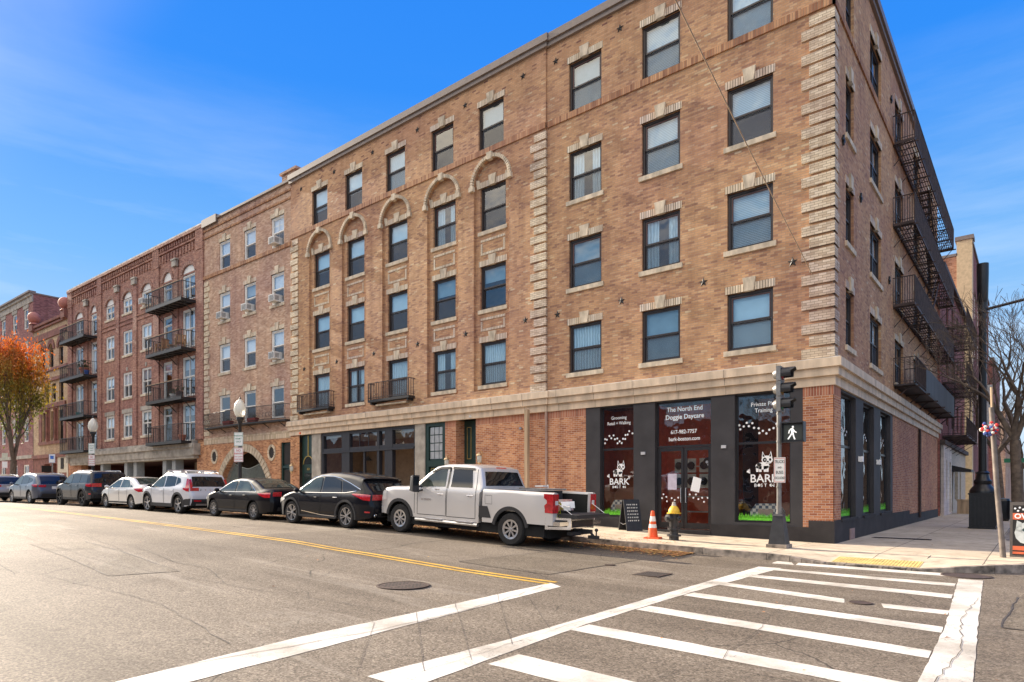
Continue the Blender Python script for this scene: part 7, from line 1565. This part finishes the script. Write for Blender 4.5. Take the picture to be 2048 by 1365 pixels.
# ---- blue-grey crossover and the silver one at the frame's edge
def xover(label,xc,yn,hd,paint):
    c=mk('parked_car',label,xc,yn,hd,1.88,1.70,2.825,.365,paint,1.03,xr=-1.0,xf=3.78,taper=(.2,.34),tumble=.2,sill=.27)
    c.body([(-.90,.36),(-.99,.54),(-1.0,.72),(-.93,.90),(-.92,1.06),(-.80,1.26),(-.58,1.50),(-.50,1.56),(-.1,1.64),(.5,1.695),(1.1,1.70),(1.6,1.62),(2.0,1.42),(2.4,1.18),(2.65,1.07),(3.05,1.0),(3.45,.90),(3.68,.78),(3.77,.60),(3.76,.42),(3.68,.30)])
    c.topp('rear_window',4.1,6.0,-.93,.93,'cargl',yf=lambda t:1-.04*t); c.topp('windscreen',11.2,13.4,-.94,.94,'cargl')
    c.poly_side('side_windows',[(1.3,1.08),(1.8,1.07),(2.15,1.06),(2.46,1.055)],[(1.32,1.58),(1.68,1.55),(2.04,1.36),(2.46,1.065)],'carglp'); c.poly_side('side_windows',[(.3,1.12),(.8,1.09),(1.24,1.08)],[(.3,1.47),(.8,1.57),(1.24,1.585)],'cargl'); c.side('quarter_window',[((-.35,1.27),(.24,1.13),(.24,1.46),(-.25,1.38))],'cargl')
    c.doors([(.40,1.26),(1.30,2.42)]); c.handle(.55,.94); c.handle(1.5,.93); c.mirror(2.3,1.09)
    c.poly_side('tail_light',[(-.88,.92),(-.7,.94),(-.4,1.02)],[(-.88,1.08),(-.7,1.08),(-.4,1.06)],'red_lens',off=.01); c.topp('tail_light',3.1,3.9,.58,1.07,'red_lens',off=.01); c.topp('tail_light',3.1,3.9,-1.07,-.58,'red_lens',off=.01); c.plate(2.9); c.topp('rear_bumper_insert',.1,1.2,-.9,.9,'clad'); c.wheels('ten',.68,.225)
    g=MB(); [g.tube([(-.35,s_*.66,1.61),(-.25,s_*.66,1.66),(1.3,s_*.66,1.74),(1.4,s_*.66,1.69)],.016,6) for s_ in(-1,1)]; g.build('roof_rails','alloy',c.t); c.line('sill_cladding',[[(.46,.31),(2.36,.31)]],.07,'clad',off=.006)
    return c
xover('blue-grey crossover parked at the far end of the row beside the autumn tree',-40.8,-8.0,2.8,carpaint('blue_grey_paint',(.07,.085,.12),.2,.35,.7))
xover('silver crossover at the left edge, only its tail in view',-48.0,-8.4,2.8,carpaint('silver_paint_car',(.40,.39,.38),.5,.3))
xover('dark parked car down the side street behind the poster board',4.95,16.5,92,carpaint('navy_paint',(.015,.025,.05),.3,.25)).t.location=(5.35,21.0,rz(5))
# ---- the pickup
PW=carpaint('silver_white_paint',(.62,.60,.58),.25,.30)
c=mk('pickup_truck','silver-white crew cab pickup with its tailgate down and a load in the bed',-8.17,-6.30,2.0,2.06,2.02,4.035,.415,PW,1.35,xr=-1.28,xf=5.0,taper=(.03,.16),tumble=.15,sill=.50,cat='pickup truck',group='cars parked along the kerb')
CB=.98  # rear wall of the cab
lowf=c.low
c.body([(CB,1.30),(CB-.01,1.42),(CB+.06,1.62),(CB+.18,1.93),(CB+.35,1.985),(1.7,2.02),(2.35,2.01),(2.75,1.94),(3.05,1.74),(3.40,1.45),(3.62,1.36),(3.9,1.335),(4.4,1.32),(4.75,1.27),(4.90,1.15),(4.97,.95),(5.0,.72),(4.97,.55)],crease=.06)
c.topp('rear_window',1.25,2.7,-.93,.93,'cargl',yf=lambda t:1-.04*t); c.topp('windscreen',7.15,9.0,-.95,.95,'cargl'); c.topp('third_brake_light',2.95,3.15,-.28,.28,'red_lens',off=.012)
c.poly_side('side_windows',[(2.28,1.40),(2.7,1.39),(3.05,1.37),(3.28,1.35)],[(2.30,1.88),(2.62,1.86),(2.92,1.70),(3.28,1.38)],'carglp'); c.side('side_windows',[((1.30,1.41),(2.08,1.40),(2.08,1.89),(1.40,1.87))],'cargl')
c.line('wind_deflector',[[(1.32,1.905),(2.10,1.925)],[(2.20,1.925),(2.55,1.905),(2.85,1.79)]],.055,'clad',off=.022,thick=.02)
c.line('window_surround',[[(2.19,1.36),(2.19,1.92)]],.07,'clad',off=.004)
c.doors([(1.16,2.18),(2.22,3.30)],zt=1.36,extra=[[(1.16,1.36),(1.22,1.90)],[(3.30,1.36),(3.30,1.30)],[(3.42,.60),(3.42,1.30)]])
c.handle(1.36,1.20,'chrome',.2); c.handle(2.42,1.19,'chrome',.2)
# bed
X0,X1=c.xr,CB-.02; RL=1.40
g=MB()
for sg in (-1,1):
    xs_=[X0+(X1-X0)*i/40 for i in range(41)]+[-c.r*1.2*math.cos(math.pi*k/16) for k in range(17)]+[-c.r*1.2-.001,c.r*1.2+.001]; xs_=sorted(x for x in set(xs_) if X0<=x<=X1); rows=[]
    for x in xs_:
        zl=max(.60 if x<-.5 else c.sill+.04,c.low(x)); rows.append([(x,sg*(c.Y(x,min(zl+(RL-.04-zl)*k/10,1.34))+.012),zl+(RL-.04-zl)*k/10) for k in range(11)]+[(x,sg*(c.Y(x,1.34)-.01),RL-.01),(x,sg*(c.Y(x,1.34)-.04),RL),(x,sg*(c.Y(x,1.34)-.11),RL),(x,sg*(c.Y(x,1.34)-.12),RL-.06),(x,sg*(c.Y(x,1.34)-.13),.86)])
    m=len(rows[0]); g.add([p for r_ in rows for p in r_],[(i*m+k,(i+1)*m+k,(i+1)*m+k+1,i*m+k+1) for i in range(len(rows)-1) for k in range(m-1)]+[list(range(m))])
g.box(X0+.02,X0+.10,-.90,-.78,.62,1.38); g.box(X0+.02,X0+.10,.78,.90,.62,1.38); g.box(X0+.03,X0+.12,-.8,.8,.60,.84); g.box(X1-.06,X1-.01,-.9,.9,.6,1.40)
g.build('bed',PW,c.t,smooth=35)
g=MB(); g.box(X0+.05,X1-.05,-.85,.85,.80,.86); [g.box(X0+.1,X1-.1,s_*.86-.02,s_*.86+.02,.86,1.34) for s_ in (-1,1)]; g.box(X1-.09,X1-.061,-.85,.85,.86,1.36); g.build('bed_liner','under',c.t)
g=MB(); g.box(X0-.56,X0-.01,-.80,.80,.80,.87); tg=g.build('tailgate','clad',c.t); g=MB(); g.box(X0-.55,X0-.02,-.78,.78,.871,.885); g.build('tailgate_liner','clad',tg)
g=MB()
for s_ in (-1,1): g.tube([(X0+.03,s_*.80,1.15),(X0-.40,s_*.79,.89)],.008,4)
g.build('tailgate_cable','steel',c.t)
for sg in (-1,1):
    g=MB(); pts=[(X0-.008,.90),(X0+.22,.90),(X0+.24,1.08),(X0+.17,1.14),(X0+.17,1.20),(X0+.26,1.26),(X0+.26,1.36),(X0-.008,1.36)]
    g.prism(pts,lambda x,z,d:(x,sg*(c.Y(X0+.2,1.2)+d),z),-.06,.022); g.box(X0-.018,X0-.008,sg*.86-.06,sg*.86+.11,.90,1.36); tl=g.build('tail_light','red_lens',c.t); g=MB(); g.box(X0-.022,X0-.018,sg*.87-.05,sg*.87+.08,1.10,1.20); g.build('reversing_lens','clear_lens',tl)
c.arch(.09)
# chrome bumpers, steps, mirrors, hitch
g=MB()
for sg in (-1,1):
    g.hexa([(X0-.24,sg*.55,.50),(X0+.20,sg*1.03,.50),(X0+.20,sg*.95,.50),(X0-.12,sg*.55,.50),(X0-.24,sg*.55,.78),(X0+.20,sg*1.03,.80),(X0+.20,sg*.95,.80),(X0-.12,sg*.55,.78)])
g.box(X0-.24,X0-.08,-.55,.55,.52,.76); g.box(X0-.2,X0+.3,-.99,.99,.60,.70); rb=g.build('rear_bumper','chrome',c.t)
g=MB()
for sg in (-1,1): g.hexa([(X0-.19,sg*.64,.57),(X0+.12,sg*1.005,.57),(X0+.10,sg*.98,.57),(X0-.15,sg*.64,.57),(X0-.19,sg*.64,.73),(X0+.12,sg*1.005,.74),(X0+.10,sg*.98,.74),(X0-.15,sg*.64,.73)])
g.box(X0-.25,X0-.241,-.5,.5,.55,.72); g.build('step_pocket','clad',rb)
g=MB(); g.box(X0-.5,X0-.05,-.05,.05,.40,.50); g.tube([(X0-.45,-.02,.44),(X0-.62,.0,.30)],.03,6); g.box(X0-.70,X0-.44,-.06,.06,.28,.36); g.sphere((X0-.64,0,.50),.045,8); g.tube([(X0-.64,0,.36),(X0-.64,0,.48)],.018,6); g.box(X0-.25,X0-.1,-.5,.5,.36,.44); g.build('tow_hitch','clad',c.t)
g=MB()
for sg in (-1,1):
    g.hexa([(4.80,sg*1.00,.42),(5.02,sg*.80,.42),(5.08,sg*.0,.42),(4.80,sg*.0,.42),(4.80,sg*1.00,.72),(5.02,sg*.80,.72),(5.10,sg*.0,.72),(4.80,sg*.0,.72)])
g.build('front_bumper','chrome',c.t)
c.poly_side('headlight',[(4.60,.92),(4.75,.92),(4.86,.90)],[(4.60,1.20),(4.75,1.2),(4.84,1.15)],'clear_lens',off=.012)
g=MB()
for sg in (-1,1): g.tube([(1.05,sg*1.02,.44),(3.35,sg*1.02,.44)],.05,8); g.box(1.2,1.8,sg*1.02-.07,sg*1.02+.07,.475,.50); g.box(2.3,2.95,sg*1.02-.07,sg*1.02+.07,.475,.50); g.tube([(1.3,sg*.8,.5),(1.3,sg*1.02,.44)],.02,5); g.tube([(3.1,sg*.8,.5),(3.1,sg*1.02,.44)],.02,5)
g.build('side_step','steel',c.t)
for sg in (-1,1):
    g=MB(); y=sg*1.0; g.tube([(3.18,y-sg*.1,1.38),(3.20,y+sg*.18,1.36)],.03,6); g.tube([(3.12,y-sg*.1,1.30),(3.16,y+sg*.18,1.24)],.03,6); mo=g.build('mirror','clad',c.t)
    g=MB(); x=3.15; g.hexa([(x,y+sg*.12,1.20),(x+.16,y+sg*.13,1.22),(x+.14,y+sg*.36,1.25),(x,y+sg*.38,1.22),(x,y+sg*.12,1.68),(x+.15,y+sg*.13,1.66),(x+.13,y+sg*.34,1.66),(x,y+sg*.37,1.68)]); g.build('mirror_shell','sigblack',mo)
    g=MB(); g.box(x-.006,x-.001,min(y+sg*.15,y+sg*.34),max(y+sg*.15,y+sg*.34),1.40,1.64); g.build('mirror_glass','cargl',mo)
c.side('side_vent',[((.60,.66),(1.02,.66),(1.0,.96),(.72,.96))],'clad',off=.022); g=MB(); g.box(.66,1.0,-1.02,1.02,.60,.66); g.build('bed_step','clad',c.t)
c.line('fuel_flap',[[(.58,1.02),(.80,1.02),(.83,1.24),(.60,1.24),(.58,1.02)]],.008,'under',off=.016)
o=text('SILVERADO',.075,'chrome',c.t,(2.98,c.Y(2.9,1.02)+.012,1.00),(R(90),0,R(180)),bold=.02,name='door_lettering'); o.location.x=2.95
text('2500 HD',.05,'chrome',c.t,(2.55,c.Y(2.5,1.31)+.014,1.295),(R(90),0,R(180)),bold=.02,name='door_lettering')
c.wheels('eight',.60,.27)
# load in the bed
cx,cy=c.t.location.x,c.t.location.y; cz=c.t.location.z
def load(x,y,z): a=math.pi+R(2.0); return (cx+x*math.cos(a)-y*math.sin(a),cy+x*math.sin(a)+y*math.cos(a),cz+z)
t=thing('bed_toolbox','flat grey lidded box lying across the front of the pickup bed','tool box',load(-.25,-.2,.87),math.pi+R(2)); g=MB(); g.box(-.25,.35,-.5,.5,0,.52); g.build('box','clad',t); g=MB(); g.hexa([(-.32,-.58,.53),(.42,-.58,.55),(.42,.56,.56),(-.32,.56,.53),(-.32,-.58,.57),(.42,-.58,.60),(.42,.56,.60),(-.32,.56,.57)]); g.build('lid','galv',t); g=MB(); g.box(-.05,.2,-.1,.15,.62,.66); g.tube([(-.05,-.1,.58),(-.05,-.1,.68)],.015,5); g.build('clamp','white',t)
for i,(nm,lb,x,y,z,sx_,sy_,sz_,mm_,rt_,tl) in enumerate((('torn_carton','torn red and white carton in the pickup bed',-.95,-.25,.88,.28,.36,.26,mat('torn_red_card',(.42,.12,.09),.8,var=.4,scale=9,dirt=(.6,.55,.5)),.4,.25),('cement_bag','crumpled pink-red sack in the pickup bed',-.75,.25,.88,.3,.42,.2,mat('pink_sack',(.45,.2,.18),.85,var=.3,scale=6),-.3,.15),('plastic_housing','white plastic housing lying on the open tailgate',-1.35,.35,.90,.16,.30,.10,'white',.5,.35),('offcut','white board offcut leaning on the pickup load',-1.15,.05,.95,.05,.34,.14,'white',-.6,.6))):
    t=thing(nm,lb,'load',load(x,y,z),math.pi+rt_); g=MB(); a,b,h=sx_/2,sy_/2,sz_; r5=random.Random(i); j=lambda: r5.uniform(-.03,.03)
    g.hexa([(-a+j(),-b+j(),0),(a+j(),-b+j(),0),(a+j(),b+j(),0),(-a+j(),b+j(),0),(-a+tl*h+j(),-b+j(),h+j()),(a+tl*h+j(),-b+j(),h+j()),(a+tl*h+j(),b+j(),h+j()),(-a+tl*h+j(),b+j(),h+j())]); g.build('wrapping' if i<2 else 'panel',mm_,t)
t=thing('strap_bundle','small bunch of yellow-green straps hanging at the tail light','strap',load(-1.27,.72,.92),0); g=MB(); r5=random.Random(4)
for i in range(70): x=r5.gauss(0,.05); y=r5.gauss(0,.06); z=r5.uniform(-.22,.22); g.add([(x-.02,y,z),(x,y-.01,z+.03),(x+.02,y,z),(x,y+.01,z-.02)],[(0,1,2,3)])
g.build('strap_tangle',mat('acid_yellow_strap',(.55,.55,.03),.6),t)
# ------------------------------------------------------------------ across the street, behind the camera: what the shop glass mirrors
T=thing('apartment_building','brick block with white-framed windows on the opposite corner, seen mirrored in the shop glass','building',(-26,-36,0)); g=MB(); L=22
cc=[(1.5+3*k,2.7+3*k) for k in range(7)]
def BK(u,o,z): return (u,o,z)
wall(g,BK,0,L,0,7.4,[(a,b,z,z+1.8) for a,b in cc for z in (1.2,4.6)],depth=.2); g.box(0,L,-10,-.25,0,7.3); g.build('wall','brickF',T)
for a,b in cc:
    for z in (1.2,4.6):
        q=MB(); q.box(a,b,-.2,-.16,z,z+1.8); w=q.build('window','cargl',T); q=MB(); 
        for e in ((a,a+.08,z,z+1.8),(b-.08,b,z,z+1.8),(a+.08,b-.08,z+.86,z+.94),(a+.08,b-.08,z+1.72,z+1.8),(a+.08,b-.08,z,z+.08)): q.box(e[0],e[1],-.16,-.12,e[2],e[3])
        q.build('frame','white',w)
bare_tree('bare tree on the far pavement across the street',-11,-30,10,.18,31,first=3,group='bare trees across the street'); bare_tree('second bare tree on the far pavement across the street',-18.5,-31,9,.16,32,first=3,depth=5,group='bare trees across the street')

T=thing('brick_building','low brick building across the side street, seen only mirrored in the side shop windows','building',(26,2,0),R(0)); g=MB(); g.box(0,9,0,34,0,6.5); g.build('wall','brickF',T)
bare_tree('bare tree across the side street, mirrored in the side shop windows',12,9,8,.17,51,first=3,group='bare trees across the side street'); bare_tree('second bare tree across the side street, mirrored in the side shop windows',16,17,8,.17,52,first=3,group='bare trees across the side street')

for x0,L,h,lab,mm in ((-52,24,10.5,'long unseen brick block added across the street, mirrored in car doors and restaurant glass','brickC'),(-98,44,9,'far unseen brick block added across the street, mirrored in the farther cars','brickE')):  # out-of-view blocks added so car flanks and glass mirror something darker
    T=thing('brick_building',lab,'building',(x0,-38,0)); g=MB(); n=int(L/3); cc=[(1+3*k,2.3+3*k) for k in range(n)]
    wall(g,BK,0,L,0,h,[(a,b,z,z+1.8) for a,b in cc for z in (1.2,4.4,7.4) if z+2<h],depth=.2); g.box(0,L,-10,-.25,0,h-.1); g.build('wall',mm,T)
